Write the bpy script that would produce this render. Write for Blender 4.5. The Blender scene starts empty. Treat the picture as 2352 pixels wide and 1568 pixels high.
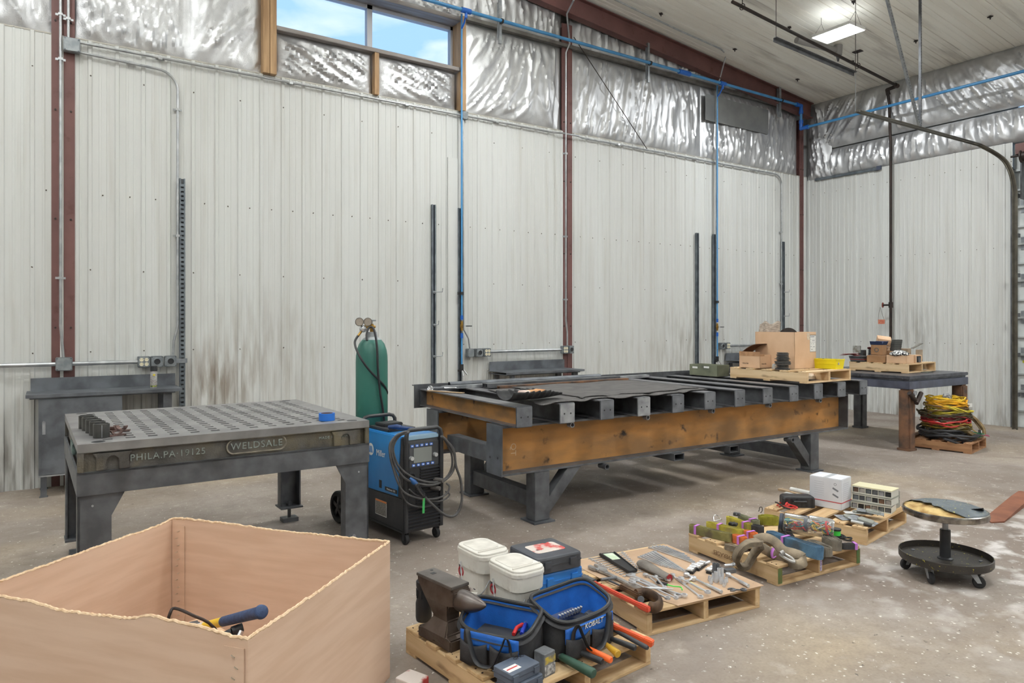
EXPO, SKY, LEDE, LEDW = 0.31, 1.12, 12.0, 66.0      # exposure, sky strength, lamp lens glow, lamp power
import bpy, bmesh, math, random
from mathutils import Vector, Matrix, noise
PI = math.pi
S = bpy.context.scene
COL = S.collection
# ---------------------------------------------------------------- camera
FPX, CU, CV, H = 1605.0, 1176.0, 741.0, 1.65
AZ = math.atan2(2424.0, FPX)                 # angle between view axis and the long wall
FW = (math.cos(AZ), math.sin(AZ)); RT = (math.sin(AZ), -math.cos(AZ))
cam = bpy.data.objects.new('camera', bpy.data.cameras.new('camera'))
cam.data.sensor_width = 36.0
cam.data.lens = FPX/2352*36.0
cam.data.shift_y = -43.0/2352
cam.data.clip_start = 0.05
cam.location = (0, 0, H)
cam.rotation_euler = (PI/2, 0, math.atan2(FW[1], FW[0])-PI/2)
COL.objects.link(cam); S.camera = cam
S.view_settings.view_transform = 'Standard'
S.view_settings.look = 'None'
S.view_settings.gamma = 1.0
S.view_settings.use_curve_mapping = False
S.view_settings.exposure = EXPO
# ---------------------------------------------------------------- world: blue sky with thin clouds
w = bpy.data.worlds.new('sky'); S.world = w; w.use_nodes = True
nt = w.node_tree; nt.nodes.clear()
out = nt.nodes.new('ShaderNodeOutputWorld'); bg = nt.nodes.new('ShaderNodeBackground')
tc = nt.nodes.new('ShaderNodeTexCoord'); mp = nt.nodes.new('ShaderNodeMapping')
mp.inputs['Scale'].default_value = (2.2, 2.2, 6.0)
nz = nt.nodes.new('ShaderNodeTexNoise'); nz.inputs['Scale'].default_value = 2.6; nz.inputs['Detail'].default_value = 8
nz.inputs['Distortion'].default_value = .5
rp = nt.nodes.new('ShaderNodeValToRGB')
rp.color_ramp.elements[0].position = .47; rp.color_ramp.elements[0].color = (.33, .56, .92, 1)
rp.color_ramp.elements[1].position = .74; rp.color_ramp.elements[1].color = (.74, .84, .98, 1)
nt.links.new(tc.outputs['Generated'], mp.inputs['Vector']); nt.links.new(mp.outputs[0], nz.inputs['Vector'])
nt.links.new(nz.outputs['Fac'], rp.inputs['Fac']); nt.links.new(rp.outputs[0], bg.inputs['Color'])
bg.inputs['Strength'].default_value = SKY
nt.links.new(bg.outputs[0], out.inputs[0])

# ---------------------------------------------------------------- measuring helpers (picture survey -> metres)
def ray(u, v):
    k = (u-CU)/FPX
    return (FW[0]+k*RT[0], FW[1]+k*RT[1], -(v-CV)/FPX)
def G(u, v, z=0.0):
    r = ray(u, v); t = (z-H)/r[2]; return Vector((r[0]*t, r[1]*t, z))
YA, XB = 8.434, 12.695
def WY(u, v, Y=YA):
    r = ray(u, v); t = Y/r[1]; return Vector((r[0]*t, Y, H+r[2]*t))
def WX(u, v, X=XB):
    r = ray(u, v); t = X/r[0]; return Vector((X, r[1]*t, H+r[2]*t))
def ceil_z(x): return 6.0+.1*(XB-x)

# ---------------------------------------------------------------- materials
def lin(c):
    return tuple(((x/255.)/12.92 if x/255. <= .04045 else ((x/255.+.055)/1.055)**2.4) for x in c)
MATS = {}
def M(name, c1, c2=None, scale=6, st=(1, 1, 1), rough=.5, metal=0., bump=0., bscale=None, lo=.38, hi=.62,
      c3=None, s3=20, lo3=.6, hi3=.7, st3=(1, 1, 1), r2=None, det=6, spec=.5, trans=0, alpha=1, emit=0, coat=0, dist=0):
    """surface colour c1 varied towards c2 by noise; c3 adds a second layer (stains, flecks)"""
    if name in MATS: return MATS[name]
    m = bpy.data.materials.new(name); m.use_nodes = True; MATS[name] = m
    n = m.node_tree.nodes; l = m.node_tree.links; b = n['Principled BSDF']
    b.inputs['Roughness'].default_value = rough; b.inputs['Metallic'].default_value = metal
    b.inputs['Specular IOR Level'].default_value = spec
    b.inputs['Coat Weight'].default_value = coat
    b.inputs['Transmission Weight'].default_value = trans; b.inputs['Alpha'].default_value = alpha
    col = (*lin(c1), 1); b.inputs['Base Color'].default_value = col
    m.diffuse_color = col
    if emit: b.inputs['Emission Color'].default_value = col; b.inputs['Emission Strength'].default_value = emit
    tc = None
    def noise_fac(sc, stt, lo, hi, d=6):
        nonlocal tc
        if tc is None: tc = n.new('ShaderNodeTexCoord')
        mp = n.new('ShaderNodeMapping'); mp.inputs['Scale'].default_value = stt
        nz = n.new('ShaderNodeTexNoise'); nz.inputs['Scale'].default_value = sc; nz.inputs['Detail'].default_value = d
        nz.inputs['Distortion'].default_value = dist
        l.new(tc.outputs['Object'], mp.inputs[0]); l.new(mp.outputs[0], nz.inputs['Vector'])
        mr = n.new('ShaderNodeMapRange'); mr.inputs['From Min'].default_value = lo; mr.inputs['From Max'].default_value = hi
        l.new(nz.outputs['Fac'], mr.inputs['Value'])
        return mr.outputs[0], nz
    last = None
    if c2 is not None:
        fac, nz = noise_fac(scale, st, lo, hi, det)
        mx = n.new('ShaderNodeMix'); mx.data_type = 'RGBA'
        mx.inputs[6].default_value = col; mx.inputs[7].default_value = (*lin(c2), 1)
        l.new(fac, mx.inputs[0]); last = mx.outputs[2]
        if r2 is not None:
            mr = n.new('ShaderNodeMapRange'); mr.inputs['To Min'].default_value = rough; mr.inputs['To Max'].default_value = r2
            l.new(fac, mr.inputs['Value']); l.new(mr.outputs[0], b.inputs['Roughness'])
    if c3 is not None:
        fac, _ = noise_fac(s3, st3, lo3, hi3)
        mx = n.new('ShaderNodeMix'); mx.data_type = 'RGBA'
        if last is None: mx.inputs[6].default_value = col
        else: l.new(last, mx.inputs[6])
        mx.inputs[7].default_value = (*lin(c3), 1); l.new(fac, mx.inputs[0]); last = mx.outputs[2]
    if last is not None: l.new(last, b.inputs['Base Color'])
    if bump:
        fac, nz = noise_fac(bscale or scale*6, st, 0, 1, 4)
        bp = n.new('ShaderNodeBump'); bp.inputs['Strength'].default_value = bump; bp.inputs['Distance'].default_value = .01
        l.new(fac, bp.inputs['Height']); l.new(bp.outputs[0], b.inputs['Normal'])
    return m

STEEL = M('dark mill steel', (84, 86, 90), (104, 106, 110), 9, rough=.48, metal=.35, bump=.05, c3=(62, 60, 60), s3=3, lo3=.55, hi3=.75)
STEEL_B = M('bench steel', (112, 116, 122), (84, 87, 92), 5, rough=.42, metal=.35, bump=.03)
STEEL_L = M('ground bright steel', (176, 179, 183), (128, 131, 136), 7, rough=.4, metal=.45)
CAST = M('cast iron platen', (98, 96, 92), (66, 64, 62), 7, rough=.5, metal=.3, bump=.25, bscale=120, c3=(112, 104, 84), s3=4, lo3=.5, hi3=.72)
CAST_TOP = M('ground cast iron top', (142, 141, 141), (120, 119, 120), 5, rough=.42, metal=.35, c3=(106, 104, 104), s3=3, lo3=.55, hi3=.8)
RUST = M('rusted steel web', (184, 132, 74), (146, 110, 72), 4, st=(.6, 1, 1.6), rough=.8, metal=.1, c3=(58, 50, 46), s3=7, lo3=.62, hi3=.72, bump=.1, bscale=60)
RUST_D = M('dark rusted steel', (132, 96, 72), (82, 68, 60), 6, rough=.75, metal=.15)
BLACK = M('black plastic', (32, 33, 36), (42, 43, 46), 10, rough=.45)
RUB = M('black rubber', (26, 26, 28), (44, 44, 46), 14, rough=.75)
GALV = M('galvanised steel', (168, 172, 176), (140, 145, 150), 12, rough=.38, metal=.75)
GALVD = M('dull galvanised strut', (120, 128, 134), (92, 99, 105), 8, rough=.45, metal=.6)
CHROME = M('chrome', (222, 224, 228), rough=.2, metal=.85)
MAROON = M('maroon primer steel', (112, 76, 72), (100, 67, 64), 3, rough=.55, c3=(86, 50, 46), s3=9, lo3=.6, hi3=.75)
BLUEP = M('blue air pipe', (76, 146, 198), (64, 132, 186), 4, rough=.35)
BLUED = M('blue pipe fitting', (28, 98, 190), rough=.35)
PIPEB = M('black iron pipe', (44, 38, 36), (60, 48, 44), 9, rough=.5, metal=.4)
BRASS = M('brass', (176, 140, 70), (130, 98, 50), 20, rough=.3, metal=.9)
WHITE = M('white paint', (226, 226, 224), rough=.5)
CARD = M('cardboard', (216, 187, 164), (207, 176, 152), 2.5, st=(1, 1, 9), rough=.85, bump=.03, bscale=40)
CARD_E = M('cardboard cut edge', (226, 200, 168), (204, 172, 138), 60, rough=.9)
CARD2 = M('kraft carton', (216, 182, 150), (206, 170, 137), 4, rough=.85)
CARD_D = M('carton inside', (112, 82, 62), (96, 70, 52), 5, rough=.9)
SCREEN = M('grey display', (128, 132, 130), rough=.2)
SILVER = M('silver plastic', (186, 188, 190), rough=.35, metal=.3)

# ---------------------------------------------------------------- mesh builder
def basis(d, up=(0, 0, 1)):
    d = Vector(d).normalized(); up = Vector(up)
    if abs(d.dot(up)) > .98: up = Vector((0, 1, 0)) if abs(d.y) < .9 else Vector((1, 0, 0))
    s = d.cross(up).normalized(); u = s.cross(d).normalized()
    return d, s, u
class MB:
    def __init__(s): s.v = []; s.f = []; s.mi = []; s.sm = []
    def add(s, vs, fs, mi=0, smooth=False):
        o = len(s.v); s.v += [tuple(v) for v in vs]
        for f in fs: s.f.append(tuple(i+o for i in f)); s.mi.append(mi); s.sm.append(smooth)
        return s
    def box(s, c, d, rz=0., mi=0, R=None, taper=1.):
        x, y, z = d[0]/2, d[1]/2, d[2]/2
        vs = [Vector((a*x*(taper if e > 0 else 1), b*y*(taper if e > 0 else 1), e*z)) for e in (-1, 1) for b in (-1, 1) for a in (-1, 1)]
        R = R or Matrix.Rotation(rz, 3, 'Z')
        vs = [R@v+Vector(c) for v in vs]
        return s.add(vs, [(0, 2, 3, 1), (4, 5, 7, 6), (0, 1, 5, 4), (2, 6, 7, 3), (0, 4, 6, 2), (1, 3, 7, 5)], mi)
    def bb(s, x0, x1, y0, y1, z0, z1, mi=0):
        return s.box(((x0+x1)/2, (y0+y1)/2, (z0+z1)/2), (abs(x1-x0), abs(y1-y0), abs(z1-z0)), 0, mi)
    def rbox(s, c, d, r, rz=0., mi=0, n=3, taper=1., top_r=0):
        """box with rounded vertical corners (and a small chamfer on top)"""
        pts = []
        x, y, z = d[0]/2, d[1]/2, d[2]/2
        for (sx, sy, a0) in ((1, 1, 0), (-1, 1, 90), (-1, -1, 180), (1, -1, 270)):
            for k in range(n+1):
                a = math.radians(a0+90*k/n)
                pts.append((sx*(x-r)+r*math.cos(a), sy*(y-r)+r*math.sin(a)))
        levels = [(-z, 1.)]
        if top_r: levels += [(z-top_r, taper), (z-top_r*.3, taper*(1-.35*top_r/max(x, y))), (z, taper*(1-1.1*top_r/max(x, y)))]
        else: levels += [(z, taper)]
        R = Matrix.Rotation(rz, 3, 'Z'); vs = []; m = len(pts)
        for zz, t in levels:
            for p in pts: vs.append(R@Vector((p[0]*t, p[1]*t, zz))+Vector(c))
        fs = [tuple(range(m-1, -1, -1)), tuple(range((len(levels)-1)*m, len(levels)*m))]
        for k in range(len(levels)-1):
            for i in range(m): j = (i+1) % m; fs.append((k*m+i, k*m+j, (k+1)*m+j, (k+1)*m+i))
        return s.add(vs, fs, mi)
    def cyl(s, p, q, r, r2=None, n=16, mi=0, caps=True, smooth=True):
        r2 = r if r2 is None else r2
        p, q = Vector(p), Vector(q); d, a, b = basis(q-p); vs = []
        for c, rr in ((p, r), (q, r2)):
            for i in range(n): t = 2*PI*i/n; vs.append(c+a*rr*math.cos(t)+b*rr*math.sin(t))
        s.add(vs, [(i, (i+1) % n, n+(i+1) % n, n+i) for i in range(n)], mi, smooth)
        if caps: s.add(vs, [tuple(range(n-1, -1, -1)), tuple(range(n, 2*n))], mi)
        return s
    def tube(s, pts, r, n=8, mi=0, closed=False, flat=1., caps=True):
        pts = [Vector(p) for p in pts]; N = len(pts); vs = []; rr = r if hasattr(r, '__len__') else [r]*N
        nrm = None
        for i, p in enumerate(pts):
            a = pts[(i+1) % N] if (closed or i < N-1) else p
            b = pts[i-1] if (closed or i > 0) else p
            d = (a-b)
            if d.length < 1e-9: d = Vector((0, 0, 1))
            d.normalize()
            if nrm is None: _, nrm, _u = basis(d)
            nrm = (nrm-d*nrm.dot(d))
            if nrm.length < 1e-6: _, nrm, _u = basis(d)
            nrm.normalize(); bi = d.cross(nrm)
            for k in range(n):
                t = 2*PI*k/n; vs.append(p+nrm*rr[i]*math.cos(t)+bi*rr[i]*flat*math.sin(t))
        fs = []
        for i in range(N if closed else N-1):
            j = (i+1) % N
            for k in range(n): k2 = (k+1) % n; fs.append((i*n+k, i*n+k2, j*n+k2, j*n+k))
        s.add(vs, fs, mi, True)
        if caps and not closed: s.add(vs, [tuple(range(n-1, -1, -1)), tuple(range((N-1)*n, N*n))], mi)
        return s
    def lathe(s, prof, o=(0, 0, 0), n=24, mi=0, axis=(0, 0, 1), smooth=True):
        d, a, b = basis(axis); o = Vector(o); vs = []; m = len(prof)
        for i in range(n):
            t = 2*PI*i/n; e = a*math.cos(t)+b*math.sin(t)
            for r, z in prof: vs.append(o+d*z+e*r)
        fs = []
        for i in range(n):
            j = (i+1) % n
            for k in range(m-1): fs.append((i*m+k, j*m+k, j*m+k+1, i*m+k+1))
        return s.add(vs, fs, mi, smooth)
    def prism(s, poly, o, X, Y, h, mi=0):
        """polygon in the plane spanned by X,Y at o, extruded by vector h"""
        o, X, Y, h = Vector(o), Vector(X), Vector(Y), Vector(h); m = len(poly)
        vs = [o+X*p[0]+Y*p[1] for p in poly]+[o+X*p[0]+Y*p[1]+h for p in poly]
        return s.add(vs, [tuple(range(m-1, -1, -1)), tuple(range(m, 2*m))]+[(i, (i+1) % m, m+(i+1) % m, m+i) for i in range(m)], mi)
    def bar(s, p, q, w_, h_, mi=0, up=(0, 0, 1)):
        p, q = Vector(p), Vector(q); d, a, b = basis(q-p, up)
        return s.prism([(-w_/2, -h_/2), (w_/2, -h_/2), (w_/2, h_/2), (-w_/2, h_/2)], p, a, b, q-p, mi)
    def rect_tube(s, p, q, w_, h_, t, mi=0, up=(0, 0, 1)):
        """hollow rectangular tube with open ends"""
        p, q = Vector(p), Vector(q); d, a, b = basis(q-p, up); vs = []
        for c in (p, q):
            for k in (0, t):
                for x, y in ((-1, -1), (1, -1), (1, 1), (-1, 1)): vs.append(c+a*x*(w_/2-k)+b*y*(h_/2-k))
        fs = []
        for i in range(4):
            j = (i+1) % 4
            fs += [(i, j, 8+j, 8+i), (4+j, 4+i, 12+i, 12+j), (j, i, 4+i, 4+j), (8+i, 8+j, 12+j, 12+i)]
        return s.add(vs, fs, mi)
    def ibeam(s, p, q, w_, h_, tf, tw, mi=0, mi_web=None, c=False):
        """I section (or channel) from p to q; origin at section centre"""
        p, q = Vector(p), Vector(q); d, a, b = basis(q-p)
        s.bar(p+b*(h_/2-tf/2), q+b*(h_/2-tf/2), w_, tf, mi); s.bar(p-b*(h_/2-tf/2), q-b*(h_/2-tf/2), w_, tf, mi)
        off = a*(w_/2-tw/2)*(c if c else 0)
        s.bar(p+off, q+off, tw, h_-2*tf, mi if mi_web is None else mi_web)
        return s
    def plane_grid(s, fn, nu, nv, mi=0, smooth=True, closed=False):
        vs = [fn(i/(nu-1), j/(nv-1)) for j in range(nv) for i in range(nu)]
        return s.add(vs, [(j*nu+i, j*nu+i+1, (j+1)*nu+i+1, (j+1)*nu+i) for j in range(nv-1) for i in range(nu-1)], mi, smooth)
    def sphere(s, c, r, n=12, mi=0, sc=(1, 1, 1)):
        m = n//2; vs = []
        for j in range(m+1):
            ph = PI*j/m
            for i in range(n): t = 2*PI*i/n; vs.append((c[0]+sc[0]*r*math.sin(ph)*math.cos(t), c[1]+sc[1]*r*math.sin(ph)*math.sin(t), c[2]+sc[2]*r*math.cos(ph)))
        return s.add(vs, [(j*n+i, (j+1)*n+i, (j+1)*n+(i+1) % n, j*n+(i+1) % n) for j in range(m) for i in range(n)], mi, True)
    def mesh(s, name, mats):
        me = bpy.data.meshes.new(name); me.from_pydata(s.v, [], s.f)
        for m in (mats if isinstance(mats, (list, tuple)) else [mats]): me.materials.append(m)
        me.polygons.foreach_set('material_index', s.mi); me.polygons.foreach_set('use_smooth', s.sm)
        me.validate(); me.update()
        if any(s.sm): me.set_sharp_from_angle(angle=math.radians(40))
        return me
    def build(s, name, mats, parent=None, bevel=0, weld=False, loc=None, rot=None, solid=0, subd=0):
        me = s.mesh(name, mats)
        if weld or bevel or subd:
            bm = bmesh.new(); bm.from_mesh(me); bmesh.ops.remove_doubles(bm, verts=bm.verts, dist=1e-5)
            if bevel:
                bmesh.ops.bevel(bm, geom=[e for e in bm.edges if len(e.link_faces) == 2 and e.calc_face_angle(0) > .6], offset=bevel, segments=2, affect='EDGES', clamp_overlap=True)
            bm.to_mesh(me); bm.free()
        o = bpy.data.objects.new(name, me); COL.objects.link(o)
        if parent is not None: o.parent = parent
        if loc is not None: o.location = loc
        if rot is not None: o.rotation_euler = rot
        if solid: md = o.modifiers.new('solid', 'SOLIDIFY'); md.thickness = solid; md.offset = 0
        if subd: md = o.modifiers.new('sub', 'SUBSURF'); md.levels = md.render_levels = subd
        return o
def tag(o, label=None, cat=None, group=None, kind=None):
    if label: o['label'] = label
    if cat: o['category'] = cat
    if group: o['group'] = group
    if kind: o['kind'] = kind
    return o
def thing(name, loc, rz=0., label=None, cat=None, group=None, kind=None):
    o = bpy.data.objects.new(name, None); o.empty_display_size = .1; COL.objects.link(o)
    o.location = loc; o.rotation_euler = (0, 0, rz) if not isinstance(rz, (tuple, list)) else rz
    return tag(o, label, cat, group, kind)
def dup(o, loc=None, rz=None, label=None, parent=None, group=None):
    c = o.copy(); COL.objects.link(c)
    if parent is not None: c.parent = parent
    if loc is not None: c.location = loc
    if rz is not None: c.rotation_euler = rz if isinstance(rz, (tuple, list)) else (0, 0, rz)
    if label: c['label'] = label
    if group: c['group'] = group
    for ch in [k for k in KIDS_OF(o)]: dup(ch, parent=c)
    return c
def KIDS_OF(o): return [k for k in bpy.data.objects if k.parent == o]
_TXT = {}
def text(s_, size, mat, parent, o, X, Y, ext=.001, name='lettering', align='CENTER', spacing=1., shear=0., sx=1.):
    """flat or raised letters: origin o, reading direction X, up Y (in the parent's frame)"""
    cu = bpy.data.curves.new(name, 'FONT'); cu.body = s_; cu.size = size; cu.extrude = ext
    cu.align_x = align; cu.align_y = 'CENTER'; cu.space_character = spacing; cu.shear = shear; cu.resolution_u = 3
    t = bpy.data.objects.new('t', cu); COL.objects.link(t)
    bpy.context.view_layer.update()
    me = bpy.data.meshes.new_from_object(t.evaluated_get(bpy.context.evaluated_depsgraph_get()))
    bpy.data.objects.remove(t); me.name = name; me.materials.clear(); me.materials.append(mat)
    X = Vector(X).normalized(); Y = Vector(Y).normalized(); Z = X.cross(Y)
    X = X*sx
    m = Matrix(((X.x, Y.x, Z.x, o[0]), (X.y, Y.y, Z.y, o[1]), (X.z, Y.z, Z.z, o[2]), (0, 0, 0, 1)))
    me.transform(m)
    ob = bpy.data.objects.new(name, me); COL.objects.link(ob)
    if parent is not None: ob.parent = parent
    return ob
def arc_pts(c, r, a0, a1, n, X, Y):
    c, X, Y = Vector(c), Vector(X), Vector(Y)
    return [c+X*r*math.cos(a0+(a1-a0)*i/n)+Y*r*math.sin(a0+(a1-a0)*i/n) for i in range(n+1)]
def smooth_path(pts, n=6):
    """Catmull-Rom through the points"""
    P_ = [Vector(p) for p in pts]; out = []
    for i in range(len(P_)-1):
        p0 = P_[max(i-1, 0)]; p1 = P_[i]; p2 = P_[i+1]; p3 = P_[min(i+2, len(P_)-1)]
        for k in range(n):
            t = k/n
            out.append(.5*((2*p1)+(p2-p0)*t+(2*p0-5*p1+4*p2-p3)*t*t+(3*p1-p0-3*p2+p3)*t**3))
    return out+[P_[-1]]
def one(name, mb, mats, label, cat, loc=(0, 0, 0), rz=0., group=None, **k):
    """a thing that is a single mesh"""
    o = mb.build(name, mats, None, **k); o.location = loc
    o.rotation_euler = rz if isinstance(rz, (tuple, list)) else (0, 0, rz)
    return tag(o, label, cat, group)
# ================================================================ THE BUILDING
FLOORM = M('concrete floor', (156, 146, 138), (128, 117, 109), 1.1, rough=.55, r2=.75, lo=.35, hi=.68, det=8, dist=.6, bump=.06, bscale=70,
           c3=(172, 156, 134), s3=.35, lo3=.48, hi3=.66)
def floor_marks(m):
    """dark oily patches, pale scuffs and white paint flecks worn into the concrete"""
    n = m.node_tree.nodes; l = m.node_tree.links; b = n['Principled BSDF']
    tc = n.new('ShaderNodeTexCoord')
    def layer(sc, lo, hi, c, strength=1., st=(1, 1, 1), vor=False, det=5, maskpos=None):
        cur = b.inputs['Base Color'].links[0].from_socket
        mp = n.new('ShaderNodeMapping'); mp.inputs['Scale'].default_value = st; l.new(tc.outputs['Object'], mp.inputs[0])
        if vor: nz = n.new('ShaderNodeTexVoronoi'); nz.inputs['Scale'].default_value = sc; o = nz.outputs['Distance']
        else: nz = n.new('ShaderNodeTexNoise'); nz.inputs['Scale'].default_value = sc; nz.inputs['Detail'].default_value = det; o = nz.outputs['Fac']
        l.new(mp.outputs[0], nz.inputs['Vector'])
        mr = n.new('ShaderNodeMapRange'); mr.inputs['From Min'].default_value = lo; mr.inputs['From Max'].default_value = hi
        mr.inputs['To Max'].default_value = strength; l.new(o, mr.inputs['Value']); fac = mr.outputs[0]
        if maskpos:
            vm = n.new('ShaderNodeVectorMath'); vm.operation = 'DISTANCE'; vm.inputs[1].default_value = maskpos[0]; l.new(tc.outputs['Object'], vm.inputs[0])
            m2 = n.new('ShaderNodeMapRange'); m2.inputs['From Min'].default_value = maskpos[2]; m2.inputs['From Max'].default_value = maskpos[1]
            l.new(vm.outputs['Value'], m2.inputs['Value'])
            mu = n.new('ShaderNodeMath'); mu.operation = 'MULTIPLY'; l.new(fac, mu.inputs[0]); l.new(m2.outputs[0], mu.inputs[1]); fac = mu.outputs[0]
        mx = n.new('ShaderNodeMix'); mx.data_type = 'RGBA'; l.new(cur, mx.inputs[6]); mx.inputs[7].default_value = (*lin(c), 1)
        l.new(fac, mx.inputs[0]); l.new(mx.outputs[2], b.inputs['Base Color'])
    layer(.5, .5, .72, (112, 99, 90), .7)
    layer(14, .45, .75, (122, 108, 97), .45)
    layer(2.6, .58, .75, (104, 94, 88), .55)
    layer(7, .6, .72, (196, 186, 175), .4)
    layer(60, .45, .7, (116, 104, 95), .35)
    layer(.55, .42, .6, (112, 98, 88), .55, maskpos=((5.2, 3.6, 0), 1.2, 3.8))           # grimy working area round the big table
    layer(5, .50, .64, (214, 210, 208), .75, det=9, maskpos=((5.8, 2.0, 0), .4, 2.4))     # pale overspray near the stool
    layer(13, .13, .05, (222, 218, 212), .8, vor=True, maskpos=((5.0, 2.2, 0), 1.0, 3.5))
    layer(34, .67, .71, (226, 222, 216), .8, det=3)
    layer(21, .70, .73, (84, 76, 70), .8, det=3)
floor_marks(FLOORM)
fl = MB().bb(-12, 12.9, -9, 8.7, -.12, 0).build('floor', FLOORM); tag(fl, kind='structure')

WALLM = M('painted wall sheet', (209, 211, 209), (201, 202, 199), 1.2, st=(1.6, 1.6, .12), rough=.5, lo=.3, hi=.7, c3=(188, 187, 181), s3=4, lo3=.5, hi3=.9, st3=(3, 3, .15))
def wall_dirt(m, spots):
    """brown-grey streaks: heavier in the lowest metre, plus scorched patches beside the benches"""
    n = m.node_tree.nodes; l = m.node_tree.links; b = n['Principled BSDF']
    tc = n.new('ShaderNodeTexCoord'); sp = n.new('ShaderNodeSeparateXYZ'); l.new(tc.outputs['Object'], sp.inputs[0])
    mp = n.new('ShaderNodeMapping'); mp.inputs['Scale'].default_value = (7, 7, .9); l.new(tc.outputs['Object'], mp.inputs[0])
    nz = n.new('ShaderNodeTexNoise'); nz.inputs['Scale'].default_value = 2.2; nz.inputs['Detail'].default_value = 9; l.new(mp.outputs[0], nz.inputs['Vector'])
    def mask(lo, hi, sock):
        mr = n.new('ShaderNodeMapRange'); mr.inputs['From Min'].default_value = lo; mr.inputs['From Max'].default_value = hi; l.new(sock, mr.inputs['Value']); return mr.outputs[0]
    def mul(a_, b_):
        mu = n.new('ShaderNodeMath'); mu.operation = 'MULTIPLY'; l.new(a_, mu.inputs[0])
        if hasattr(b_, 'default_value') or hasattr(b_, 'is_linked'): l.new(b_, mu.inputs[1])
        else: mu.inputs[1].default_value = b_
        return mu.outputs[0]
    def put(fac, c):
        cur = b.inputs['Base Color'].links[0].from_socket
        mx = n.new('ShaderNodeMix'); mx.data_type = 'RGBA'; l.new(cur, mx.inputs[6]); mx.inputs[7].default_value = (*lin(c), 1)
        l.new(fac, mx.inputs[0]); l.new(mx.outputs[2], b.inputs['Base Color'])
    put(mul(mul(mask(2.4, 0, sp.outputs['Z']), mask(.5, .78, nz.outputs['Fac'])), .5), (150, 140, 126))
    put(mul(mul(mask(.35, .0, sp.outputs['Z']), mask(.45, .75, nz.outputs['Fac'])), .8), (88, 80, 70))
    for (c, r0, r1, colr, k) in spots:
        vm = n.new('ShaderNodeVectorMath'); vm.operation = 'DISTANCE'; vm.inputs[1].default_value = c; l.new(tc.outputs['Object'], vm.inputs[0])
        put(mul(mul(mask(r1, r0, vm.outputs['Value']), mask(.38, .62, nz.outputs['Fac'])), k), colr)
wall_dirt(WALLM, [((1.62, YA, 1.05), .05, .5, (120, 98, 80), .7), ((1.45, YA, .75), .1, .6, (110, 98, 82), .5), ((2.0, YA, 1.25), .1, .9, (140, 130, 118), .4),
                  ((-.35, YA, .3), .05, .5, (86, 78, 70), .6), ((9.2, YA, 1.2), .1, 1.1, (120, 112, 100), .45), ((XB, 6.3, 1.5), .05, .6, (110, 104, 94), .4)])

def sheet(name, fix, a0, a1, z0, z1, axis, phase, parent=None, inward=-1):
    """ribbed steel liner sheet; ribs every .2455 m stand proud of the pan"""
    prof = []
    k = math.floor((a0-phase)/.2455)
    prof.append((a0, 0))
    while phase+k*.2455 < a1:
        c = phase+k*.2455
        for d, h in ((-.026, 0), (-.016, .016), (.012, .016), (.022, 0), (.078, 0), (.082, .004), (.100, .004), (.104, 0), (.148, 0), (.152, .004), (.170, .004), (.174, 0)):
            if a0 < c+d < a1: prof.append((c+d, h))
        k += 1
    prof.append((a1, 0))
    m = MB(); vs = []
    for z in (z0, z1):
        for a, h in prof: vs.append((a, fix-h, z) if axis == 'X' else (fix-h, a, z))
    N = len(prof); m.add(vs, [(i, i+1, N+i+1, N+i) for i in range(N-1)])
    return m.build(name, WALLM, parent)
wa = thing('wall_back', (0, 0, 0), kind='structure')
sheet('liner_sheet', YA, -12, 12.69, 0, 4.56, 'X', .352, wa)
MB().bb(-12, 12.9, YA+.28, YA+.34, 0, 4.9).bb(-12, 2.2, YA+.28, YA+.34, 4.9, 8.5).bb(4.75, 12.9, YA+.28, YA+.34, 4.9, 8.5).bb(2.2, 4.75, YA+.28, YA+.34, 5.78, 8.5).build('outer_cladding', WALLM, wa)
MB().bb(-12, 12.69, YA-.004, YA+.06, 4.555, 4.57).build('top_edge', M('sheet edge trim', (176, 172, 162), rough=.5), wa)
sc = MB()
SCREW = M('screw head', (92, 84, 76), rough=.5, metal=.4)
rnd = random.Random(3)
for k in range(-2, 50):
    x = .352+.2455*k
    for z, d in ((2.98, .115), (4.2, .0), (1.35, .0), (2.2, .0)):
        if z in (4.2, 2.2, 1.35) and k % 2: continue
        if abs(x-.1) < .16: continue
        sc.cyl((x+d+rnd.uniform(-.01, .01), YA-.001-(.014 if d == 0 else 0), z+rnd.uniform(-.01, .01)), (x+d, YA-.007-(.014 if d == 0 else 0), z), .0065, n=6)
tag(sc.build('screw_heads', SCREW, wa), kind='stuff')
wb = thing('wall_right', (0, 0, 0), kind='structure')
sheet('liner_sheet', XB, 4.84, 8.434, 0, 4.5, 'Y', 4.96, wb)
sheet('liner_sheet', XB, -9, .9, 0, 4.5, 'Y', 4.96, wb)
MB().bb(XB+.2, XB+.26, 4.84, 8.7, 0, 6.3).bb(XB+.2, XB+.26, -9, .9, 0, 6.3).bb(XB+.2, XB+.26, .9, 4.72, 4.6, 6.3).build('outer_cladding', WALLM, wb)
sc = MB()
for k in range(15):
    y = 4.96+.2455*k-.1
    for z in (2.85, 4.2, 1.3): sc.cyl((XB-.001, y, z), (XB-.007, y, z), .0065, n=6)
tag(sc.build('screw_heads', SCREW, wb), kind='stuff')
# unseen sides of the hall
m = MB().bb(-12.1, -12, -9, 8.7, 0, 8.8); tag(m.build('wall_left', WALLM), kind='structure')
m = MB().bb(-12, 12.9, -9.1, -9, 0, 8.8); tag(m.build('wall_front', WALLM), kind='structure')

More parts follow.
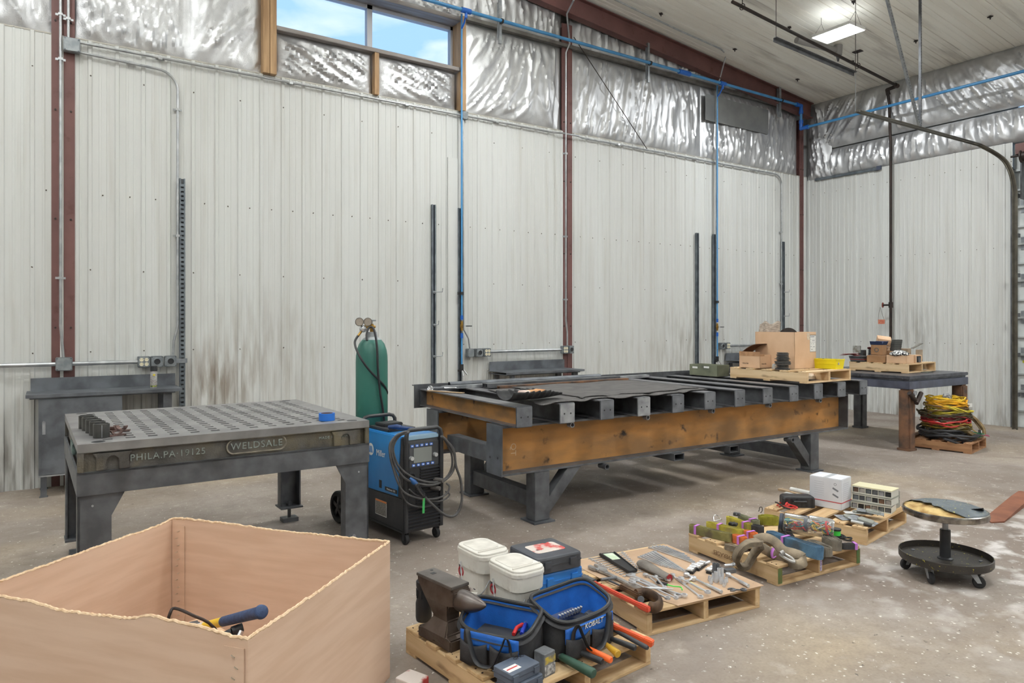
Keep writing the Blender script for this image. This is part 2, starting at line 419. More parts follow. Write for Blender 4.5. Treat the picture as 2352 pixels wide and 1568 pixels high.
# ceiling: insulated panels running down the roof slope
CEILM = M('white ceiling panel', (236, 235, 227), (226, 223, 213), 1.3, st=(.25, 3, 1), rough=.6, c3=(156, 150, 142), s3=1.1, lo3=.55, hi3=.8, st3=(.5, 3.2, 1))
prof = []; y = -9
while y < 8.65:
    for d, h in ((0, 0), (.004, .012), (.016, .012), (.020, 0), (.09, 0), (.092, .004), (.098, .004), (.10, 0), (.19, 0), (.192, .004), (.198, .004), (.20, 0)): prof.append((y+d, h))
    y += .3
prof.append((8.7, 0)); N = len(prof); vs = []
for x in (-12, 12.85):
    for yy, h in prof: vs.append((x, yy, ceil_z(x)+h))
m = MB().add(vs, [(i, N+i, N+i+1, i+1) for i in range(N-1)])
m.add([(-12, -9, ceil_z(-12)+.2), (12.85, -9, ceil_z(12.85)+.2), (12.85, 8.75, ceil_z(12.85)+.2), (-12, 8.75, ceil_z(-12)+.2)], [(0, 1, 2, 3)])
cl = m.build('ceiling', CEILM); tag(cl, kind='structure')
m = MB(); rnd = random.Random(8)
for k in range(9):
    for j in range(4):
        x, y = 6.2+j*1.75, -.6+k*1.05
        p = Vector((x, y, ceil_z(x)))
        m.cyl(p, p-Vector((0, 0, .05)), .008, n=6); m.box(p-Vector((0, 0, .012)), (.06, .05, .012), rnd.uniform(0, 1))
tag(m.build('panel_clips', PIPEB, cl), kind='stuff')

# foil-faced insulation blankets
FOIL = M('foil facing', (208, 209, 211), (190, 191, 193), 3, rough=.40, r2=.5, metal=.84, bump=.22, bscale=90, dist=.3)
def foil(name, axis, fix, a0, a1, z0, z1f, parent, seed, style=0, amp=.05, step=.024, belly=.06):
    """z1f(a): top edge; the face bulges between its fixings and hangs in drape folds"""
    z1m = z1f((a0+a1)/2); nu = max(8, int((a1-a0)/step)); nv = max(8, int((z1m-z0)/step))
    def fn(u, v):
        a = a0+(a1-a0)*u; z1 = z1f(a); z = z0+(z1-z0)*v
        e = min(1, min(u*(a1-a0), (1-u)*(a1-a0))/.25); ez = min(1, min(v, 1-v)*(z1-z0)/.18)
        pin = (e*(2-e))*(ez*(2-ez))
        s_ = a*1.0; t_ = z
        if style == 0: lean = .35*math.sin(a*1.1+seed)           # vertical drape folds fanning from the top
        elif style == 1: lean = 1.1*math.sin(a*.9+seed)
        else: lean = 3.5
        q = Vector(((s_+lean*(t_-z0))*3.2, t_*.7, seed*3.1))
        r1 = 1-abs(noise.noise(q)*2); r1 = r1*r1
        q2 = Vector(((s_-lean*.6*(z1-t_))*9.5, t_*1.6, seed*7.7)); r2 = 1-abs(noise.noise(q2)*2); r2 = r2*r2*r2
        q3 = Vector((s_*22+2*noise.noise(q), t_*7, seed)); r3 = noise.noise(q3)
        near = 1+1.1*(1-min(1, v*(z1-z0)/.5))+.8*(1-min(1, (1-v)*(z1-z0)/.4))
        d = belly*math.sin(PI*u)**.5*math.sin(PI*v)**.6+pin*(amp*.55*r1+amp*.42*r2*near+amp*.14*r3*near)
        return (a, fix-d, z) if axis == 'X' else (fix-d, a, z)
    m = MB().plane_grid(fn, nu, nv)
    return m.build(name, FOIL, parent)
top = lambda a: ceil_z(a)-.02
for args in ((-2.4, .02, 4.56, top, 1, 0), (.21, 1.32, 4.56, top, 2, 1), (1.30, 2.08, 4.56, top, 3, 1),
             (2.24, 3.44, 4.565, lambda a: 5.10, 4, 2), (3.52, 4.66, 4.565, lambda a: 5.10, 5, 2), (2.1, 4.8, 5.80, top, 6, 2),
             (4.80, 6.50, 4.56, lambda a: 5.84, 7, 1), (4.80, 6.50, 5.88, top, 8, 0),
             (6.67, 9.6, 4.56, lambda a: 5.84, 9, 0), (9.6, 12.40, 4.56, lambda a: 5.84, 10, 0), (6.67, 12.40, 5.88, top, 11, 0)):
    foil('insulation_foil', 'X', YA+.04, args[0], args[1], args[2], args[3], wa, args[4], args[5])
zb = lambda a: 5.03
foil('insulation_foil', 'Y', XB+.02, 1.0, 8.40, 4.49, zb, wb, 12, 0, amp=.06)
foil('insulation_foil', 'Y', XB+.02, 1.0, 8.40, 5.05, lambda a: 6.0, wb, 13, 1, amp=.06, belly=.12)
foil('insulation_foil', 'Y', XB-.0, 7.9, 8.42, 4.49, lambda a: 5.98, wb, 14, 0, amp=.09, belly=.02)
GIRT = M('grey girt', (128, 126, 122), (104, 100, 96), 6, rough=.5, metal=.4)
MB().bb(4.80, 12.45, YA-.05, YA+.03, 5.835, 5.885).build('girt', GIRT, wa)
# loose patch of duller foil right of the conduit drop
PATCH = M('dull foil patch', (158, 160, 160), (144, 146, 147), 4, rough=.4, metal=.8, bump=.08, bscale=120)
MB().plane_grid(lambda u, v: (9.62+1.75*u, YA-.062-.012*math.sin(u*9)*v, 5.22+.46*v-.0*u), 40, 12).build('foil_patch', PATCH, wa)

# clerestory window
WOOD_F = M('pine framing', (182, 150, 112), (152, 120, 86), 3, st=(5, 5, .6), rough=.7)
WOODG = M('grey weathered frame', (150, 146, 144), (124, 116, 112), 3, st=(.6, 5, 5), rough=.6)
wd = thing('window_1', (2.2, 8.5, 4.56), kind='structure')
def L(o, x, y, z): return (x-2.2, y-8.5, z-4.56)
def lb(x0, x1, y0, y1, z0, z1): return MB().bb(x0-2.2, x1-2.2, y0-8.5, y1-8.5, z0-4.56, z1-4.56)
for x0, x1 in ((2.07, 2.145), (2.15, 2.225), (4.70, 4.78)): lb(x0, x1, 8.36, 8.72, 4.56, 5.86).build('post', WOOD_F, wd, bevel=.003)
lb(3.455, 3.515, 8.38, 8.66, 4.56, 5.10).build('post', WOOD_F, wd, bevel=.003)
lb(2.225, 4.70, 8.37, 8.74, 5.095, 5.145).build('sill', WOODG, wd, bevel=.004)
lb(2.225, 4.70, 8.37, 8.74, 5.78, 5.84).build('header', WOODG, wd, bevel=.004)
WF = M('window frame grey', (176, 178, 184), rough=.45)
f_ = lb(2.225, 2.27, 8.60, 8.68, 5.145, 5.78)
for x0, x1 in ((3.44, 3.51), (4.665, 4.70)): f_.bb(x0-2.2, x1-2.2, .1, .18, .585, 1.22)
f_.bb(.025, 2.5, .1, .18, .585, .645).bb(.025, 2.5, .1, .18, 1.17, 1.22).build('frame', WF, wd, bevel=.003)
GLASS = M('window glass', (255, 255, 255), rough=.02, trans=1, spec=.3)
GLASS.node_tree.nodes['Principled BSDF'].inputs['IOR'].default_value = 1.02
for x0, x1 in ((2.27, 3.44), (3.51, 4.665)): lb(x0, x1, 8.636, 8.64, 5.205, 5.73).build('pane', GLASS, wd)

# steel frame
def column(x, w_, label, ztop):
    c = thing('steel_column', (x, YA+.06, 0), 0, label, 'column')
    MB().bb(-w_/2, -.004, -.075, -.065, 0, ztop).bb(.004, w_/2, -.075, -.065, 0, ztop).bb(-w_/2, w_/2, -.064, -.05, 0, ztop).bb(-.006, .006, -.05, .18, 0, ztop).bb(-w_/2, w_/2, .18, .19, 0, ztop).build('flange', MAROON, c)
    m = MB()
    for z in (.5, 1.6, 2.7, 3.8, 4.7):
        for s_ in (-1, 1): m.cyl((s_*w_*.33, -.075, z), (s_*w_*.33, -.084, z), .010, n=6)
    m.build('bolt', PIPEB, c)
    return c
column(.1175, .2, 'wide maroon steel column at the left, behind the cabinet bench', top(.1))
column(6.585, .19, 'maroon steel column in the middle of the long wall', 6.2)
column(12.50, .11, 'thin maroon steel corner column where the two walls meet', 5.7)
raf = MB().ibeam((3.0, YA-.125, ceil_z(3.0)-.20), (12.62, YA-.125, ceil_z(12.62)-.16), .13, .30, .014, .01)
one('steel_rafter', raf, MAROON, 'maroon steel rafter sloping down along the ceiling edge of the long wall', 'beam')

# LED high-bay fixtures
LED = M('LED lens', (255, 255, 255), emit=LEDE)
def highbay(x, y, label, drop=.9):
    zc = ceil_z(x); z = zc-drop
    t = thing('ceiling_light', (x, y, z), 0, label, 'ceiling light', 'LED fixtures hung from the ceiling')
    MB().rbox((0, 0, .02), (.42, .62, .04), .02).build('housing', WHITE, t)
    MB().bb(-.195, .195, -.295, .295, -.004, -.001).build('lens', LED, t)
    for s_ in (-1, 1):
        m = MB(); m.tube([(-.17, s_*.27, .04), (0, s_*.27, drop*.72)], .0025, 5); m.tube([(.17, s_*.27, .04), (0, s_*.27, drop*.72)], .0025, 5)
        m.tube([(0, s_*.27, drop*.72), (0, s_*.27, drop)], .003, 5)
        m.build('hanging_wire', PIPEB, t)
    la = bpy.data.lights.new('led_light', 'AREA'); la.shape = 'RECTANGLE'; la.size = .39; la.size_y = .59; la.energy = LEDW*(1.3 if x > 9 else .5 if (x < 0 and y > 5) else .9)
    la.color = (.95, .985, 1.0)
    lo = bpy.data.objects.new('led_light', la); COL.objects.link(lo); lo.parent = t; lo.location = (0, 0, -.012)
    lb = bpy.data.lights.new('ceiling_fill', 'AREA'); lb.shape = 'RECTANGLE'; lb.size = .39; lb.size_y = .59; lb.energy = LEDW*(.028 if (x == 9.80 and y == 6.0) else 1.5); lb.color = la.color  # upward fill lamp added to brighten the ceiling, not part of the fixture
    lo2 = bpy.data.objects.new('ceiling_fill', lb); COL.objects.link(lo2); lo2.parent = t; lo2.location = (0, 0, .05); lo2.rotation_euler = (PI, 0, 0)
    return t
p = G(1925, 77, 5.95)
highbay(9.80, 6.0, 'only lit LED panel light in view, hung under the ceiling at the right', ceil_z(9.8)-5.95)
for x in (4.6, -.6, -5.8, -11.0+.4):
    highbay(x, 6.0, 'LED panel light in the row above the long wall, outside the photo')
for x in (9.8, 4.6, -.6, -5.8):
    for y in (1.0, -4.5): highbay(x, y, 'LED panel light in the rows over the open floor, outside the photo')
# ================================================================ PIPES, CONDUIT AND BRACKETS ON THE WALLS
YC = YA-.045                                   # conduit line in front of the ribs
EMT = M('zinc conduit', (186, 188, 190), (160, 163, 166), 9, rough=.32, metal=.7)
BOXM = M('grey cast outlet box', (150, 155, 158), (128, 134, 138), 14, rough=.45, metal=.45)
def conduit(pts, r, label, name='conduit', mat=None, clips=(), n=6, cat='conduit'):
    t = thing(name, pts[0], 0, label, cat); o = Vector(pts[0])
    MB().tube([Vector(p)-o for p in pts], r, 10).build('pipe', mat or EMT, t)
    for c in clips:
        c = Vector(c)-o
        MB().bb(c.x-r*1.5, c.x+r*1.5, c.y-r*1.2, c.y+.03, c.z-.012, c.z+.012).bb(c.x-r*3.4, c.x+r*3.4, c.y+.018, c.y+.024, c.z-.011, c.z+.011).build('clip', EMT, t)
    return t
def box_at(p, w_, h_, d, label, kind='blank', name='junction_box'):
    """cast electrical box; front face towards -Y"""
    t = thing(name, p, 0, label, 'electrical box' if kind == 'blank' else 'outlet')
    MB().rbox((0, 0, 0), (w_, h_, d), .012).build('body', BOXM, t, rot=(PI/2, 0, 0), bevel=.003)
    y = -d/2
    MB().bb(-w_*.47, w_*.47, y-.004, y, -h_*.47, h_*.47).build('cover', BOXM, t, bevel=.002)
    m = MB()
    for a in (-1, 1):
        for b in (-1, 1): m.cyl((a*w_*.4, y-.004, b*h_*.4), (a*w_*.4, y-.008, b*h_*.4), .006, n=8)
    tag(m.build('screw_heads', GALVD, t), kind='stuff')
    IV = M('ivory receptacle', (232, 224, 196), rough=.4)
    if kind == 'quad':
        for a in (-1, 1):
            for b in (-1, 1):
                e = MB().cyl((a*w_*.2, y-.004, b*h_*.2), (a*w_*.2, y-.009, b*h_*.2), .019, n=16).build('receptacle', IV, t)
                MB().bb(a*w_*.2-.009, a*w_*.2-.006, y-.0105, y-.009, b*h_*.2-.002, b*h_*.2+.009).bb(a*w_*.2+.006, a*w_*.2+.009, y-.0105, y-.009, b*h_*.2-.002, b*h_*.2+.009).build('slots', BLACK, e)
    if kind == 'round':
        e = MB().cyl((0, y-.004, 0), (0, y-.010, 0), .034, n=24).build('receptacle', BLACK, t)
        MB().lathe([(.036, 0), (.036, .012), (.031, .012), (.031, 0)], (0, y-.004, 0), 24, axis=(0, -1, 0)).build('ring', BOXM, e)
    return t
# vertical conduit on the left column, down to its box
cx = WY(139, 400, YC-.03).x; bx = WY(147, 833, YC-.02)
conduit([(cx, YC-.03, 7.0), (cx, YC-.03, 4.7), (cx, YC-.03, 1.62), (bx.x-.005, YC-.03, 1.30)], .013, 'thin zinc conduit running up the left maroon column to the roof', clips=[(cx, YC-.03, 4.75), (cx, YC-.03, 2.1), (cx, YC-.03, 4.3)])
box_at((bx.x, YC-.03, 1.235), .145, .135, .07, 'grey blank box on the left maroon column above the cabinet bench')
ux = WY(157, 60, YC-.03).x
jb = WY(165, 104, YC-.03)
conduit([(ux, YC-.03, 7.0), (ux, YC-.03, jb.z+.06)], .013, 'short conduit rising from the upper box on the left column', clips=[(ux, YC-.03, 4.72)])
box_at((jb.x, YC-.02, jb.z), .145, .14, .07, 'grey blank box high on the left column where the two conduits start')
# long conduit along the sheet's top edge, ending in a bend down near the corner
zt = 4.50
ex = WY(1795, 420, YC).x
pts = [(jb.x+.07, YC, zt+.01), (6.3, YC, zt), (6.45, YC-.05, zt), (6.72, YC-.05, zt), (6.85, YC, zt)]+[(ex-.18, YC, zt)]+arc_pts((ex-.18, YC, zt-.18), .18, PI/2, 0, 8, (1, 0, 0), (0, 0, 1))+[(ex, YC, 1.35), (ex, YC, 1.25)]
conduit(pts, .013, 'long zinc conduit along the top of the wall sheet, bending down near the far corner', clips=[(x, YC, zt) for x in (1.0, 2.4, 3.9, 5.3, 7.6, 9.4, 11.0)]+[(ex, YC, 3.4), (ex, YC, 2.4)])
x2 = WY(408, 300, YC).x
pts = [(jb.x+.07, YC, zt-.09), (x2-.2, YC, zt-.115)]+arc_pts((x2-.2, YC, zt-.315), .2, PI/2, 0, 8, (1, 0, 0), (0, 0, 1))+[(x2, YC, 1.62), (x2-.04, YC-.01, 1.45), (x2-.05, YC-.02, 1.30)]
conduit(pts, .013, 'second conduit under the first, bending down the wall beside the slotted strut', clips=[(.72, YC, zt-.1), (x2, YC, 3.98), (x2, YC, 2.6)])
# lower heavy conduits and outlet boxes
zl = 1.235
conduit([(-3, YC-.03, zl), (bx.x-.07, YC-.03, zl)], .022, 'heavy horizontal conduit leaving the photo at the left edge', clips=[(-1.2, YC-.03, zl)])
q1 = WY(330, 828, YC-.03).x; q2 = WY(360, 828, YC-.03).x; q3 = WY(391, 827, YC-.03).x
conduit([(bx.x+.07, YC-.03, zl), (q1-.05, YC-.03, zl)], .022, 'heavy horizontal conduit between the left column box and the outlets')
box_at((q1, YC-.03, zl), .118, .118, .07, 'outlet box with four ivory sockets above the cabinet bench', 'quad', 'outlet_box')
box_at((q2, YC-.03, zl), .118, .118, .07, 'round black twist socket box between two outlets above the cabinet bench', 'round', 'outlet_box')
box_at((q3, YC-.03, zl), .118, .118, .07, 'round black socket box beside the slotted strut, rightmost of the three', 'round', 'outlet_box')
m = MB().bb(0, .12, -.01, 0, -.025, .025); one('strut_bracket', m, GALV, 'short flat bracket joining the right outlet box to the slotted strut', 'bracket', (q3+.05, YC-.02, zl))
# middle group
m1 = WY(1079, 811, YC-.03).x; m2 = WY(1099, 811, YC-.03).x; m3 = WY(1117, 810, YC-.03).x
m4 = WY(1296, 804, YC-.05).x; m5 = WY(1309, 804, YC-.05).x
box_at((m1, YC-.03, zl), .10, .12, .07, 'blank grey box right beside the blue air drop, left of a round socket')
box_at((m2, YC-.03, zl), .11, .118, .07, 'round black socket box between blank box and four sockets near the blue air drop', 'round', 'outlet_box')
box_at((m3, YC-.03, zl), .11, .118, .07, 'four ivory sockets box at the left end of the middle wall conduit', 'quad', 'outlet_box')
conduit([(m3+.05, YC-.03, zl+.01), (m4-.05, YC-.04, zl+.01)], .022, 'heavy horizontal conduit on the wall above the low middle bench')
box_at((m4, YC-.05, zl+.01), .10, .118, .07, 'four ivory sockets box on the middle maroon column', 'quad', 'outlet_box')
box_at((m5, YC-.05, zl+.01), .095, .118, .07, 'round black socket box on the middle maroon column, right edge', 'round', 'outlet_box')
conduit([(m1, YC-.03, zl+.06), (m1-.02, YC-.03, zl+.2), (m1-.09, YC-.02, zl+.32), (m1-.09, YC, 4.44)], .011, 'thin conduit curving up from the blank box beside the blue air drop')
box_at((WY(1066, 262, YC).x, YC, zt), .09, .11, .06, 'small box on the top conduit behind the first blue air drop')
c3 = WY(1299, 300, YC-.05).x
conduit([(m4+.05, YC-.06, zl+.07), (m4+.05, YC-.06, 1.5), (c3, YC-.06, 1.7), (c3, YC-.06, 5.72), (c3+.04, YC-.1, 5.85), (WY(1302, 60, 8.05).x, 8.05, 6.15), (WY(1318, 0, 7.75).x, 7.75, WY(1318, 0, 7.75).z)], .013,
        'white-grey conduit up the middle maroon column and across to the roof', clips=[(c3, YC-.06, 4.2), (c3, YC-.06, 2.95), (c3, YC-.06, 2.0)])
# far group
f1 = WY(1657, 797, YC-.03).x; f2 = WY(1667, 796, YC-.03).x
box_at((f1, YC-.03, zl), .10, .118, .07, 'round black socket box beside the second blue air drop', 'round', 'outlet_box')
box_at((f2+.03, YC-.03, zl), .10, .118, .07, 'four ivory sockets box at the left end of the far wall conduit', 'quad', 'outlet_box')
conduit([(f2+.08, YC-.03, zl), (ex, YC-.03, zl)], .022, 'heavy horizontal conduit on the wall behind the large carton')
# thin conduit in front of the foil beside the second blue drop, bending to the rafter
dx = WY(1645, 300, YC-.02).x
conduit([(dx+.03, YC-.02, 1.32), (dx, YC-.02, 1.6), (dx, YC-.02, 5.75), (WY(1668, 125, 8.1).x, 8.1, WY(1668, 125, 8.1).z), (WY(1655, 112, 7.9).x, 7.9, WY(1655, 112, 7.9).z), (WY(1560, 70, 7.9).x, 7.9, WY(1560, 70, 7.9).z), (5.5, 7.9, ceil_z(5.5)-.05)], .013,
        'thin conduit rising beside the second blue air drop and bending along the rafter')

# blue aluminium air main and its drops
YB = 8.2
BA = thing('air_pipe', (4.0, YB, 5.855), 0, 'blue compressed-air main running along the long wall below the rafter and round the corner', 'air pipe')
o = Vector((4.0, YB, 5.855))
def B(x, y, z): return Vector((x, y, z))-o
xe = 12.15
MB().cyl(B(-2, YB, 5.855), B(xe, YB, 5.855), .024, n=14).build('main_run', BLUEP, BA)
MB().cyl(B(xe, YB, 5.855), B(xe, YB, 5.41), .024, n=14).build('drop_run', BLUEP, BA)
MB().cyl(B(xe, YB, 5.41), B(xe, -4, 5.41), .024, n=14).build('side_run', BLUEP, BA)
def sleeve(a, b, nm='coupling', r=.036): MB().cyl(a, b, r, n=16).build(nm, BLUED, BA)
for p_, ds in (((xe, YB, 5.855), ((-1, 0, 0), (0, 0, -1))), ((xe, YB, 5.41), ((0, 0, 1), (0, -1, 0)))):
    e = MB()
    for d in ds:
        d = Vector(d); q = B(*p_); e.cyl(q-d*.0, q+d*.10, .034, n=16); e.cyl(q+d*.10, q+d*.16, .041, n=16)
    e.sphere(B(*p_), .036); e.build('elbow', BLUED, BA)
cxx = WY(1572, 166, YB).x
sleeve(B(cxx-.13, YB, 5.855), B(cxx+.13, YB, 5.855), r=.040)
def strut_bracket(u, v, wide=1):
    x = WY(u, v, YB).x
    t = thing('strut_bracket', (x, YB, 5.855), 0, None, 'bracket', 'strut brackets carrying the blue air main')
    MB().bb(-.02*wide, .02*wide, .035, .075, -.30, .34).bb(-.028*wide, .028*wide, .075, .085, -.24, .28).build('channel', GALV, t)
    MB().lathe([(.025, -.015), (.034, -.015), (.034, .015), (.025, .015)], (0, 0, 0), 16, axis=(1, 0, 0)).bb(-.015, .015, .022, .05, -.03, .03).build('clamp', BLACK, t)
    return t
for (u, v, lab) in ((1153, 42, 'dark strut bracket on the blue main beside the window'), (1494, 146, 'galvanised strut bracket on the blue main right of the middle column'), (1796, 236, 'three-piece galvanised strut bracket on the blue main near the corner')):
    tag(strut_bracket(u, v, 1 if u < 1700 else 1.6), lab)
def air_drop(u, label, z_top, zv, yb):
    x = WY(u, 500, yb).x
    t = thing('air_drop', (x, yb, zv), 0, label, 'air pipe')
    MB().cyl((0, 0, .12), (0, 0, z_top-zv), .013, n=12).build('upper_pipe', BLUEP, t)
    MB().cyl((0, 0, -.12), (0, 0, -.52), .013, n=12).build('lower_pipe', BLUEP, t)
    MB().cyl((0, 0, .09), (0, 0, .15), .020).cyl((0, 0, -.09), (0, 0, -.16), .020).build('coupling', BLUED, t)
    v_ = MB().cyl((0, 0, -.06), (0, 0, .07), .017).cyl((0, 0, -.02), (0, 0, .03), .023).build('ball_valve', BRASS, t)
    MB().bar((.0, -.02, .005), (.075, -.02, .005), .018, .006).build('lever', GALV, v_)
    MB().bar((.06, -.02, .005), (.145, -.02, .005), .022, .014).build('lever_grip', BLACK, v_)
    MB().lathe([(.013, -.02), (.03, -.02), (.03, .02), (.013, .02)], (0, 0, .45), 12).bb(-.05, 0, .0, .03, .43, .47).build('clamp', BLACK, t)
    e = MB().box((0, 0, -.56), (.035, .04, .09)).box((-.03, 0, -.60), (.05, .035, .03)).build('manifold', BLACK, t)
    MB().cyl((0, -.01, -.60), (.012, -.03, -.68), .011).build('coupler', CHROME, t)
    MB().cyl((.02, -.01, -.59), (.07, -.03, -.66), .011).build('coupler', CHROME, t)
    # tee on the main
    z = z_top-zv
    MB().cyl((0, YB-yb, z), (0, YB-yb, z-.1), .02).cyl((-.07, YB-yb, z), (.07, YB-yb, z), .036).tube([(0, YB-yb, z-.05), (0, (YB-yb)*.6, z-.14), (0, 0, z-.2), (0, 0, z-.3)], .013).build('tee', BLUED, t)
    return t
air_drop(1060.5, 'first blue air drop with brass ball valve, left of the middle bench', 5.855, 1.60, YC-.07)
air_drop(1645.5+2, 'second blue air drop with brass ball valve, behind the olive metal bin', 5.855, 1.57, YC-.07)

# vertical wall struts
def strut(u, v0, zb_, label, w_=.041, slots=False, hooks=(), yb=None, mat=GALVD, groove=True):
    yb = YC-.0 if yb is None else yb
    p = WY(u, v0, yb); h_ = p.z-zb_
    t = thing('wall_strut', (p.x, yb, zb_), 0, label, 'strut')
    m = MB()
    if groove: m.bb(-w_/2, -w_*.22, -.02, .0, 0, h_).bb(w_*.22, w_/2, -.02, .0, 0, h_).bb(-w_/2, w_/2, 0, .02, 0, h_)
    else:
        m.bb(-w_/2, -w_*.25, -.012, .02, 0, h_).bb(w_*.25, w_/2, -.012, .02, 0, h_)
        k = 0; z = 0
        while z < h_-.05: m.bb(-w_*.25, w_*.25, -.012, -.006, z, z+.028); z += .048
    m.build('channel', mat, t)
    if not groove: MB().bb(-w_/2, w_/2, .019, .021, 0, h_).build('back_web', STEEL, t)
    if groove: MB().bb(-w_*.21, w_*.21, -.004, .0, 0.002, h_-.002).build('groove', M('strut shadow gap', (40, 46, 58), rough=.6), t)
    for (zz, ln, s_) in hooks:
        hk = MB().tube([(0, -.02, zz-zb_), (0, -.04, zz-zb_), (ln, -.05, zz-zb_+.005), (ln+.004, -.052, zz-zb_+.055)], .006, 8)
        hk.cyl((0, -.02, zz-zb_), (0, -.03, zz-zb_), .018, n=10).build('hook', GALV, t)
    return t
strut(418.5, 410, .55, 'slotted galvanised strut beside the cabinet bench outlets', .058, groove=False)
hz = lambda u, v: WY(u, v, YC).z
strut(995.5, 470, .35, 'tall dark strut with wire hooks near the green cylinder', .058, hooks=[(hz(1000, 671), .11, 1), (hz(1000, 746), .05, 1), (hz(1000, 818), .11, 1)])
strut(1055.5, 478, .35, 'tall strut directly left of the first blue air drop', .05)
strut(1601, 535, .35, 'plain tall strut left of the second blue air drop', .06)
strut(1640, 538, .35, 'tall strut directly left of the second blue air drop', .055)
strut(1799, 555, .35, 'tall strut with two thin hooks near the far corner', .05, hooks=[(hz(1800, 671), .12, 1), (hz(1800, 726), .12, 1)])
# pale panel seam strips
one('cover_strip', MB().bb(-.075, .075, -.022, 0, 0, 3.9), M('white cover strip', (206, 207, 204), rough=.5), 'pale vertical cover strip on the wall between the two tall struts', 'trim strip', (WY(1040, 700, YA).x-.02, YA-.018, 0))
# thin black sway cable across the foil
a = WY(1318, 85, YC-.03); b = WY(1486, 342, YC-.03)
one('sway_cable', MB().tube([Vector((0, 0, 0)), b-a], .006, 6), PIPEB, 'thin black cable slanting down across the silver foil', 'cable', a)

# black iron gas pipe under the ceiling, elbow, drop on the right wall
yp = 6.50; xp = 12.42
zp = WY(2060, 197, yp).z
t = thing('gas_pipe', (xp, yp, zp), 0, 'black iron gas pipe running under the ceiling and down the right wall', 'pipe')
o_ = Vector((xp, yp, zp)); yd = WX(2046, 600, 12.55).y
xs = WY(1682, 4, yp).x; zs_ = WY(1682, 4, yp).z
MB().cyl((xs-xp, 0, zs_-zp), (0, 0, 0), .024, n=12).build('ceiling_run', PIPEB, t)
e = MB().sphere((0, 0, 0), .04).cyl((0, 0, 0), (0, yd-yp, -.02), .03).cyl((0, 0, 0), (-.07, 0, .007), .036).sphere((0.02, yd-yp, -.02), .038).cyl((0.02, yd-yp, -.02), (0.05, yd-yp, -.10), .036)
e.build('elbow', PIPEB, t)
MB().tube([(.02, yd-yp, -.03), (.08, yd-yp, -.25), (.13, yd-yp, -1.1), (.13, yd-yp, 1.18-zp)], .024, 12).build('drop', PIPEB, t)
zv = WX(2043, 700, 12.5).z-zp
v_ = MB().cyl((.13, yd-yp, zv-.05), (.13, yd-yp, zv+.05), .036).cyl((.13, yd-yp, zv), (.10, yd-yp+.12, zv), .016).build('valve', PIPEB, t)
MB().lathe([(.012, 0), (.045, 0), (.05, .006), (.045, .012), (.012, .012)], (.10, yd-yp+.12, zv), 16, axis=(-.2, 1, 0)).build('handwheel', M('red handwheel', (120, 44, 34), rough=.5), v_)
REDTAG = M('red paper tag', (176, 62, 46), (206, 150, 120), 40, st=(1, 1, 3), rough=.7)
tg = thing('warning_tag', (xp+.06, yd+.13, zp+zv-.30), 0, 'red and cream tag hanging from the gas valve on the right wall', 'tag')
MB().bb(-.002, .002, -.06, .06, -.04, .04).build('card', REDTAG, tg)
MB().tube([(0, -.05, .04), (.0, -.01, .14), (0, .02, .26)], .0025, 5).tube([(0, .055, .04), (0, .05, .12), (0, .03, .26)], .0025, 5).build('string', PIPEB, tg)
for (u, v) in ((1705, 12), (1970, 148)):
    p = WY(u, v, yp)
    h_ = thing('pipe_hanger', (p.x, yp, zs_+(p.x-xs)*(0-(zs_-zp))/(xp-xs)), 0, 'clevis hanger on the gas pipe, '+('near the lit ceiling light' if u > 1800 else 'at the top edge of the photo'), 'hanger')
    hh = ceil_z(p.x)-h_.location.z
    MB().tube(arc_pts((0, 0, 0), .042, 0, 2*PI, 16, (0, 1, 0), (0, 0, 1)), .006, 6).build('ring', PIPEB, h_)
    MB().cyl((0, 0, .042), (0, 0, hh-.004), .006, n=8).build('rod', PIPEB, h_)
    MB().bb(-.05, .05, -.07, .07, hh-.012, hh-.002).build('beam_clamp', PIPEB, h_)
# dark angle hung under the ceiling in line with the door track, with thin wire
a = WY(1780, 86, 5.35); b = WY(1965, 166, 5.35)
t = thing('hanger_angle', a, 0, 'dark steel angle hung level under the ceiling, left of the door track', 'steel angle')
d = b-a
MB().bar((0, 0, 0), d, .05, .006).bar((0, .022, -.022), d+Vector((0, .022, -.022)), .006, .05).build('angle', STEEL, t)
MB().tube([d, (d.x, d.y, WY(1965, 258, 5.35).z-a.z)], .003, 6).build('wire', GALV, t)
MB().cyl(d, (d.x, d.y, ceil_z(b.x)-a.z), .004, n=6).build('rod', PIPEB, t)
MB().cyl((0.02, 0, 0), (.02, 0, ceil_z(a.x)-a.z), .004, n=6).build('rod', PIPEB, t)
# ragged galvanised angle at the top of the right wall sheet
a = WX(1872, 413, XB-.03); b = WX(2014, 388, XB-.03)
one('loose_angle', MB().bar((0, 0, 0), b-a, .03, .045).bb(-.02, .02, (b-a).y-.02, (b-a).y+.05, (b-a).z-.03, (b-a).z+.03), GALVD, 'short grey angle along the top of the right wall sheet by the corner', 'steel angle', a)
one('angle_end_block', MB().box((0, 0, 0), (.03, .08, .07)), M('dark blue-grey block', (70, 78, 96), rough=.5), 'small dark block at the end of the grey angle on the right wall', 'block', b+Vector((-.02, -.05, .01)))
# small unit heater flue stub on the ceiling above the light
p = WY(1925, 30, 6.6)
t = thing('ceiling_fitting', (p.x, 6.6, ceil_z(p.x)), 0, 'grey duct stub and bracket on the ceiling above the lit panel', 'ceiling fitting')
MB().cyl((0, 0, 0), (0, 0, -.16), .07, .06, n=16).cyl((-.9, .15, -.06), (-.05, .02, -.08), .05, n=12).build('duct', M('grey duct', (150, 148, 146), rough=.5, metal=.3), t)
MB().cyl((0, 0, -.16), (0, 0, -.26), .035, .012, n=10).build('nozzle', STEEL, t)

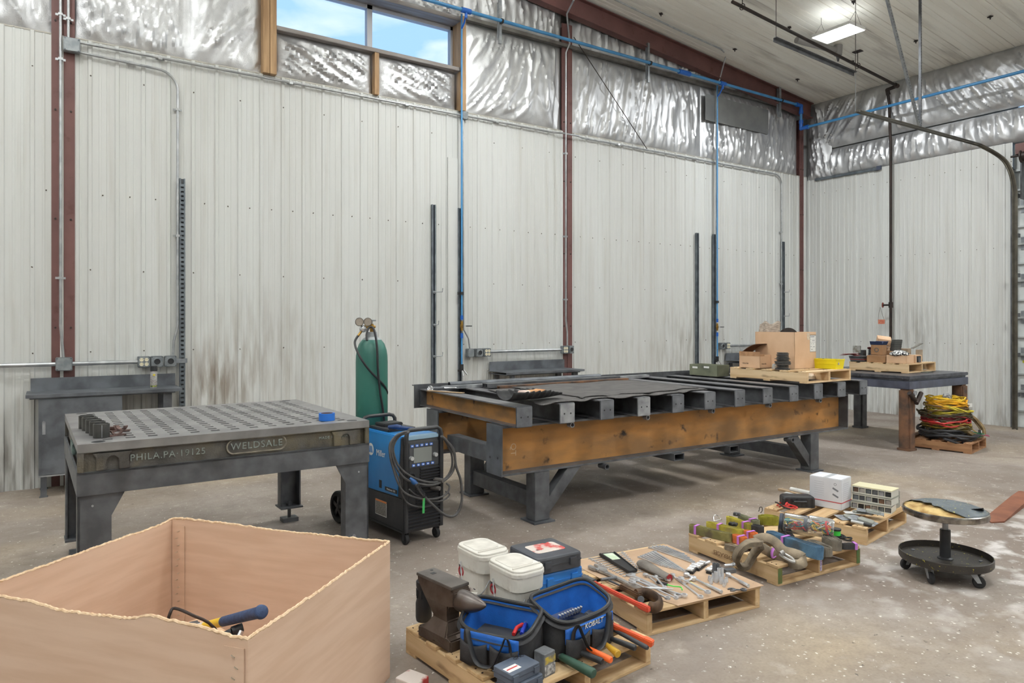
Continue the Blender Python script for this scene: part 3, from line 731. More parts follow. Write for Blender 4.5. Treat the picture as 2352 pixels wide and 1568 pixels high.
# ---------------------------------------------------------------- overhead door at the right
ty = 4.72
TRK = M('galvanised track', (100, 96, 86), (80, 76, 69), 6, rough=.4, metal=.7)
t0 = WY(1968, 257, ty+.36); 
zt_ = WY(2200, 318, ty+.2).z
t = thing('door_track', (12.45, ty, 0), 0, 'curved steel track of the overhead door, running out under the ceiling', 'door track')
a = WY(1970, 256, 4.95)-Vector((12.45, ty, 0)); b = WX(2250, 333, 12.0)-Vector((12.45, ty, 0))
q = WX(2331, 440, 12.45)-Vector((12.45, ty, 0))
c = WX(2300, 362, 12.3)-Vector((12.45, ty, 0)); c2 = WX(2322, 395, 12.40)-Vector((12.45, ty, 0))
path = [a]+smooth_path([b, c, c2, q], 5)+[Vector((q.x, q.y, 0.0))]
m = MB()
for off in (-.028, .028):
    m.tube([p_+Vector((0, off, 0)) for p_ in path], .012, 6)
m.tube([p_+Vector((.0, 0, .012)) for p_ in path], .030, 8, flat=.5)
m.build('track', TRK, t)
jy = WX(2327, 700, XB).y
MB().bb(.20, .245, jy-ty-.005, jy-ty+.02, 0, 4.1).build('jamb_angle', STEEL, t)
for k in range(6): MB().bb(.02, .2, q.y+.0, q.y+.05, .5+k*.62, .56+k*.62).build('bracket', STEEL, t)
for (u0, v0, yy, nm) in ((2040, 0, ty+.25, 'diagonal'), (2116, 0, ty+.25, 'vertical')):
    bot = WY(2114 if nm == 'diagonal' else 2116, 290, ty+.25); tp = WY(u0, v0, yy)
    k = (ceil_z(tp.x)-bot.z)/(tp.z-bot.z) if tp.z > bot.z else 1
    tp = bot+(tp-bot)*k
    one('perforated_angle', MB().bar((0, 0, 0), tp-bot, .05 if nm == 'diagonal' else .022, .004, up=(0, 1, 0) if nm == 'diagonal' else (0, 1, 0)).bar((.0, .018, 0), tp-bot+Vector((0, .018, 0)), .004, .036, up=(0, 1, 0)),
        GALV if nm == 'diagonal' else STEEL, ('pale perforated angle brace slanting from the ceiling to the door track' if nm == 'diagonal' else 'dark perforated angle hanging straight down to the door track'), 'steel angle', bot)
    # the punched holes
    d_ = (tp-bot); n_ = int(d_.length/.04); hm = MB(); dn = d_.normalized()
    for i in range(n_):
        c_ = dn*(i*.04+.02); hm.cyl(c_+Vector((0, -.004, 0)), c_+Vector((0, -.001, 0)), .006, n=6)
    ho = hm.build('punched_holes', BLACK if nm == 'diagonal' else GALV, [o__ for o__ in bpy.data.objects if o__.name.startswith('perforated_angle')][-1]); tag(ho, kind='stuff')
dr = thing('door_1', (XB+.08, 0, 0), kind='structure')
DOORM = M('white door section', (206, 210, 208), (184, 190, 190), 4, rough=.5)
RIBM = M('door rib steel', (182, 186, 186), rough=.4, metal=.5)
zz = 0.0; k = 0
while zz < 4.1:
    MB().bb(0, .04, .9, jy+.02, zz+.004, zz+.575).build('section', DOORM, dr, bevel=.003)
    MB().bb(-.05, 0, .9, jy+.0, zz+.555, zz+.59).bb(-.035, 0, .9, jy, zz+.25, zz+.275).build('stiffener', RIBM, dr)
    hg = MB().bb(-.012, -.001, jy-.16, jy-.08, zz+.48, zz+.68).bb(-.02, -.001, jy-.14, jy-.10, zz+.53, zz+.62).build('hinge', GALV, dr)
    MB().cyl((-.03, jy-.18, zz+.58), (-.03, jy+.02, zz+.58), .010, n=8).cyl((-.03, jy+.0, zz+.58), (-.03, jy+.02, zz+.58), .024, n=12).build('roller', STEEL, dr)
    zz += .58; k += 1
MB().bb(-.006, -.001, jy-.16, jy-.10, 1.02, 1.22).build('yellow_sticker', M('yellow sticker', (206, 200, 60), (170, 168, 60), 50, rough=.6), dr)
sp_ = WX(2342, 345, XB-.2)
t = thing('door_spring_shaft', (XB-.2, sp_.y, sp_.z), 0, 'shaft, bearing plate and drum of the overhead door at the right edge', 'door hardware')
MB().bb(-.05, .19, -.35, .04, -.06, .10).build('mount_beam', MAROON, t)
MB().cyl((0, .12, -.08), (0, -2.2, -.08), .016, n=10).build('shaft', PIPEB, t)
MB().lathe([(.02, 0), (.10, 0), (.10, .02), (.08, .03), (.08, .09), (.10, .10), (.02, .10)], (0, -.02, -.1), 20, axis=(0, -1, 0)).build('cable_drum', PIPEB, t)
MB().bb(.02, .2, -.02, .0, -.75, -.05).build('bearing_plate', STEEL, t)
# ================================================================ BENCHES AND TABLES
def bench(x, label, cabinet=False, w_=1.33, ztop=.975):
    """plate-steel wall bench; origin front-left on the floor"""
    t = thing('steel_bench', (x, 7.9, 0), 0, label, 'workbench', 'steel benches along the long wall')
    MB().bb(0, w_, 0, .50, ztop-.006, ztop).bb(0, w_, 0, .006, ztop-.03, ztop-.006).bb(.03, w_-.06, .03, .45, ztop-.045, ztop-.03).build('top', STEEL_B, t, bevel=.0015)
    MB().bb(.03, w_-.0, .478, .484, ztop, ztop+.125).build('backsplash', STEEL_B, t, bevel=.001)
    for lx, ly in ((.10, .05), (w_-.17, .05), (.10, .44), (w_-.17, .44)):
        l_ = MB().rect_tube((lx+.04, ly+.02, 0), (lx+.04, ly+.02, ztop-.045), .08 if lx > .5 else .05, .05, .004, up=(0, 1, 0)).bb(lx+.005, lx+.075, ly-.01, ly+.05, 0, .006)
        l_.build('leg', STEEL, t)
    if cabinet:
        MB().bb(.10, .79, .03, .45, .20, ztop-.045).build('cabinet', STEEL_B, t, bevel=.002)
        d = MB().bb(.125, .785, .018, .029, .215, ztop-.05).build('door', STEEL_B, t, bevel=.001)
        MB().bb(.13, .155, .0, .018, .60, .72).cyl((.142, .0, .72), (.142, -.03, .72), .010).build('handle', STEEL_L, d)
        MB().bb(.10, .79, .028, .032, .195, .21).build('bottom_lip', STEEL_L, t)
    return t
bench(-.185, 'dark steel bench with a cabinet at the left, spray can standing on it', True)
bench(5.14, 'open dark steel bench below the wall conduit behind the big table', w_=1.36)
bench(10.14, 'open dark steel bench in the far corner, mostly hidden by cartons')
# spray can
t = thing('spray_can', (WY(353, 880, 8.1).x, 8.1, .976), 0, 'grey labelled spray can with black cap on the cabinet bench', 'spray can')
MB().lathe([(0, 0), (.031, 0), (.033, .004), (.033, .165), (.028, .178), (0, .178)], n=20).build('can', M('can label', (176, 178, 176), (140, 128, 126), 30, st=(1, 1, 3), rough=.4), t)
MB().cyl((0, 0, .172), (0, 0, .225), .0325, .031, n=20).build('cap', BLACK, t)
MB().lathe([(.0335, .012), (.0335, .026)], n=20).build('label_band', M('lime label band', (178, 186, 70), (60, 70, 40), 60, rough=.5), t)
MB().prism([(.012*math.cos(k*PI/4), .012*math.sin(k*PI/4)) for k in range(8)], (0, -.0345, .135), (1, 0, 0), (0, 0, 1), (0, .002, 0)).build('label_spot', M('yellow spot', (206, 186, 60), rough=.5), t)

# ---------------------------------------------------------------- cast-iron welding platen on its stand
T = thing('welding_table', (.125, 4.39, 0), math.radians(1.2), 'heavy cast-iron welding table with slotted top and raised lettering', 'welding table')
W_, D_, ZT = 1.66, 1.55, .998
m = MB(); nx, ny = 13, 16
ox, oy = .15, .12; px_, py_ = (W_-2*ox)/(nx-1), (D_-2*oy)/(ny-1); sw, sh = .050, .040
zb_ = ZT-.045
# lattice: full strips between slot rows, short bars between slots
yy = 0
for j in range(ny):
    yc = oy+j*py_
    m.bb(0, W_, yy, yc-sh/2, zb_, ZT); yy = yc+sh/2
    xx = 0
    for i in range(nx):
        xc = ox+i*px_+(.0 if j % 2 == 0 else .0); m.bb(xx, xc-sw/2, yc-sh/2, yc+sh/2, zb_, ZT); xx = xc+sw/2
    m.bb(xx, W_, yc-sh/2, yc+sh/2, zb_, ZT)
m.bb(0, W_, yy, D_, zb_, ZT)
m.build('slotted_top', CAST_TOP, T)
for (hx, hy) in ((.10, .055), (W_-.10, .055), (.10, D_-.055), (W_-.10, D_-.055)):
    MB().cyl((hx, hy, ZT+.0002), (hx, hy, ZT+.0008), .034, n=24).build('corner_hole', BLACK, T)
zp0 = .845
m = MB().bb(.0, W_, .02, .055, zp0, zb_).bb(0, W_, D_-.055, D_-.02, zp0, zb_).bb(.02, .055, 0.02, D_-.02, zp0, zb_).bb(W_-.055, W_-.02, .02, D_-.02, zp0, zb_)
m.bb(0, W_, 0, D_, zb_-.004, zb_)
for k in range(1, 6): m.bb(.05, W_-.05, k*D_/6-.01, k*D_/6+.01, zp0, zb_)
m.build('apron', CAST, T)
# corner lug with arch, on the near face
for x0 in (.085, W_-.245):
    m = MB()
    pr = [(0, 0), (.05, 0), (.05, .045)]+[(.08+.03*math.cos(a_), .045+.03*math.sin(a_)) for a_ in [PI-k*PI/8 for k in range(1, 8)]]+[(.11, .045), (.11, 0), (.16, 0), (.16, .07), (.175, .095), (-.015, .095), (0, .07)]
    m.prism(pr, (x0, .001, zp0+.002), (1, 0, 0), (0, 0, 1), (0, .02, 0))
    m.build('corner_lug', CAST, T, bevel=.003)
for x0 in (0, W_-.03): MB().bb(x0, x0+.03, 0, .02, zp0, zb_).build('corner_post', CAST, T, bevel=.003)
RAISED = M('worn raised lettering', (156, 166, 164), (128, 138, 134), 40, rough=.45, metal=.5)
text('PHILA.PA\u00b719125', .052, RAISED, T, (.445, .017, zp0+.052), (1, 0, .0), (0, 0, 1), .003, spacing=1.12)
text('WELDSALE', .058, RAISED, T, (.935, .013, zp0+.060), (1, 0, 0), (0, 0, 1), .003, spacing=1.12)
text('MADE IN INDIA', .024, RAISED, T, (1.42, .018, zp0+.062), (1, 0, 0), (0, 0, 1), .002, spacing=1.2)
ov = [(.135*(1 if abs(math.cos(a_)) > .01 else 0)*(1 if math.cos(a_) > 0 else -1)+.04*math.cos(a_), .042*math.sin(a_)) for a_ in [2*PI*k/32+.05 for k in range(32)]]
MB().prism(ov, (.935, .014, zp0+.060), (1, 0, 0), (0, 0, 1), (0, .006, 0)).build('nameplate_oval', CAST, T)
MB().tube([Vector((.935+p_[0], .014, zp0+.060+p_[1])) for p_ in ov], .005, 6, closed=True).build('nameplate_rim', M('worn cast rim', (148, 142, 128), (120, 114, 104), 30, rough=.5, metal=.4, bump=.3), T)
MB().bb(-.001, .02, .50, .74, zp0+.02, zp0+.085).build('side_nameplate', M('teal worn nameplate', (108, 128, 124), (70, 84, 84), 30, rough=.5, metal=.3), T, bevel=.004)
zs0 = .72
m = MB().bb(-.004, W_+.0, .0, .012, zs0, zp0).bb(-.004, W_, D_-.012, D_, zs0, zp0).bb(-.004, .008, .0, D_, zs0, zp0).bb(W_-.012, W_, 0, D_, zs0, zp0).bb(0, W_, .0, .08, zp0-.012, zp0-.0005).bb(0, W_, D_-.08, D_, zp0-.012, zp0-.0005)
m.build('stand_rail', STEEL, T, bevel=.002)
for ix, (lx, sx) in enumerate(((0, 1), (W_, -1))):
    for iy, (ly, sy) in enumerate(((0, 1), (D_, -1))):
        X = (sx, 0, 0); pr = [(.0, .13), (.16, .13), (.16, .595), (.225, zs0), (0, zs0)]
        m = MB().prism(pr, (lx, ly+sy*.014, 0), X, (0, 0, 1), (0, sy*.012, 0))
        m.bb(min(lx+sx*.012, lx), max(lx+sx*.012, lx), min(ly+sy*.014, ly+sy*.12), max(ly+sy*.014, ly+sy*.12), .13, zs0)
        m.bb(min(lx+sx*.16, lx+sx*.148), max(lx+sx*.16, lx+sx*.148), min(ly+sy*.026, ly+sy*.10), max(ly+sy*.026, ly+sy*.10), .13, zs0)
        l_ = m.build('leg', STEEL, T)
        cx_, cy_ = lx+sx*.085, ly+sy*.085
        MB().box((cx_, cy_, .124), (.18, .17, .012)).build('foot_plate', STEEL, l_)
        MB().cyl((cx_, cy_, .03), (cx_, cy_, .165), .014, n=12).cyl((cx_, cy_, .13), (cx_, cy_, .150), .028, n=6).build('levelling_screw', STEEL, l_)
        MB().box((cx_, cy_, .016), (.125, .10, .032)).build('foot_block', STEEL, l_)
        m = MB()
        m.cyl((lx+sx*.105, ly+sy*.012, .24), (lx+sx*.105, ly+sy*.004, .24), .013, n=12).cyl((lx+sx*.07, ly+sy*.012, .66), (lx+sx*.07, ly+sy*.008, .66), .006, n=8)
        tag(m.build('bolts', STEEL_L, l_), kind='stuff')
# things on the platen
ztp = ZT+.001
PIPEC = M('cut pipe steel', (88, 88, 86), (70, 70, 69), 12, rough=.4, metal=.6)
base = G(233, 1004, ztp)
names_ = ['frontmost of the row of cut steel pipe rounds on the welding table', 'second cut steel round from the front of the row on the welding table', 'third cut steel round from the front of the row on the welding table',
          'fourth cut steel round from the front of the row on the welding table', 'rearmost cut steel round of the row on the welding table']
for k in range(5):
    p = base+Vector((-.014*k, .112*k+.01, 0)) if k else base
    if k == 0:
        c0 = thing('pipe_round', p, 0, names_[0], 'steel round', 'cut steel rounds on the welding table')
        MB().lathe([(.0, 0), (.042, 0), (.042, .078), (.036, .079), (.036, .074), (0, .074)], n=28).build('body', PIPEC, c0)
        MB().bb(-.002, .002, -.0428, -.0415, .004, .074).build('seam', STEEL_L, c0)
    else: dup(c0, p, .3*k, names_[k])
SH = M('rusty clamp half', (128, 104, 98), (92, 74, 70), 30, rough=.6, metal=.4)
for k, (u, v, rz, lab) in enumerate(((268, 1000, .2, 'nearest of the three small rusty pipe clamp halves beside the rounds'), (262, 990, 1.1, 'middle of the three small rusty pipe clamp halves beside the rounds'), (279, 989, -.7, 'right of the three small rusty pipe clamp halves beside the rounds'))):
    p = G(u, v, ztp)
    m = MB()
    pr = arc_pts((0, 0, 0), .033, PI*1.05, PI*1.95, 10, (1, 0, 0), (0, 0, 1)); pr2 = arc_pts((0, 0, 0), .025, PI*1.95, PI*1.05, 10, (1, 0, 0), (0, 0, 1))
    m.prism([(q.x, q.z) for q in pr+pr2], (0, -.015, .036), (1, 0, 0), (0, 0, 1), (0, .03, 0)).bb(-.045, .045, -.02, .02, 0, .008)
    one('pipe_clamp', m, SH, lab, 'clamp', p, rz, 'rusty pipe clamp halves')
p = G(757, 967, ztp)
t = thing('tape_roll', p+Vector((0, .055, 0)), 0, 'roll of bright blue tape near the right end of the welding table', 'tape roll')
TAPE = M('blue masking tape', (30, 106, 196), rough=.55)
MB().lathe([(.040, 0), (.052, 0), (.052, .048), (.040, .048), (.040, 0)], n=32).build('tape', TAPE, t)
MB().lathe([(.0375, .0), (.0398, 0), (.0398, .048), (.0375, .048), (.0375, 0)], n=32).build('core', CARD_D, t)

# ---------------------------------------------------------------- long beam table
RZ = math.radians(-1.05); O = Vector((3.02, 4.694, 0))
BT = thing('beam_table', O, RZ, 'very long fabrication table of steel beams with rusty sides and capped crossbars', 'fabrication table')
Rm = Matrix.Rotation(RZ, 3, 'Z')
def BL(p): return Rm.transposed()@(Vector(p)-O)        # world -> table
def BW(x, y, z): return Rm@Vector((x, y, z))+O           # table -> world
LEN = 4.70; ZB0, ZB1, ZB2 = .42, .82, .99
for y0, nm in ((0, 'front_beam'), (1.14, 'rear_beam')):
    b_ = MB().ibeam((.0, y0+.12, (ZB0+ZB1)/2), (LEN, y0+.12, (ZB0+ZB1)/2), .24, .40, .016, .012, 0, 1).build(nm, [STEEL, RUST], BT)
    for x in (-.012, LEN): MB().bb(x, x+.012, y0-.0, y0+.24, ZB0-.004, ZB1+.004).build('end_plate', STEEL_B if x < 0 else STEEL, b_, bevel=.002)
    if y0 == 0:
        m = MB()
        for yy_, z_ in ((.06, .56), (.18, .55)): m.cyl((-.0125, yy_, z_), (-.014, yy_, z_), .010, n=10)
        tag(m.build('bolt_holes', BLACK, b_), kind='stuff')
        CHALK = M('chalk mark', (186, 160, 130), rough=.9)
        text('QT', .075, CHALK, b_, (.17, .1125, .605), (0, 0, -1), (1, 0, 0), .0006, 'chalk_mark')
CAPM = M('bar cap steel', (122, 125, 131), (96, 99, 105), 8, rough=.42, metal=.3)
BARM = M('crossbar steel', (118, 118, 121), (92, 92, 96), 6, rough=.42, metal=.35)
nb = 12; sp = (7.713-3.05)/(nb-1)
for k in range(nb):
    x0 = .03+k*sp
    w_ = .155
    b_ = MB().ibeam((x0+w_/2, -.14, (ZB1+ZB2)/2+.002), (x0+w_/2, 1.62, (ZB1+ZB2)/2+.002), w_, ZB2-ZB1-.004, .010, .008, 0, 1).build('crossbar', [BARM, RUST if k in (0,) else STEEL], BT)
    cm = STEEL_L if k in (1, 3) else CAPM
    MB().bb(x0-.001, x0+w_+.001, -.152, -.14, ZB1+.003, ZB2+.001).build('end_cap', cm, b_, bevel=.006)
    MB().bb(x0-.001, x0+w_+.001, 1.62, 1.632, ZB1+.003, ZB2+.001).build('end_cap', STEEL_B, b_, bevel=.006)
    m = MB()
    for hx in (.045, .11): m.cyl((x0+hx, -.1521, .905), (x0+hx, -.1535, .905), .007, n=10)
    tag(m.build('bolt_holes', BLACK, b_), kind='stuff')
    if k in (1, 3, 5, 7, 9):
        MB().lathe([(.016, 0), (.022, 0), (.022, .05), (.016, .05), (.016, 0)], (x0+w_-.01, -.08, ZB1-.018), 14, axis=(0, -1, 0)).build('lug_ring', STEEL_L, b_)
MB().bb(-.02, LEN+.04, 1.645, 1.655, .80, 1.035).bb(-.02, LEN+.04, 1.655, 1.70, 1.02, 1.03).build('rear_stop_plate', STEEL, BT)
for x in (.15, LEN-.20): MB().rect_tube((x, .24, .53), (x, 1.14, .53), .12, .13, .006).build('cross_tube', STEEL, BT)
for x in (1.93, 2.70): MB().rect_tube((x, -.04, ZB0-.035), (x, 1.40, ZB0-.035), .13, .066, .006).build('under_tube', STEEL, BT)
for (u, v) in ((1401, 1064), (1819, 1000)):
    p = BL(WY(u, v, 4.60))
    MB().lathe([(.019, 0), (.026, 0), (.026, .10), (.019, .10), (.019, 0)], (p.x, .06, ZB0-.03), 14, axis=(0, -1, 0)).build('pipe_stub', STEEL, BT)
for lx, sx in ((.295, 1), (3.985, -1)):
    for ly in (0.0, 1.03+.05):
        l_ = MB().rect_tube((lx+.085, ly+.06, .016), (lx+.085, ly+.06, ZB0), .17 if False else .15, .13, .008, up=(0, 1, 0)).build('leg', STEEL, BT, bevel=.004)
        MB().bb(lx-.02, lx+.19, ly-.045, ly+.165, 0, .015).build('base_plate', STEEL_B if ly < .5 else STEEL, l_, bevel=.002)
        xa = lx+.085+sx*.075
        MB().prism([(-.002, .05), (-.002, .19), (.20, ZB0-.001), (.345, ZB0-.001)], (xa, ly+.01, 0), (sx, 0, 0), (0, 0, 1), (0, .10, 0)).build('knee_brace', STEEL, l_, bevel=.003)
    MB().rect_tube((lx+.085, .12, .175), (lx+.085, 1.08, .175), .10, .13, .006).build('stretcher', STEEL, BT)
z1 = ZB2+.002
# steel stock lying along the back of the table
def stock(a, b, w_, h_, label, mat, round_=False, z=z1, name='steel_tube'):
    """a, b: table coordinates of the axis ends"""
    A, B_ = BW(a[0], a[1], z+h_/2), BW(b[0], b[1], z+h_/2); m = MB()
    if round_:
        m.lathe([(w_/2-.004, 0), (w_/2, 0), (w_/2, (B_-A).length), (w_/2-.004, (B_-A).length), (w_/2-.004, 0)], (0, 0, 0), 18, axis=(B_-A))
    else: m.rect_tube((0, 0, 0), B_-A, w_, h_, .004)
    return one(name, m, mat, label, 'steel stock', A, group='steel stock lying on the beam table')
stock((.33, 1.57), (2.33, 1.61), .060, .060, 'round steel pipe lying furthest back on the beam table', STEEL_B, True, name='steel_pipe')
stock((.20, 1.46), (3.0, 1.52), .070, .030, 'long flat pale steel tube lying in front of the round pipe', STEEL_L)
stock((.62, 1.375), (2.42, 1.425), .045, .045, 'rear one of the pair of square steel tubes on the beam table', STEEL)
stock((.62, 1.325), (2.42, 1.375), .045, .045, 'front one of the pair of square steel tubes on the beam table', STEEL)
stock((.70, 1.22), (2.48, 1.30), .045, .025, 'small flat steel tube, nearest the grey mat', RUST_D)
# ratchet strap bits and wooden strip at the left end
p = BL(G(985, 897, z1))
t = thing('scale_hook', BW(p.x, p.y, z1), .4, 'small chrome hook and chain lying at the left end of the beam table', 'hook')
m = MB()
for k in range(5): m.tube(arc_pts((.0+.012*k, .01*math.sin(k*2), .012+.007*(k % 3)), .018, 0, 2*PI, 10, (math.cos(k), math.sin(k), .2), (0, .3, 1)), .004, 6)
m.build('chain', CHROME, t); MB().cyl((.05, -.01, .018), (.16, -.05, .016), .016, n=12).build('barrel', STEEL, t); MB().tube([(.16, -.05, .016), (.22, -.06, .014), (.27, -.09, .012), (.30, -.10, .01)], .008, 8).build('spike', CHROME, t)
a, b = BL(G(948, 899, z1)), BL(G(1052, 901, z1))
one('wood_strip', MB().bar(BW(0.0, a.y-.03, z1+.004)-BW(0.0, a.y-.03, z1+.004), BW(b.x, b.y-.1, z1+.004)-BW(0.0, a.y-.03, z1+.004), .05, .006), M('thin plywood strip', (170, 146, 116), (150, 124, 96), 6, rough=.8), 'thin plywood strip across the left corner of the beam table', 'wood strip', BW(0, a.y-.03, z1+.004))
# grey ribbed mats (two layers)
MAT_ = M('grey ribbed mat', (96, 93, 92), (82, 80, 79), 8, rough=.9)
nt = MAT_.node_tree; wv = nt.nodes.new('ShaderNodeTexWave'); wv.inputs['Scale'].default_value = 22; wv.inputs['Distortion'].default_value = 1.5; wv.inputs['Detail'].default_value = 1
tcn = nt.nodes.new('ShaderNodeTexCoord'); bpn = nt.nodes.new('ShaderNodeBump'); bpn.inputs['Strength'].default_value = .6; bpn.inputs['Distance'].default_value = .006
nt.links.new(tcn.outputs['Object'], wv.inputs['Vector']); nt.links.new(wv.outputs['Fac'], bpn.inputs['Height']); nt.links.new(bpn.outputs[0], nt.nodes['Principled BSDF'].inputs['Normal'])
def mat_layer(corners, z, label, wav):
    c = [Vector(BW(*p)) for p in corners]; o = c[0].copy()
    def fn(u, v):
        p = (c[0]*(1-u)+c[1]*u)*(1-v)+(c[3]*(1-u)+c[2]*u)*v
        sag = 0
        lx = BL(p).x; fr = ((lx-.03) % sp)/sp
        if .42 < fr < .95 and BL(p).y < .02: sag = -.012*math.sin((fr-.42)/.53*PI)*wav
        e = .03*math.sin(u*9+z*100)*(1-v)**3+.02*math.sin(u*23)*(1-v)**4
        return (p.x-o.x, p.y-o.y+e, z+sag+.004*math.sin(u*14)*math.sin(v*5)*wav+.006)
    m = MB().plane_grid(fn, 60, 24)
    return one('floor_mat', m, MAT_, label, 'mat', (o.x, o.y, 0), solid=.006, group='grey ribbed mats on the beam table')
mat_layer([(.26, -.13, 0), (2.35, -.02, 0), (2.45, 1.16, 0), (.52, 1.12, 0)], z1+.002, 'lower grey ribbed mat laid over the crossbars at the left half', 1)
mat_layer([(.80, .0, 0), (2.30, .06, 0), (2.40, 1.14, 0), (.80, 1.13, 0)], z1+.012, 'upper grey ribbed mat on top of another, its wavy front edge showing', 1.)
# black corrugated tray holding a tan glove
p = G(1225, 918, z1+.02); tr = thing('corrugated_tray', (p.x, p.y, z1+.024), .12, 'black corrugated rubber gauntlet tray on the grey mat', 'tray')
def tray(u, v):
    a_ = PI*(v-.5)*.9; x = (u-.5)*.62
    wob = .010*math.sin(u*60)*(1 if .2 < u < .75 else .2)
    r = .10*(1-.75*max(0, u-.62)/.38)
    return (x, math.sin(a_)*(r+wob)*1.1, .006+(.085 if v > .5 or True else 0)*(1-math.cos(a_))*(r+wob)/.1+.05*max(0, u-.6)**1.3+.05*max(0, .14-u))
MB().plane_grid(tray, 70, 14).build('tray', RUB, tr, solid=.005)
gl = thing('work_glove', (p.x-.02, p.y, z1+.075), .2, 'tan and white leather work glove lying in the black tray', 'glove')
GLV = M('tan leather', (206, 158, 108), (176, 124, 82), 10, rough=.8); GLW = M('white cuff canvas', (214, 196, 186), (178, 150, 146), 14, rough=.9)
m = MB().rbox((0, 0, .01), (.11, .09, .032), .03, top_r=.01)
for k in range(4): m.tube(smooth_path([(.05, -.033+.022*k, .012), (.10, -.036+.024*k, .018), (.135+.01*(k % 3), -.038+.025*k, .010)], 3), .0115, 8)
m.tube(smooth_path([(.0, -.04, .012), (.04, -.075, .014), (.075, -.085, .012)], 3), .012, 8)
m.build('palm', GLV, gl); MB().rbox((-.085, 0, .012), (.09, .085, .034), .02, top_r=.01).build('cuff', GLW, gl)

# ---------------------------------------------------------------- steel table at the right
TBL = M('blue grey painted steel', (98, 102, 120), (80, 83, 96), 5, rough=.4, metal=.4, c3=(110, 112, 120), s3=14, lo3=.6, hi3=.8)
TBT = M('scarred table plate', (104, 106, 114), (74, 76, 83), 7, rough=.4, metal=.5, c3=(128, 130, 134), s3=20, lo3=.62, hi3=.72, bump=.2)
T2 = thing('steel_table', (9.20, 4.66, 0), math.radians(-1.6), 'square steel work table with rusty legs and a pallet on top', 'steel table')
MB().bb(.0, 1.50, .0, 1.62, .792, .893).build('apron', TBL, T2, bevel=.004)
MB().bb(.02, 1.48, .02, 1.60, .895, .918).bb(-.0, 1.50, -.0, 1.64, .920, .962).build('top_plate', TBT, T2, bevel=.006)
for lx, ly in ((.07, .07), (1.41, .07), (.07, 1.53), (1.41, 1.53)):
    l_ = MB().bar((lx, ly, .012), (lx, ly, .792), .15, .15, up=(0, 1, 0)).build('leg', RUST_D if ly < 1 else STEEL, T2, bevel=.02)
    MB().bb(lx-.085, lx+.085, ly-.085, ly+.085, 0, .03).build('foot', RUST_D if ly < 1 else STEEL, l_, bevel=.004)
MB().tube([(-.06, -.03, .755), (.03, -.04, .68), (.07, -.04, .655)], .028, 10).build('pipe_stub', PIPEB, T2)
MB().tube([(.22, -.03, .74), (.12, -.05, .67), (.05, -.06, .62)], .028, 10).build('pipe_stub', PIPEB, T2)
MB().lathe([(.0, 0), (.03, 0), (.03, .02), (0, .02)], (.09, -.015, .745), 14, axis=(0, -1, 0)).build('bolt_head', STEEL_L, T2)
p = G(2088, 862, .965)
# ================================================================ WELDER ON ITS CART, GAS CYLINDER
MB_BLUE = M('machine blue', (38, 128, 196), (32, 112, 178), 2, rough=.32, coat=.2)
PLB = M('machine black plastic', (42, 43, 46), (52, 53, 56), 12, rough=.42)
Wo = Vector((2.185, 4.74, 0)); WR = math.radians(6.8)
WD = thing('welder', Wo, WR, 'blue and black wheeled welding machine with coiled grey cables on its front', 'welding machine')
Rw = Matrix.Rotation(WR, 3, 'Z')
WW = .335
MB().prism([(.09, .345), (.70, .33), (.70, .80), (.045, .80)], (0, 0, 0), (0, 1, 0), (0, 0, 1), (WW, 0, 0)).build('blue_housing', MB_BLUE, WD, bevel=.008)
MB().prism([(.02, .10), (.70, .10), (.70, .33), (.085, .345), (.02, .345)], (.004, 0, 0), (0, 1, 0), (0, 0, 1), (WW-.008, 0, 0)).build('lower_cabinet', PLB, WD, bevel=.006)
MB().prism([(.0, .09), (.03, .09), (.03, .34), (.09, .345), (.045, .80), (.02, .80), (.0, .74)], (-.004, 0, 0), (0, 1, 0), (0, 0, 1), (WW+.008, 0, 0)).build('front_bezel', PLB, WD, bevel=.008)
h_ = MB()
h_.tube([(.012, -.005, .10), (.012, -.008, .45), (.012, -.01, .76)]+[(.012, -.008, .80), (.02, -.004, .835), (.045, 0, .852), (WW-.045, 0, .852), (WW-.02, -.004, .835), (WW-.012, -.008, .80), (WW-.012, -.01, .76), (WW-.012, -.008, .45), (WW-.012, -.005, .10)], .0165, 10)
h_.build('front_handle', PLB, WD)
MB().tube([(.02, .66, .79), (.02, .665, .85), (.035, .67, .875), (.07, .67, .885), (WW-.07, .67, .885), (WW-.035, .67, .875), (WW-.02, .665, .85), (WW-.02, .66, .79)], .015, 10).build('rear_handle', PLB, WD)
MB().bb(.03, WW-.03, .0, .06, .775, .803).build('top_visor', M('pale blue visor', (140, 168, 188), rough=.4), WD, bevel=.004)
MB().bb(.04, WW-.04, .30, .62, .80, .82).bb(.09, WW-.07, .45, .60, .82, .845).build('top_tray', PLB, WD, bevel=.006)
cp = MB().bb(.035, WW-.035, -.008, .0, .57, .755).build('control_panel', M('panel charcoal', (66, 68, 72), rough=.5), WD, bevel=.003)
MB().bb(.075, .235, -.0105, -.008, .605, .715).build('display', SCREEN, cp)
BT_ = M('blue button', (70, 120, 214), rough=.4)
for k in range(5):
    for z_ in (.733, .588):
        bt = MB().rbox((.062+.042*k+(.012 if z_ < .6 else 0), 0, 0), (.026, .018, .004), .004)
        bt = bt.build('button', BT_, cp, rot=(PI/2, 0, 0)); bt.location = (0, -.010, z_)
        MB().bb(.055+.042*k+(.012 if z_ < .6 else 0), .069+.042*k+(.012 if z_ < .6 else 0), -.0128, -.0122, z_-.004, z_+.004).build('button_icon', WHITE, bt).matrix_parent_inverse = (Matrix.Translation((0, -.010, z_))@Matrix.Rotation(PI/2, 4, 'X')).inverted()
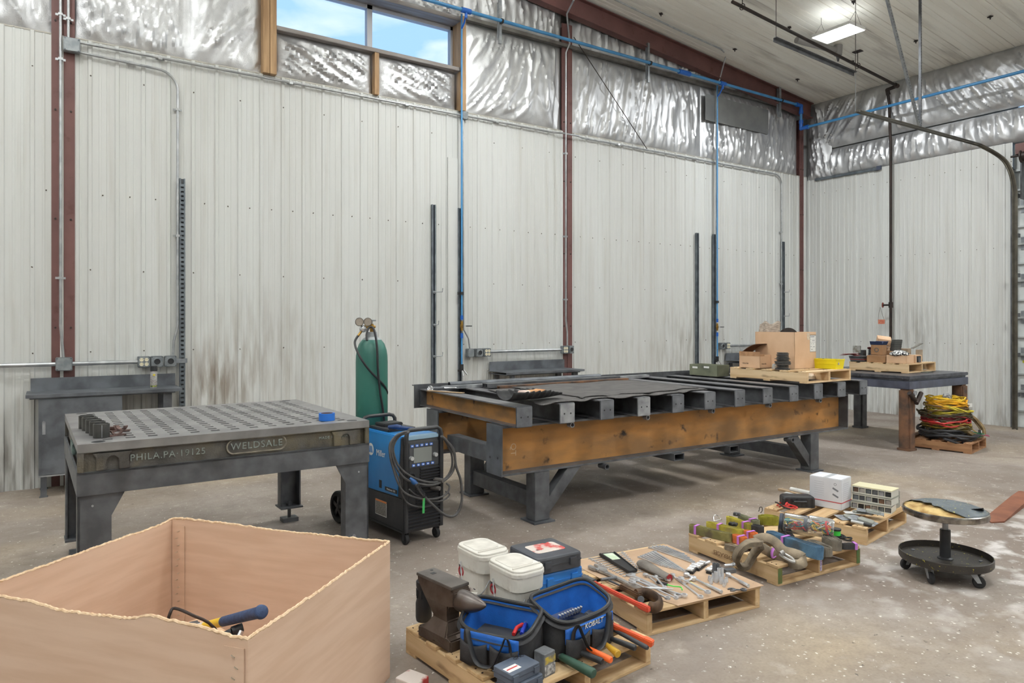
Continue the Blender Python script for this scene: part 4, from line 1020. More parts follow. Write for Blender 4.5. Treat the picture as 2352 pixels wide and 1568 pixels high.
for x_, z_ in ((.050, .645), (.262, .650)):
    MB().cyl((x_, -.008, z_), (x_, -.034, z_), .0165, .015, n=20).build('knob', SILVER, cp)
m = MB()
for k in range(6): m.prism([(0, 0), (.018, .006), (.0, .014)], (.135, -.001, .545-.021*k), (0, -1, 0), (0, 0, 1), (.17, 0, 0))
m.build('upper_louvers', PLB, WD)
m = MB()
for k in range(6): m.prism([(0, 0), (.015, .006), (.0, .012)], (.10, -.001, .40-.021*k), (0, -1, 0), (0, 0, 1), (.20, 0, 0))
m.build('middle_louvers', PLB, WD)
m = MB()
for k in range(7): m.prism([(0, 0), (.018, .007), (.0, .016)], (.025, -.001, .262-.025*k), (0, -1, 0), (0, 0, 1), (WW-.05, 0, 0))
m.build('lower_louvers', PLB, WD)
MB().lathe([(.024, 0), (.034, 0), (.034, .008), (.024, .010)], (.062, -.001, .505), 20, axis=(0, -1, 0)).cyl((.062, .002, .505), (.062, -.002, .505), .024).build('gun_socket', BLACK, WD)
for x_, z_ in ((.265, .455), (.235, .40)):
    MB().cyl((x_, 0, z_), (x_+.03, -.075, z_+.0), .019, .016).build('cable_plug', M('grey rubber plug', (92, 88, 86), rough=.6), WD)
# side decals
text('Miller', .070, WHITE, WD, (-.0012, .345, .635), (0, -1, 0), (0, 0, 1), .0006, sx=.85).scale = (1, 1, 1)
lg = MB()
lg.prism([(.045*math.cos(k*PI/14), .048*math.sin(k*PI/14)) for k in range(28)], (-.0006, .50, .65), (0, -1, 0), (0, 0, 1), (-.001, 0, 0)); lg.build('white_disc', WHITE, WD)
for k in range(3):
    MB().prism([(-.034+.02*k, .026), (-.020+.02*k, .026), (-.008+.02*k, -.026), (-.022+.02*k, -.026)], (-.0018, .50, .65), (0, -1, 0), (0, 0, 1), (-.0005, 0, 0)).build('disc_stripe', MB_BLUE, WD)
MB().bb(-.0012, 0, .10, .28, .365, .395).build('model_plate', BLACK, WD)
text('Multimatic 255', .021, WHITE, WD, (-.002, .19, .38), (0, -1, 0), (0, 0, 1), .0003)
MB().bb(-.0012, 0, .33, .37, .37, .43).build('latch_window', BLACK, WD)
wl = MB().bb(-.001, .003, .255, .425, .16, .275).build('warning_label', M('label dark print', (96, 92, 88), (140, 136, 130), 60, st=(1, 1, 3), rough=.5), WD)
MB().bb(-.0018, -.0008, .255, .425, .262, .275).build('label_header', M('orange header', (206, 120, 60), rough=.5), wl)
MB().bb(-.0016, -.0008, .255, .258, .16, .262).bb(-.0016, -.0008, .422, .425, .16, .262).bb(-.0016, -.0008, .255, .425, .157, .161).build('label_border', WHITE, wl)
# cart: floor pan, wheels, casters
MB().bb(.0, WW, .02, 1.01, .085, .10).bb(-.02, WW+.02, 1.01, 1.03, .085, .14).build('cart_frame', PLB, WD, bevel=.004)
def wheel(parent, c, r, w_, axis=(1, 0, 0), spokes=True, name='wheel'):
    c = Vector(c); ax = Vector(axis)
    prof = [(r*.70, -w_*.5), (r*.93, -w_*.5), (r, -w_*.3), (r, w_*.3), (r*.93, w_*.5), (r*.70, w_*.5), (r*.70, -w_*.5)]
    o = MB().lathe(prof, c, 28, axis=ax).build(name, RUB, parent)
    _, a_, b_ = basis(ax)
    m = MB().cyl(c-ax*w_*.45, c+ax*w_*.45, r*.16, n=14)
    if spokes:
        for k in range(5):
            t = 2*PI*k/5+.3; d = a_*math.cos(t)+b_*math.sin(t); e = d.cross(ax)
            for s_ in (-1, 1):
                m.bar(c+d*r*.12+ax*s_*w_*.30, c+d*r*.74+ax*s_*w_*.18, r*.24, w_*.16, up=ax)
    else: m.cyl(c-ax*w_*.3, c+ax*w_*.3, r*.72, n=20)
    m.build('hub', PLB, o)
    return o
wheel(WD, (-.085, .87, .132), .132, .05); wheel(WD, (WW+.055, .86, .132), .132, .05)
MB().cyl((-.06, .86, .132), (WW+.06, .86, .132), .012).build('axle', STEEL, WD)
for x_ in (.03, WW-.03):
    c = MB().cyl((x_, .03, .10), (x_, .03, .085), .02).prism([(-.02, 0), (.018, 0), (.012, -.062), (-.012, -.062)], (x_-.019, .035, .092), (0, 1, 0), (0, 0, 1), (.003, 0, 0)).prism([(-.02, 0), (.018, 0), (.012, -.062), (-.012, -.062)], (x_+.016, .035, .092), (0, 1, 0), (0, 0, 1), (.003, 0, 0)).build('caster_fork', PLB, WD)
    MB().lathe([(0, -.014), (.036, -.014), (.040, -.009), (.040, .009), (.036, .014), (0, .014)], (x_, .035, .040), 20, axis=(1, 0, 0)).build('caster_wheel', RUB, c)
# cables in front, traced on the plane just ahead of the front face
def PF(cu_, cv_, off=.05):
    r = Vector(ray(750+cu_/4.9, 960+cv_/4.9)); n_ = Rw@Vector((0, -1, 0)); p0 = Wo+n_*off
    o_ = Vector((0, 0, H)); t_ = (p0-o_).dot(n_)/r.dot(n_); q = o_+r*t_
    return Rw.transposed()@(q-Wo)
CABLE = M('grey welding cable', (86, 84, 84), (70, 69, 69), 20, rough=.65)
CB = thing('welding_cables', Wo, WR, 'coiled grey welding gun and ground cables hung on the front of the blue welder', 'cable')
loops = [
    ([(900, 150), (820, 180), (760, 240), (725, 330), (745, 450), (800, 580), (900, 690), (1050, 740), (1200, 750), (1330, 700), (1420, 600), (1450, 470), (1420, 330), (1330, 240), (1290, 200)], .0085, .06),
    ([(930, 160), (830, 195), (770, 270), (750, 360), (790, 500), (870, 600), (1000, 680), (1150, 720), (1280, 710), (1370, 640), (1415, 520), (1400, 380), (1340, 260), (1300, 215)], .0085, .045),
    ([(880, 150), (780, 200), (712, 300), (720, 450), (760, 600), (800, 720), (860, 820), (960, 880), (1100, 910), (1250, 900), (1350, 850), (1385, 770), (1350, 735)], .0075, .075),
    ([(1000, 740), (1060, 830), (1110, 890), (1200, 980), (1320, 1080), (1420, 1105), (1490, 1040), (1525, 900), (1510, 700), (1460, 550), (1430, 380), (1350, 250), (1295, 205)], .010, .085),
    ([(870, 160), (770, 230), (735, 380), (760, 560), (820, 700), (850, 850), (920, 960), (1050, 1000), (1180, 985)], .006, .05),
    ([(930, 800), (1000, 860), (1100, 900), (1220, 935), (1320, 920), (1385, 860), (1340, 825)], .006, .06)]
for pts, r_, off in loops: MB().tube(smooth_path([PF(a_, b_, off) for a_, b_ in pts], 5), r_, 8).build('cable', CABLE, CB)
g_ = MB().tube([PF(935, 675, .05), PF(985, 720, .07), PF(1015, 745, .08)], [.012, .020, .014], 10).build('gun_handle', M('dark blue gun', (36, 84, 140), rough=.4), CB)
g2 = MB(); sp_pts = [PF(1010+100*t_/8, 745+140*t_/8, .083) for t_ in range(9)]
for i in range(8): g2.cyl(sp_pts[i], sp_pts[i]+(sp_pts[i+1]-sp_pts[i])*.6, .0145, n=10)
g2.build('strain_relief', BLACK, g_)
MB().bar(PF(1095, 900, .095), PF(1090, 1070, .095), .022, .0015, up=Rw@Vector((0, -1, 0))).build('green_tag', M('green hang tag', (56, 160, 84), (180, 70, 70), 9, rough=.6, lo=.55, hi=.62), CB)
g3 = thing('torch', Wo, WR, 'blue and black torch head resting on top of the blue welder', 'torch')
MB().tube([(.07, .34, .835), (.09, .26, .845), (.11, .22, .84)], [.014, .02, .018], 10).cyl((.105, .225, .842), (.18, .12, .832), .013).build('head', M('navy torch', (36, 62, 110), rough=.45), g3)
MB().tube(smooth_path([(.18, .12, .832), (.24, .07, .83), (.30, .05, .835)], 4), .010, 8).build('neck', BLACK, g3)

# green cylinder, regulator and hose
cyc = BW(0, 0, 0)
CY = thing('gas_cylinder', (2.285, 5.61, .101), 0, 'tall green gas cylinder with two gauges standing on the back of the welder cart', 'gas cylinder')
GREEN = M('cylinder green', (54, 112, 100), (46, 100, 90), 1.4, rough=.42, c3=(62, 122, 108), s3=9, lo3=.6, hi3=.8)
CR = .134
MB().lathe([(0, 0), (CR-.01, 0), (CR, .015), (CR, 1.22), (CR*.985, 1.27), (CR*.93, 1.32), (CR*.80, 1.37), (CR*.6, 1.405), (CR*.42, 1.42)], n=40).build('body', GREEN, CY)
GREYP = M('light grey paint', (160, 166, 168), (140, 146, 150), 8, rough=.5)
MB().lathe([(CR*.66, 1.392), (CR*.55, 1.415), (CR*.36, 1.43), (CR*.33, 1.47), (CR*.30, 1.472), (0, 1.472)], n=32).build('neck_ring', GREYP, CY)
v_ = MB().cyl((0, 0, 1.47), (0, 0, 1.54), .016).cyl((0, 0, 1.505), (.0, 0, 1.525), .024, n=6).cyl((-.04, 0, 1.515), (.03, 0, 1.515), .012).build('valve', BRASS, CY)
MB().lathe([(0, -.003), (.034, -.003), (.037, .004), (.034, .010), (0, .008)], (0, 0, 1.565), 20).cyl((0, 0, 1.53), (0, 0, 1.565), .006).build('handwheel', GREYP, v_)
# wire-like net sleeve round the foot
ns = MB(); r_ = CR+.004; nn = 36
for s_ in (-1, 1):
    for k in range(nn):
        pts = [(r_*math.cos(2*PI*(k+s_*j*.5)/nn), r_*math.sin(2*PI*(k+s_*j*.5)/nn), .42+j*.028) for j in range(10)]
        ns.tube(pts, .0018, 4)
tag(ns.build('net_sleeve', M('pale green net', (150, 176, 160), rough=.6), CY), kind='stuff')
# gauges sit left of the valve, facing the camera
def pc(u, v, dy=-.02):
    q = WY(u, v, CY.location.y+dy); return q-CY.location
rg = thing('gas_regulator', CY.location, 0, 'chrome regulator with two round gauges screwed onto the green cylinder valve', 'regulator')
c = pc(834, 755); MB().lathe([(0, -.03), (.022, -.03), (.030, -.016), (.030, .012), (.020, .026), (0, .03)], c, 20, axis=(-.3, -1, 0)).build('body', CHROME, rg)
MB().cyl(c, (-.035, 0, 1.515), .010).cyl(pc(822, 772), c, .010).build('fitting', BRASS, rg)
GF = M('gauge face', (158, 148, 136), rough=.4); GR = M('gauge case', (112, 106, 100), rough=.35, metal=.5)
for (u, v) in ((825.5, 739), (845, 739)):
    g = pc(u, v, -.03); ax_ = Vector((-.35, -1, .0)).normalized()
    e = MB().lathe([(0, -.012), (.034, -.012), (.036, .004), (.032, .012), (.031, .008)], g, 28, axis=ax_).build('gauge', GR, rg)
    MB().cyl(g+ax_*.007, g+ax_*.009, .031, n=28).build('dial', GF, e)
    MB().bar(g+ax_*.0095, g+ax_*.0095+Vector((.018, -.002, .012)), .002, .001, up=ax_).build('needle', BLACK, e)
    MB().cyl(g+ax_*-.01, c, .007).build('stem', BRASS, rg)
hs = thing('gas_hose', CY.location, 0, 'black rubber gas hose draped round the green cylinder', 'hose')
def hp(u, v, dy): return WY(u, v, CY.location.y+dy)-CY.location
MB().tube(smooth_path([hp(822, 771, -.03), hp(815, 785, -.05), hp(819, 803, -.10), hp(832, 828, -.15), hp(850, 852, -.165), hp(868, 870, -.16), hp(882, 885, -.13), hp(889, 900, -.08), hp(886, 910, -.06)], 6), .0095, 8).build('hose', BLACK, hs)
MB().tube(smooth_path([hp(843, 782, -.12), hp(842, 768, -.10), hp(847, 753, -.08), hp(856, 752, -.10), hp(862, 768, -.13), hp(866, 800, -.155), hp(868, 850, -.165), hp(873, 900, -.16), hp(880, 945, -.15), hp(884, 985, -.145)], 6), .0095, 8).build('hose', BLACK, hs)

# ================================================================ BIG CARDBOARD BIN
C1, C2, C3 = Vector((.534, 2.347, 0)), Vector((1.323, 3.027, 0)), Vector((.534, 4.02, 0)); C4 = C1+C3-C2
BN = thing('cardboard_bin', C1, 0, 'huge open cardboard bin with a ragged cut rim in the near left corner', 'cardboard bin')
def wave(pts, t):
    for (a, za), (b, zb__) in zip(pts, pts[1:]):
        if t <= b: return za+(zb__-za)*(t-a)/(b-a)
    return pts[-1][1]
sides = [(C1, C2, [(0, 0), (.4, -.006), (.62, -.004), (.8, .0), (1, 0)]), (C2, C3, [(0, 0), (.5, -.004), (.7, .004), (.95, .006), (1, .0)]),
         (C3, C4, [(0, .0), (.08, -.012), (.3, -.006), (.6, -.004), (1, .0)]), (C4, C1, [(0, 0), (.12, .004), (.28, .0), (.34, -.012), (.46, -.008), (.62, .0), (.68, .024), (.75, .018), (.86, .012), (.95, .0), (1, .0)])]
path = []; rnd = random.Random(5)
for a, b, wv in sides:
    n_ = 60
    for k in range(n_):
        t_ = k/n_; path.append((a.lerp(b, t_), .63+wave(wv, t_)+rnd.uniform(-.0015, .0015)))
cen = (C1+C3)/2
m = MB(); N = len(path)
def inward(p, d_=.009):
    v_ = (cen-p); v_.z = 0; return p+v_.normalized()*d_*1.25
vs = []
for lay in (0, 1):
    for zf in (0, 1):
        for p, z_ in path:
            q = p if lay == 0 else inward(p); vs.append((q.x-C1.x, q.y-C1.y, z_ if zf else .004))
fs = []
for i in range(N):
    j = (i+1) % N
    fs += [(i, j, N+j, N+i), (2*N+j, 2*N+i, 3*N+i, 3*N+j)]
m.add(vs, fs); m.build('walls', CARD, BN)
rim = []
rnd = random.Random(9)
for i in range(N):
    for k in range(2):
        p, z_ = path[i]; p2, z2 = path[(i+1) % N]; t_ = k/2
        q = p.lerp(p2, t_); q = (q+inward(q))/2; rim.append((q.x-C1.x+rnd.uniform(-.001, .001), q.y-C1.y+rnd.uniform(-.001, .001), z_+(z2-z_)*t_+rnd.uniform(-.002, .0025)))
MB().tube(rim, .0062, 6, closed=True).build('cut_rim', CARD_E, BN)
MB().prism([(p.x-C1.x, p.y-C1.y) for p in (C1, C2, C3, C4)], (0, 0, .002), (1, 0, 0), (0, 1, 0), (0, 0, .01)).build('bottom', CARD, BN)
# glued joint flaps with staples at the far and the near corner
STAPLE = M('staple wire', (206, 200, 188), rough=.3, metal=.9)
def flap(corner, along, inside, nm):
    d = (along-corner).normalized(); nrm = Vector((-d.y, d.x, 0)); 
    if nrm.dot(cen-corner) < 0: nrm = -nrm
    off = .0088 if inside else -.001
    a = corner+d*.012+nrm*off-C1; b = corner+d*.092+nrm*off-C1
    f_ = MB().prism([(0, 0), (.08, 0), (.08, .60), (0, .60)], a, d, (0, 0, 1), nrm*(.004 if inside else -.004)).build(nm, CARD, BN, bevel=.001)
    m = MB()
    for k in range(16):
        c_ = a+d*(.03+.012*(k % 2))+Vector((0, 0, .03+.036*k))+nrm*(.005 if inside else -.005)
        m.bar(c_-d*.007-Vector((0, 0, .003)), c_+d*.007+Vector((0, 0, .003)), .003, .003)
    tag(m.build('staples', STAPLE, f_), kind='stuff')
flap(C3, C2, True, 'joint_flap'); flap(C1, C4, False, 'joint_flap')
0 and MB().bar((C3.lerp(C4, .45)-C1)+Vector((.010, -.012, .01)), (C3.lerp(C4, .45)-C1)+Vector((.010, -.012, .60)), .002, .001).build('crease', M('cardboard crease', (180, 138, 106), rough=.9), BN)
# sledgehammer and scrap inside
e0 = Vector((.645, 2.62, .60)); e1 = Vector((.502, 3.22, .35)); dd = (e1-e0).normalized()
SL = thing('sledgehammer', e0, 0, 'sledgehammer leaning in the cardboard bin, blue grip and yellow handle showing', 'sledgehammer')
MB().cyl((0, 0, 0), dd*.34, .0215, .019, n=20).lathe([(0, -.006), (.018, -.005), (.024, .0), (.026, .01), (.0215, .022)], (0, 0, 0), 20, axis=dd).build('grip', M('navy rubber grip', (54, 78, 118), (40, 60, 96), 60, rough=.6, bump=.4), SL)
MB().cyl(dd*.34, dd*.52, .0185, .0175, n=18).build('yellow_handle', M('yellow fibreglass', (222, 184, 40), rough=.4), SL)
MB().cyl(dd*.52, dd*.90, .0175, .016, n=18).build('white_handle', M('pale fibreglass', (208, 208, 206), rough=.4), SL)
MB().bar(dd*.87-Vector((.11, 0, 0)), dd*.87+Vector((.11, 0, 0)), .06, .06).build('head', STEEL, SL, bevel=.008)
one('scrap_carton', MB().bb(-.2, .2, -.16, .16, 0, .22), CARD2, 'low carton at the bottom of the cardboard bin under the sledgehammer', 'carton', (.47, 3.42, .013), .3, bevel=.003)
one('bent_rod', MB().tube(smooth_path([(0, 0, 0), (.012, .0, .045), (.03, .01, .055), (.085, -.03, .03), (.16, -.05, -.03), (.24, -.06, -.20)], 4), .006, 8), PIPEB, 'bent dark rod poking up in the cardboard bin left of the sledgehammer', 'rod', G(383, 1436, .50))
p = G(545, 1447, .47)
t = thing('grease_gun', p, 0, 'black and chrome tool lying under the sledgehammer grip in the bin', 'tool')
MB().cyl((-.10, .02, -.03), (-.02, .0, 0), .013).cyl((-.02, 0, 0), (.02, 0, .006), .018).build('barrel', BLACK, t)
MB().cyl((.0, -.02, -.02), (.012, -.012, .0), .011).tube([(0, -.02, -.02), (-.05, 0, -.1), (-.08, .05, -.2)], .008).build('tip', CHROME, t)
# white and red block at the bottom edge of the photo
p = G(926, 1566, .03)
one('paint_block', MB().rbox((0, 0, .03), (.10, .12, .06), .01, top_r=.006), M('white and red scuffed block', (214, 204, 198), (166, 56, 54), 6, rough=.6, lo=.5, hi=.56), 'white and red scuffed block at the bottom edge beside the cardboard bin', 'block', (p.x+.03, p.y-.03, 0), .4)
# ================================================================ PALLETS
PW = {}
def palwood(k):
    c = {'a': ((210, 182, 142), (184, 150, 108)), 'b': ((208, 180, 140), (186, 154, 112)), 'c': ((222, 196, 158), (204, 172, 130)), 'd': ((170, 128, 92), (140, 98, 66))}[k]
    return [M('pallet wood along '+ax+' '+k, c[0], c[1], 2.2, st=(.5, 9, 9) if ax == 'x' else (9, .5, 9), rough=.8, bump=.08, bscale=30, c3=(118, 88, 60), s3=5, lo3=.62, hi3=.78, st3=(.6, 3, 3) if ax == 'x' else (3, .6, 3)) for ax in ('x', 'y')]
BURN = M('burned-in print', (110, 78, 50), rough=.9)
def pallet(o, rz, W, D, label, wood='a', z=0, gaps=5, seed=1, Hh=.128, bottoms=3, group='wooden pallets on the floor'):
    """origin = near-left corner; stringers run along local y, boards along x"""
    t = thing('pallet', (o[0], o[1], z), rz, label, 'pallet', group)
    wx, wy = palwood(wood); rnd = random.Random(seed)
    tb = .016; hs = Hh-2*tb
    for k, x in enumerate((0, W/2-.018, W-.036)):
        pr = [(0, 0), (D*.17, 0), (D*.19, .035), (D*.37, .035), (D*.39, 0), (D*.61, 0), (D*.63, .035), (D*.81, .035), (D*.83, 0), (D, 0), (D, hs), (0, hs)]
        if k != 5: pr = [(0, 0), (D, 0), (D, hs), (0, hs)]
        s_ = MB().prism(pr, (x, 0, tb), (0, 1, 0), (0, 0, 1), (.036, 0, 0)).build('stringer', wy, t, bevel=.002)
        s_['label'] = 'pallet runner'
        if 'label' in s_: del s_['label']
    ys = [0]; wds = [.085+rnd.uniform(0, .04) for _ in range(gaps)]
    free = (D-sum(wds))/(gaps-1); y = 0
    for i in range(gaps):
        b_ = MB().box((W/2+rnd.uniform(-.004, .004), y+wds[i]/2, Hh-tb/2), (W+.004, wds[i], tb), rnd.uniform(-.008, .008)).build('deck_board', wx, t, bevel=.002)
        m = MB()
        for x in (.018, W/2, W-.018):
            for q in (.3, .7): m.cyl((x+rnd.uniform(-.008, .008), y+wds[i]*q, Hh), (x, y+wds[i]*q, Hh+.0008), .0035, n=6)
        tag(m.build('nails', PIPEB, b_), kind='stuff')
        y += wds[i]+free
    for i in range(bottoms):
        w_ = .09; y = i*(D-w_)/(bottoms-1)
        MB().box((W/2, y+w_/2, tb/2), (W, w_, tb)).build('bottom_board', wx, t, bevel=.002)
    return t
def LP(t, u, v, z):
    """picture point on the plane z above the floor -> coordinates on a thing's own frame"""
    p = G(u, v, z); R = Matrix.Rotation(-t.rotation_euler[2], 3, 'Z'); q = R@(p-Vector(t.location)); return q
P1 = pallet((1.57, 2.365), math.radians(5.5), .86, .85, 'wooden pallet in the foreground carrying anvil, white buckets and two tool bags', 'b', seed=2)
P2 = pallet((2.619, 2.671), math.radians(-6.1), .82, .86, 'wooden pallet covered with wrenches laid out on a sheet of cardboard', 'b', seed=5)
P3 = pallet((3.80, 2.725), math.radians(-4.4), .81, .79, 'wooden pallet piled with ratchet straps and clear jars of cord', 'b', seed=8)
P4 = pallet((5.043, 2.864), math.radians(9.7), .87, .80, 'wooden pallet with a white carton, parts organisers and bagged tools', 'a', seed=11)
ZD = .1285
text('PSI BEVERAGES', .038, BURN, P3, (-.0012, .42, .066), (0, 1, 0), (0, 0, -1), .0003, 'stencil')
GRN = M('green painted board end', (88, 118, 66), (110, 104, 60), 20, rough=.8)
for x in (0, .774): MB().bb(x, x+.036, -.002, .0, .016, .112).build('painted_end', GRN, P3)
MB().bb(.396, .414, -.0025, -.0005, .03, .10).build('pallet_sticker', M('white and purple sticker', (222, 216, 226), (120, 90, 170), 90, rough=.5), P3)
P5 = pallet((9.65, 4.13), math.radians(10), .72, .80, 'worn wooden pallet on the floor carrying the heap of coiled cables', 'd', seed=14)
P6 = pallet(BW(3.76, -.12, 0), math.radians(1), .86, 1.0, 'pale new pallet on the beam table carrying cartons and a yellow bin', 'c', z=.995, seed=17, group='pale pallets on the tables')
P7 = pallet((9.66, 4.91), math.radians(4), .88, .80, 'pale pallet on the square steel table heaped with discs and boxes', 'c', z=.965, seed=20, group='pale pallets on the tables')

def at(t, x, y, z): return Matrix.Translation(t.location)@Matrix.Rotation(t.rotation_euler[2], 4, 'Z')@Vector((x, y, z))

# ---------------------------------------------------------------- pallet 1: anvil
IRON = M('worn anvil iron', (96, 84, 76), (70, 56, 48), 7, rough=.5, metal=.5, bump=.15, bscale=60, c3=(122, 116, 112), s3=4, lo3=.6, hi3=.8)
heel = G(1000, 1310, .50)
AN_L = Vector((1.78, 3.02, ZD))
def anvil():
    t = thing('anvil', (1.765, 3.00, ZD), 0, 'brown iron anvil with its horn pointing at the near blue tool bag', 'anvil')
    # length axis: from the heel (back left) to the horn (front right)
    ax = Vector((.17, -.985, 0)).normalized(); sd = Vector((-ax.y, ax.x, 0))
    t.location = (1.592, 2.975, ZD); zt = .417-ZD
    W2 = .052
    def pf(x, y, z): return ax*x+sd*y+Vector((0, 0, z))
    # profile of the body along its length (x, z), waisted
    pr = [(-.17, zt), (-.165, zt-.035), (-.10, zt-.10), (-.06, zt-.17), (-.055, .11), (-.09, .06), (-.13, .05), (-.13, 0), (-.03, 0), (0, .018), (.03, 0), (.125, 0), (.125, .05), (.09, .06), (.055, .11), (.055, zt-.15), (.075, zt-.10), (.12, zt-.085), (.12, zt-.02), (.105, zt-.02), (.105, zt)]
    m = MB(); n = len(pr)
    def wd(x, z):
        if z > zt-.11: return W2
        if z < .07: return .075
        return .040
    vs = [pf(x, -wd(x, z), z) for x, z in pr]+[pf(x, wd(x, z), z) for x, z in pr]
    m.add(vs, [tuple(range(n-1, -1, -1)), tuple(range(n, 2*n))]+[(i, (i+1) % n, n+(i+1) % n, n+i) for i in range(n)])
    m.build('body', IRON, t, bevel=.006)
    MB().prism([(-.172, -W2-.002), (.106, -W2-.002), (.106, W2+.002), (-.172, W2+.002)], (0, 0, zt-.012), ax, sd, (0, 0, .014)).build('face', M('anvil face', (112, 106, 102), (92, 86, 82), 8, rough=.4, metal=.5), t, bevel=.002)
    MB().prism([(-.012, -.012), (.012, -.012), (.012, .012), (-.012, .012)], pf(-.105, 0, zt+.0022), ax, sd, (0, 0, .0008)).build('hardy_hole', BLACK, t)
    MB().cyl(pf(-.145, .02, zt+.0022), pf(-.145, .02, zt+.003), .008).build('pritchel_hole', BLACK, t)
    m = MB(); rings = [(.11, .050, -.055), (.14, .050, -.054), (.18, .044, -.050), (.22, .034, -.044), (.255, .022, -.037), (.28, .010, -.032), (.288, .002, -.030)]
    pts = [pf(x, 0, zt+dz-.012) for x, r, dz in rings]; m.tube(pts, [r for _, r, _ in rings], 18)
    m.build('horn', M('horn metal', (112, 106, 104), (86, 76, 70), 9, rough=.38, metal=.6), t)
    MB().prism([(-.04, -.07), (.125, -.07), (.125, .07), (-.04, .07)], (0, 0, 0), ax, sd, (0, 0, 0.012)).build('foot_plate', IRON, t)
    return t
anvil()
p = G(992, 1455, ZD)
t = thing('drill_motor', (1.60, 3.235, ZD), 0, 'black cylindrical tool standing behind the anvil', 'tool')
MB().lathe([(0, 0), (.038, 0), (.042, .02), (.042, .09), (.035, .12), (.035, .16), (.04, .18), (.04, .20), (.026, .215), (0, .215)], n=20).build('body', BLACK, t)
m = MB()
for k in range(8): a_ = 2*PI*k/8; m.bar((.036*math.cos(a_), .036*math.sin(a_), .12), (.036*math.cos(a_), .036*math.sin(a_), .16), .008, .008)
m.build('grip_ribs', RUB, t)

# white rectangular buckets
BUCK = M('white bucket plastic', (222, 220, 214), (206, 202, 194), 6, rough=.45, c3=(180, 172, 160), s3=14, lo3=.58, hi3=.75)
LIDD = M('dusty lid', (216, 212, 204), (190, 186, 178), 9, rough=.7)
BLAB = M('bucket label print', (206, 200, 194), (150, 130, 130), 26, rough=.5, c3=(120, 40, 50), s3=12, lo3=.64, hi3=.68)
def bucket(p, rz, label, w_=.27, d_=.195, h_=.33):
    t = thing('bucket', p, rz, label, 'bucket', 'white lidded buckets on the foreground pallet')
    MB().rbox((0, 0, (h_-.05)/2), (w_*.80, d_*.80, h_-.05), .045, n=5, taper=1.10).build('body', BUCK, t, bevel=0)
    MB().rbox((0, 0, h_-.055), (w_*.96, d_*.96, .075), .055, n=6, taper=1.03).rbox((0, 0, h_-.012), (w_*1.01, d_*1.01, .022), .058, n=6, top_r=.006).build('collar', BUCK, t)
    lid = MB().rbox((0, 0, h_+.004), (w_*.96, d_*.96, .012), .052, n=6, top_r=.004).build('lid', BUCK, t)
    MB().rbox((-.018, 0, h_+.0105), (w_*.60, d_*.74, .003), .03, n=5).build('lid_panel', LIDD, lid)
    MB().bb(w_*.30, w_*.33, -d_*.42, d_*.42, h_+.008, h_+.017).build('hinge_ridge', BUCK, lid)
    y = -d_*.42
    lb_ = MB().prism([(-.10, .03), (-.105, .215), (.045, .215), (.04, .03)], (-.006, y-.006, 0), (1, 0, 0), (0, .05, 1), (0, -.001, 0)).build('label', BLAB, t)
    DK = M('label dark band', (50, 46, 54), (90, 84, 96), 30, rough=.5)
    MB().prism([(-.105, .205), (-.107, .235), (.046, .235), (.045, .20)], (-.006, y-.0065, 0), (1, 0, 0), (0, .05, 1), (0, -.001, 0)).prism([(.045, .14), (.048, .235), (.070, .235), (.064, .14)], (-.006, y-.0065, 0), (1, 0, 0), (0, .05, 1), (0, -.001, 0)).build('label_band', DK, lb_)
    RD = M('label red roundel', (170, 44, 56), rough=.5)
    MB().lathe([(.016, 0), (.026, 0), (.026, .002), (.016, .002)], (-.080, y-.002, .20), 20, axis=(0, -1, 0)).build('label_roundel', RD, lb_)
    MB().tube(smooth_path([(-.055, y-.02, .262), (-.02, y-.035, .19), (.02, y-.035, .135), (.07, y-.03, .125), (.115, y-.0, .14), (.118, y+.05, .2)], 5), .003, 6).build('bail_handle', STEEL_L, t)
    if rz < .02: pass
    MB().cyl((.045, y-.033, .127), (.10, y-.012, .136), .009, n=10).build('handle_grip', BUCK, t)
    return t
b1 = bucket((1.915, 3.175, ZD), math.radians(-88), 'white bucket with label, the left rear one of the two')
b2 = bucket((1.925, 2.87, ZD), math.radians(-88), 'white bucket with label, the right front one of the two, just behind the bags')
# tool cases
def case(p, d, col, rz, label, logo=None, z=0, grp=None):
    t = thing('tool_case', (p[0], p[1], p[2]), rz, label, 'tool case', grp)
    w_, l_, h_ = d
    MB().rbox((0, 0, h_*.25), (w_, l_, h_*.48), .02, top_r=.004).build('lower_shell', col, t)
    MB().rbox((0, 0, h_*.74), (w_, l_, h_*.48), .02, top_r=.012, taper=1).build('upper_shell', col, t)
    MB().rbox((0, 0, h_*.495), (w_+.006, l_+.006, h_*.06), .02).build('rim', col, t)
    for x in (-w_*.28, w_*.28): MB().bb(x-.022, x+.022, -l_/2-.009, -l_/2+.002, h_*.28, h_*.72).build('latch', col, t, bevel=.002)
    return t
CASEG = M('dark grey case', (72, 75, 82), (60, 62, 68), 6, rough=.5)
CASEB = M('blue case', (44, 126, 206), (36, 112, 190), 4, rough=.45)
CASED = M('deep blue case', (46, 60, 160), rough=.45)
pk = G(1265, 1262, .42)
c0 = Vector((2.50, 3.05))
t = case((2.30, 3.09, ZD), (.30, .27, .10), CASED, -.05, 'deep blue case at the bottom of the case stack, corner visible beside the wrenches')
t = case((2.285, 3.10, ZD+.101), (.29, .27, .10), CASEB, .0, 'light blue tool case under the grey case')
gc = case((2.27, 3.10, ZD+.203), (.29, .29, .085), CASEG, math.radians(-2), 'dark grey tool case with faded red label, on top of the case stack')
LB = M('faded red white label', (206, 196, 188), (186, 70, 66), 9, rough=.6, lo=.46, hi=.54, c3=(70, 66, 70), s3=16, lo3=.6, hi3=.64)
MB().rbox((-.0, .0, .0845), (.19, .14, .0012), .02).build('faded_label', LB, gc)
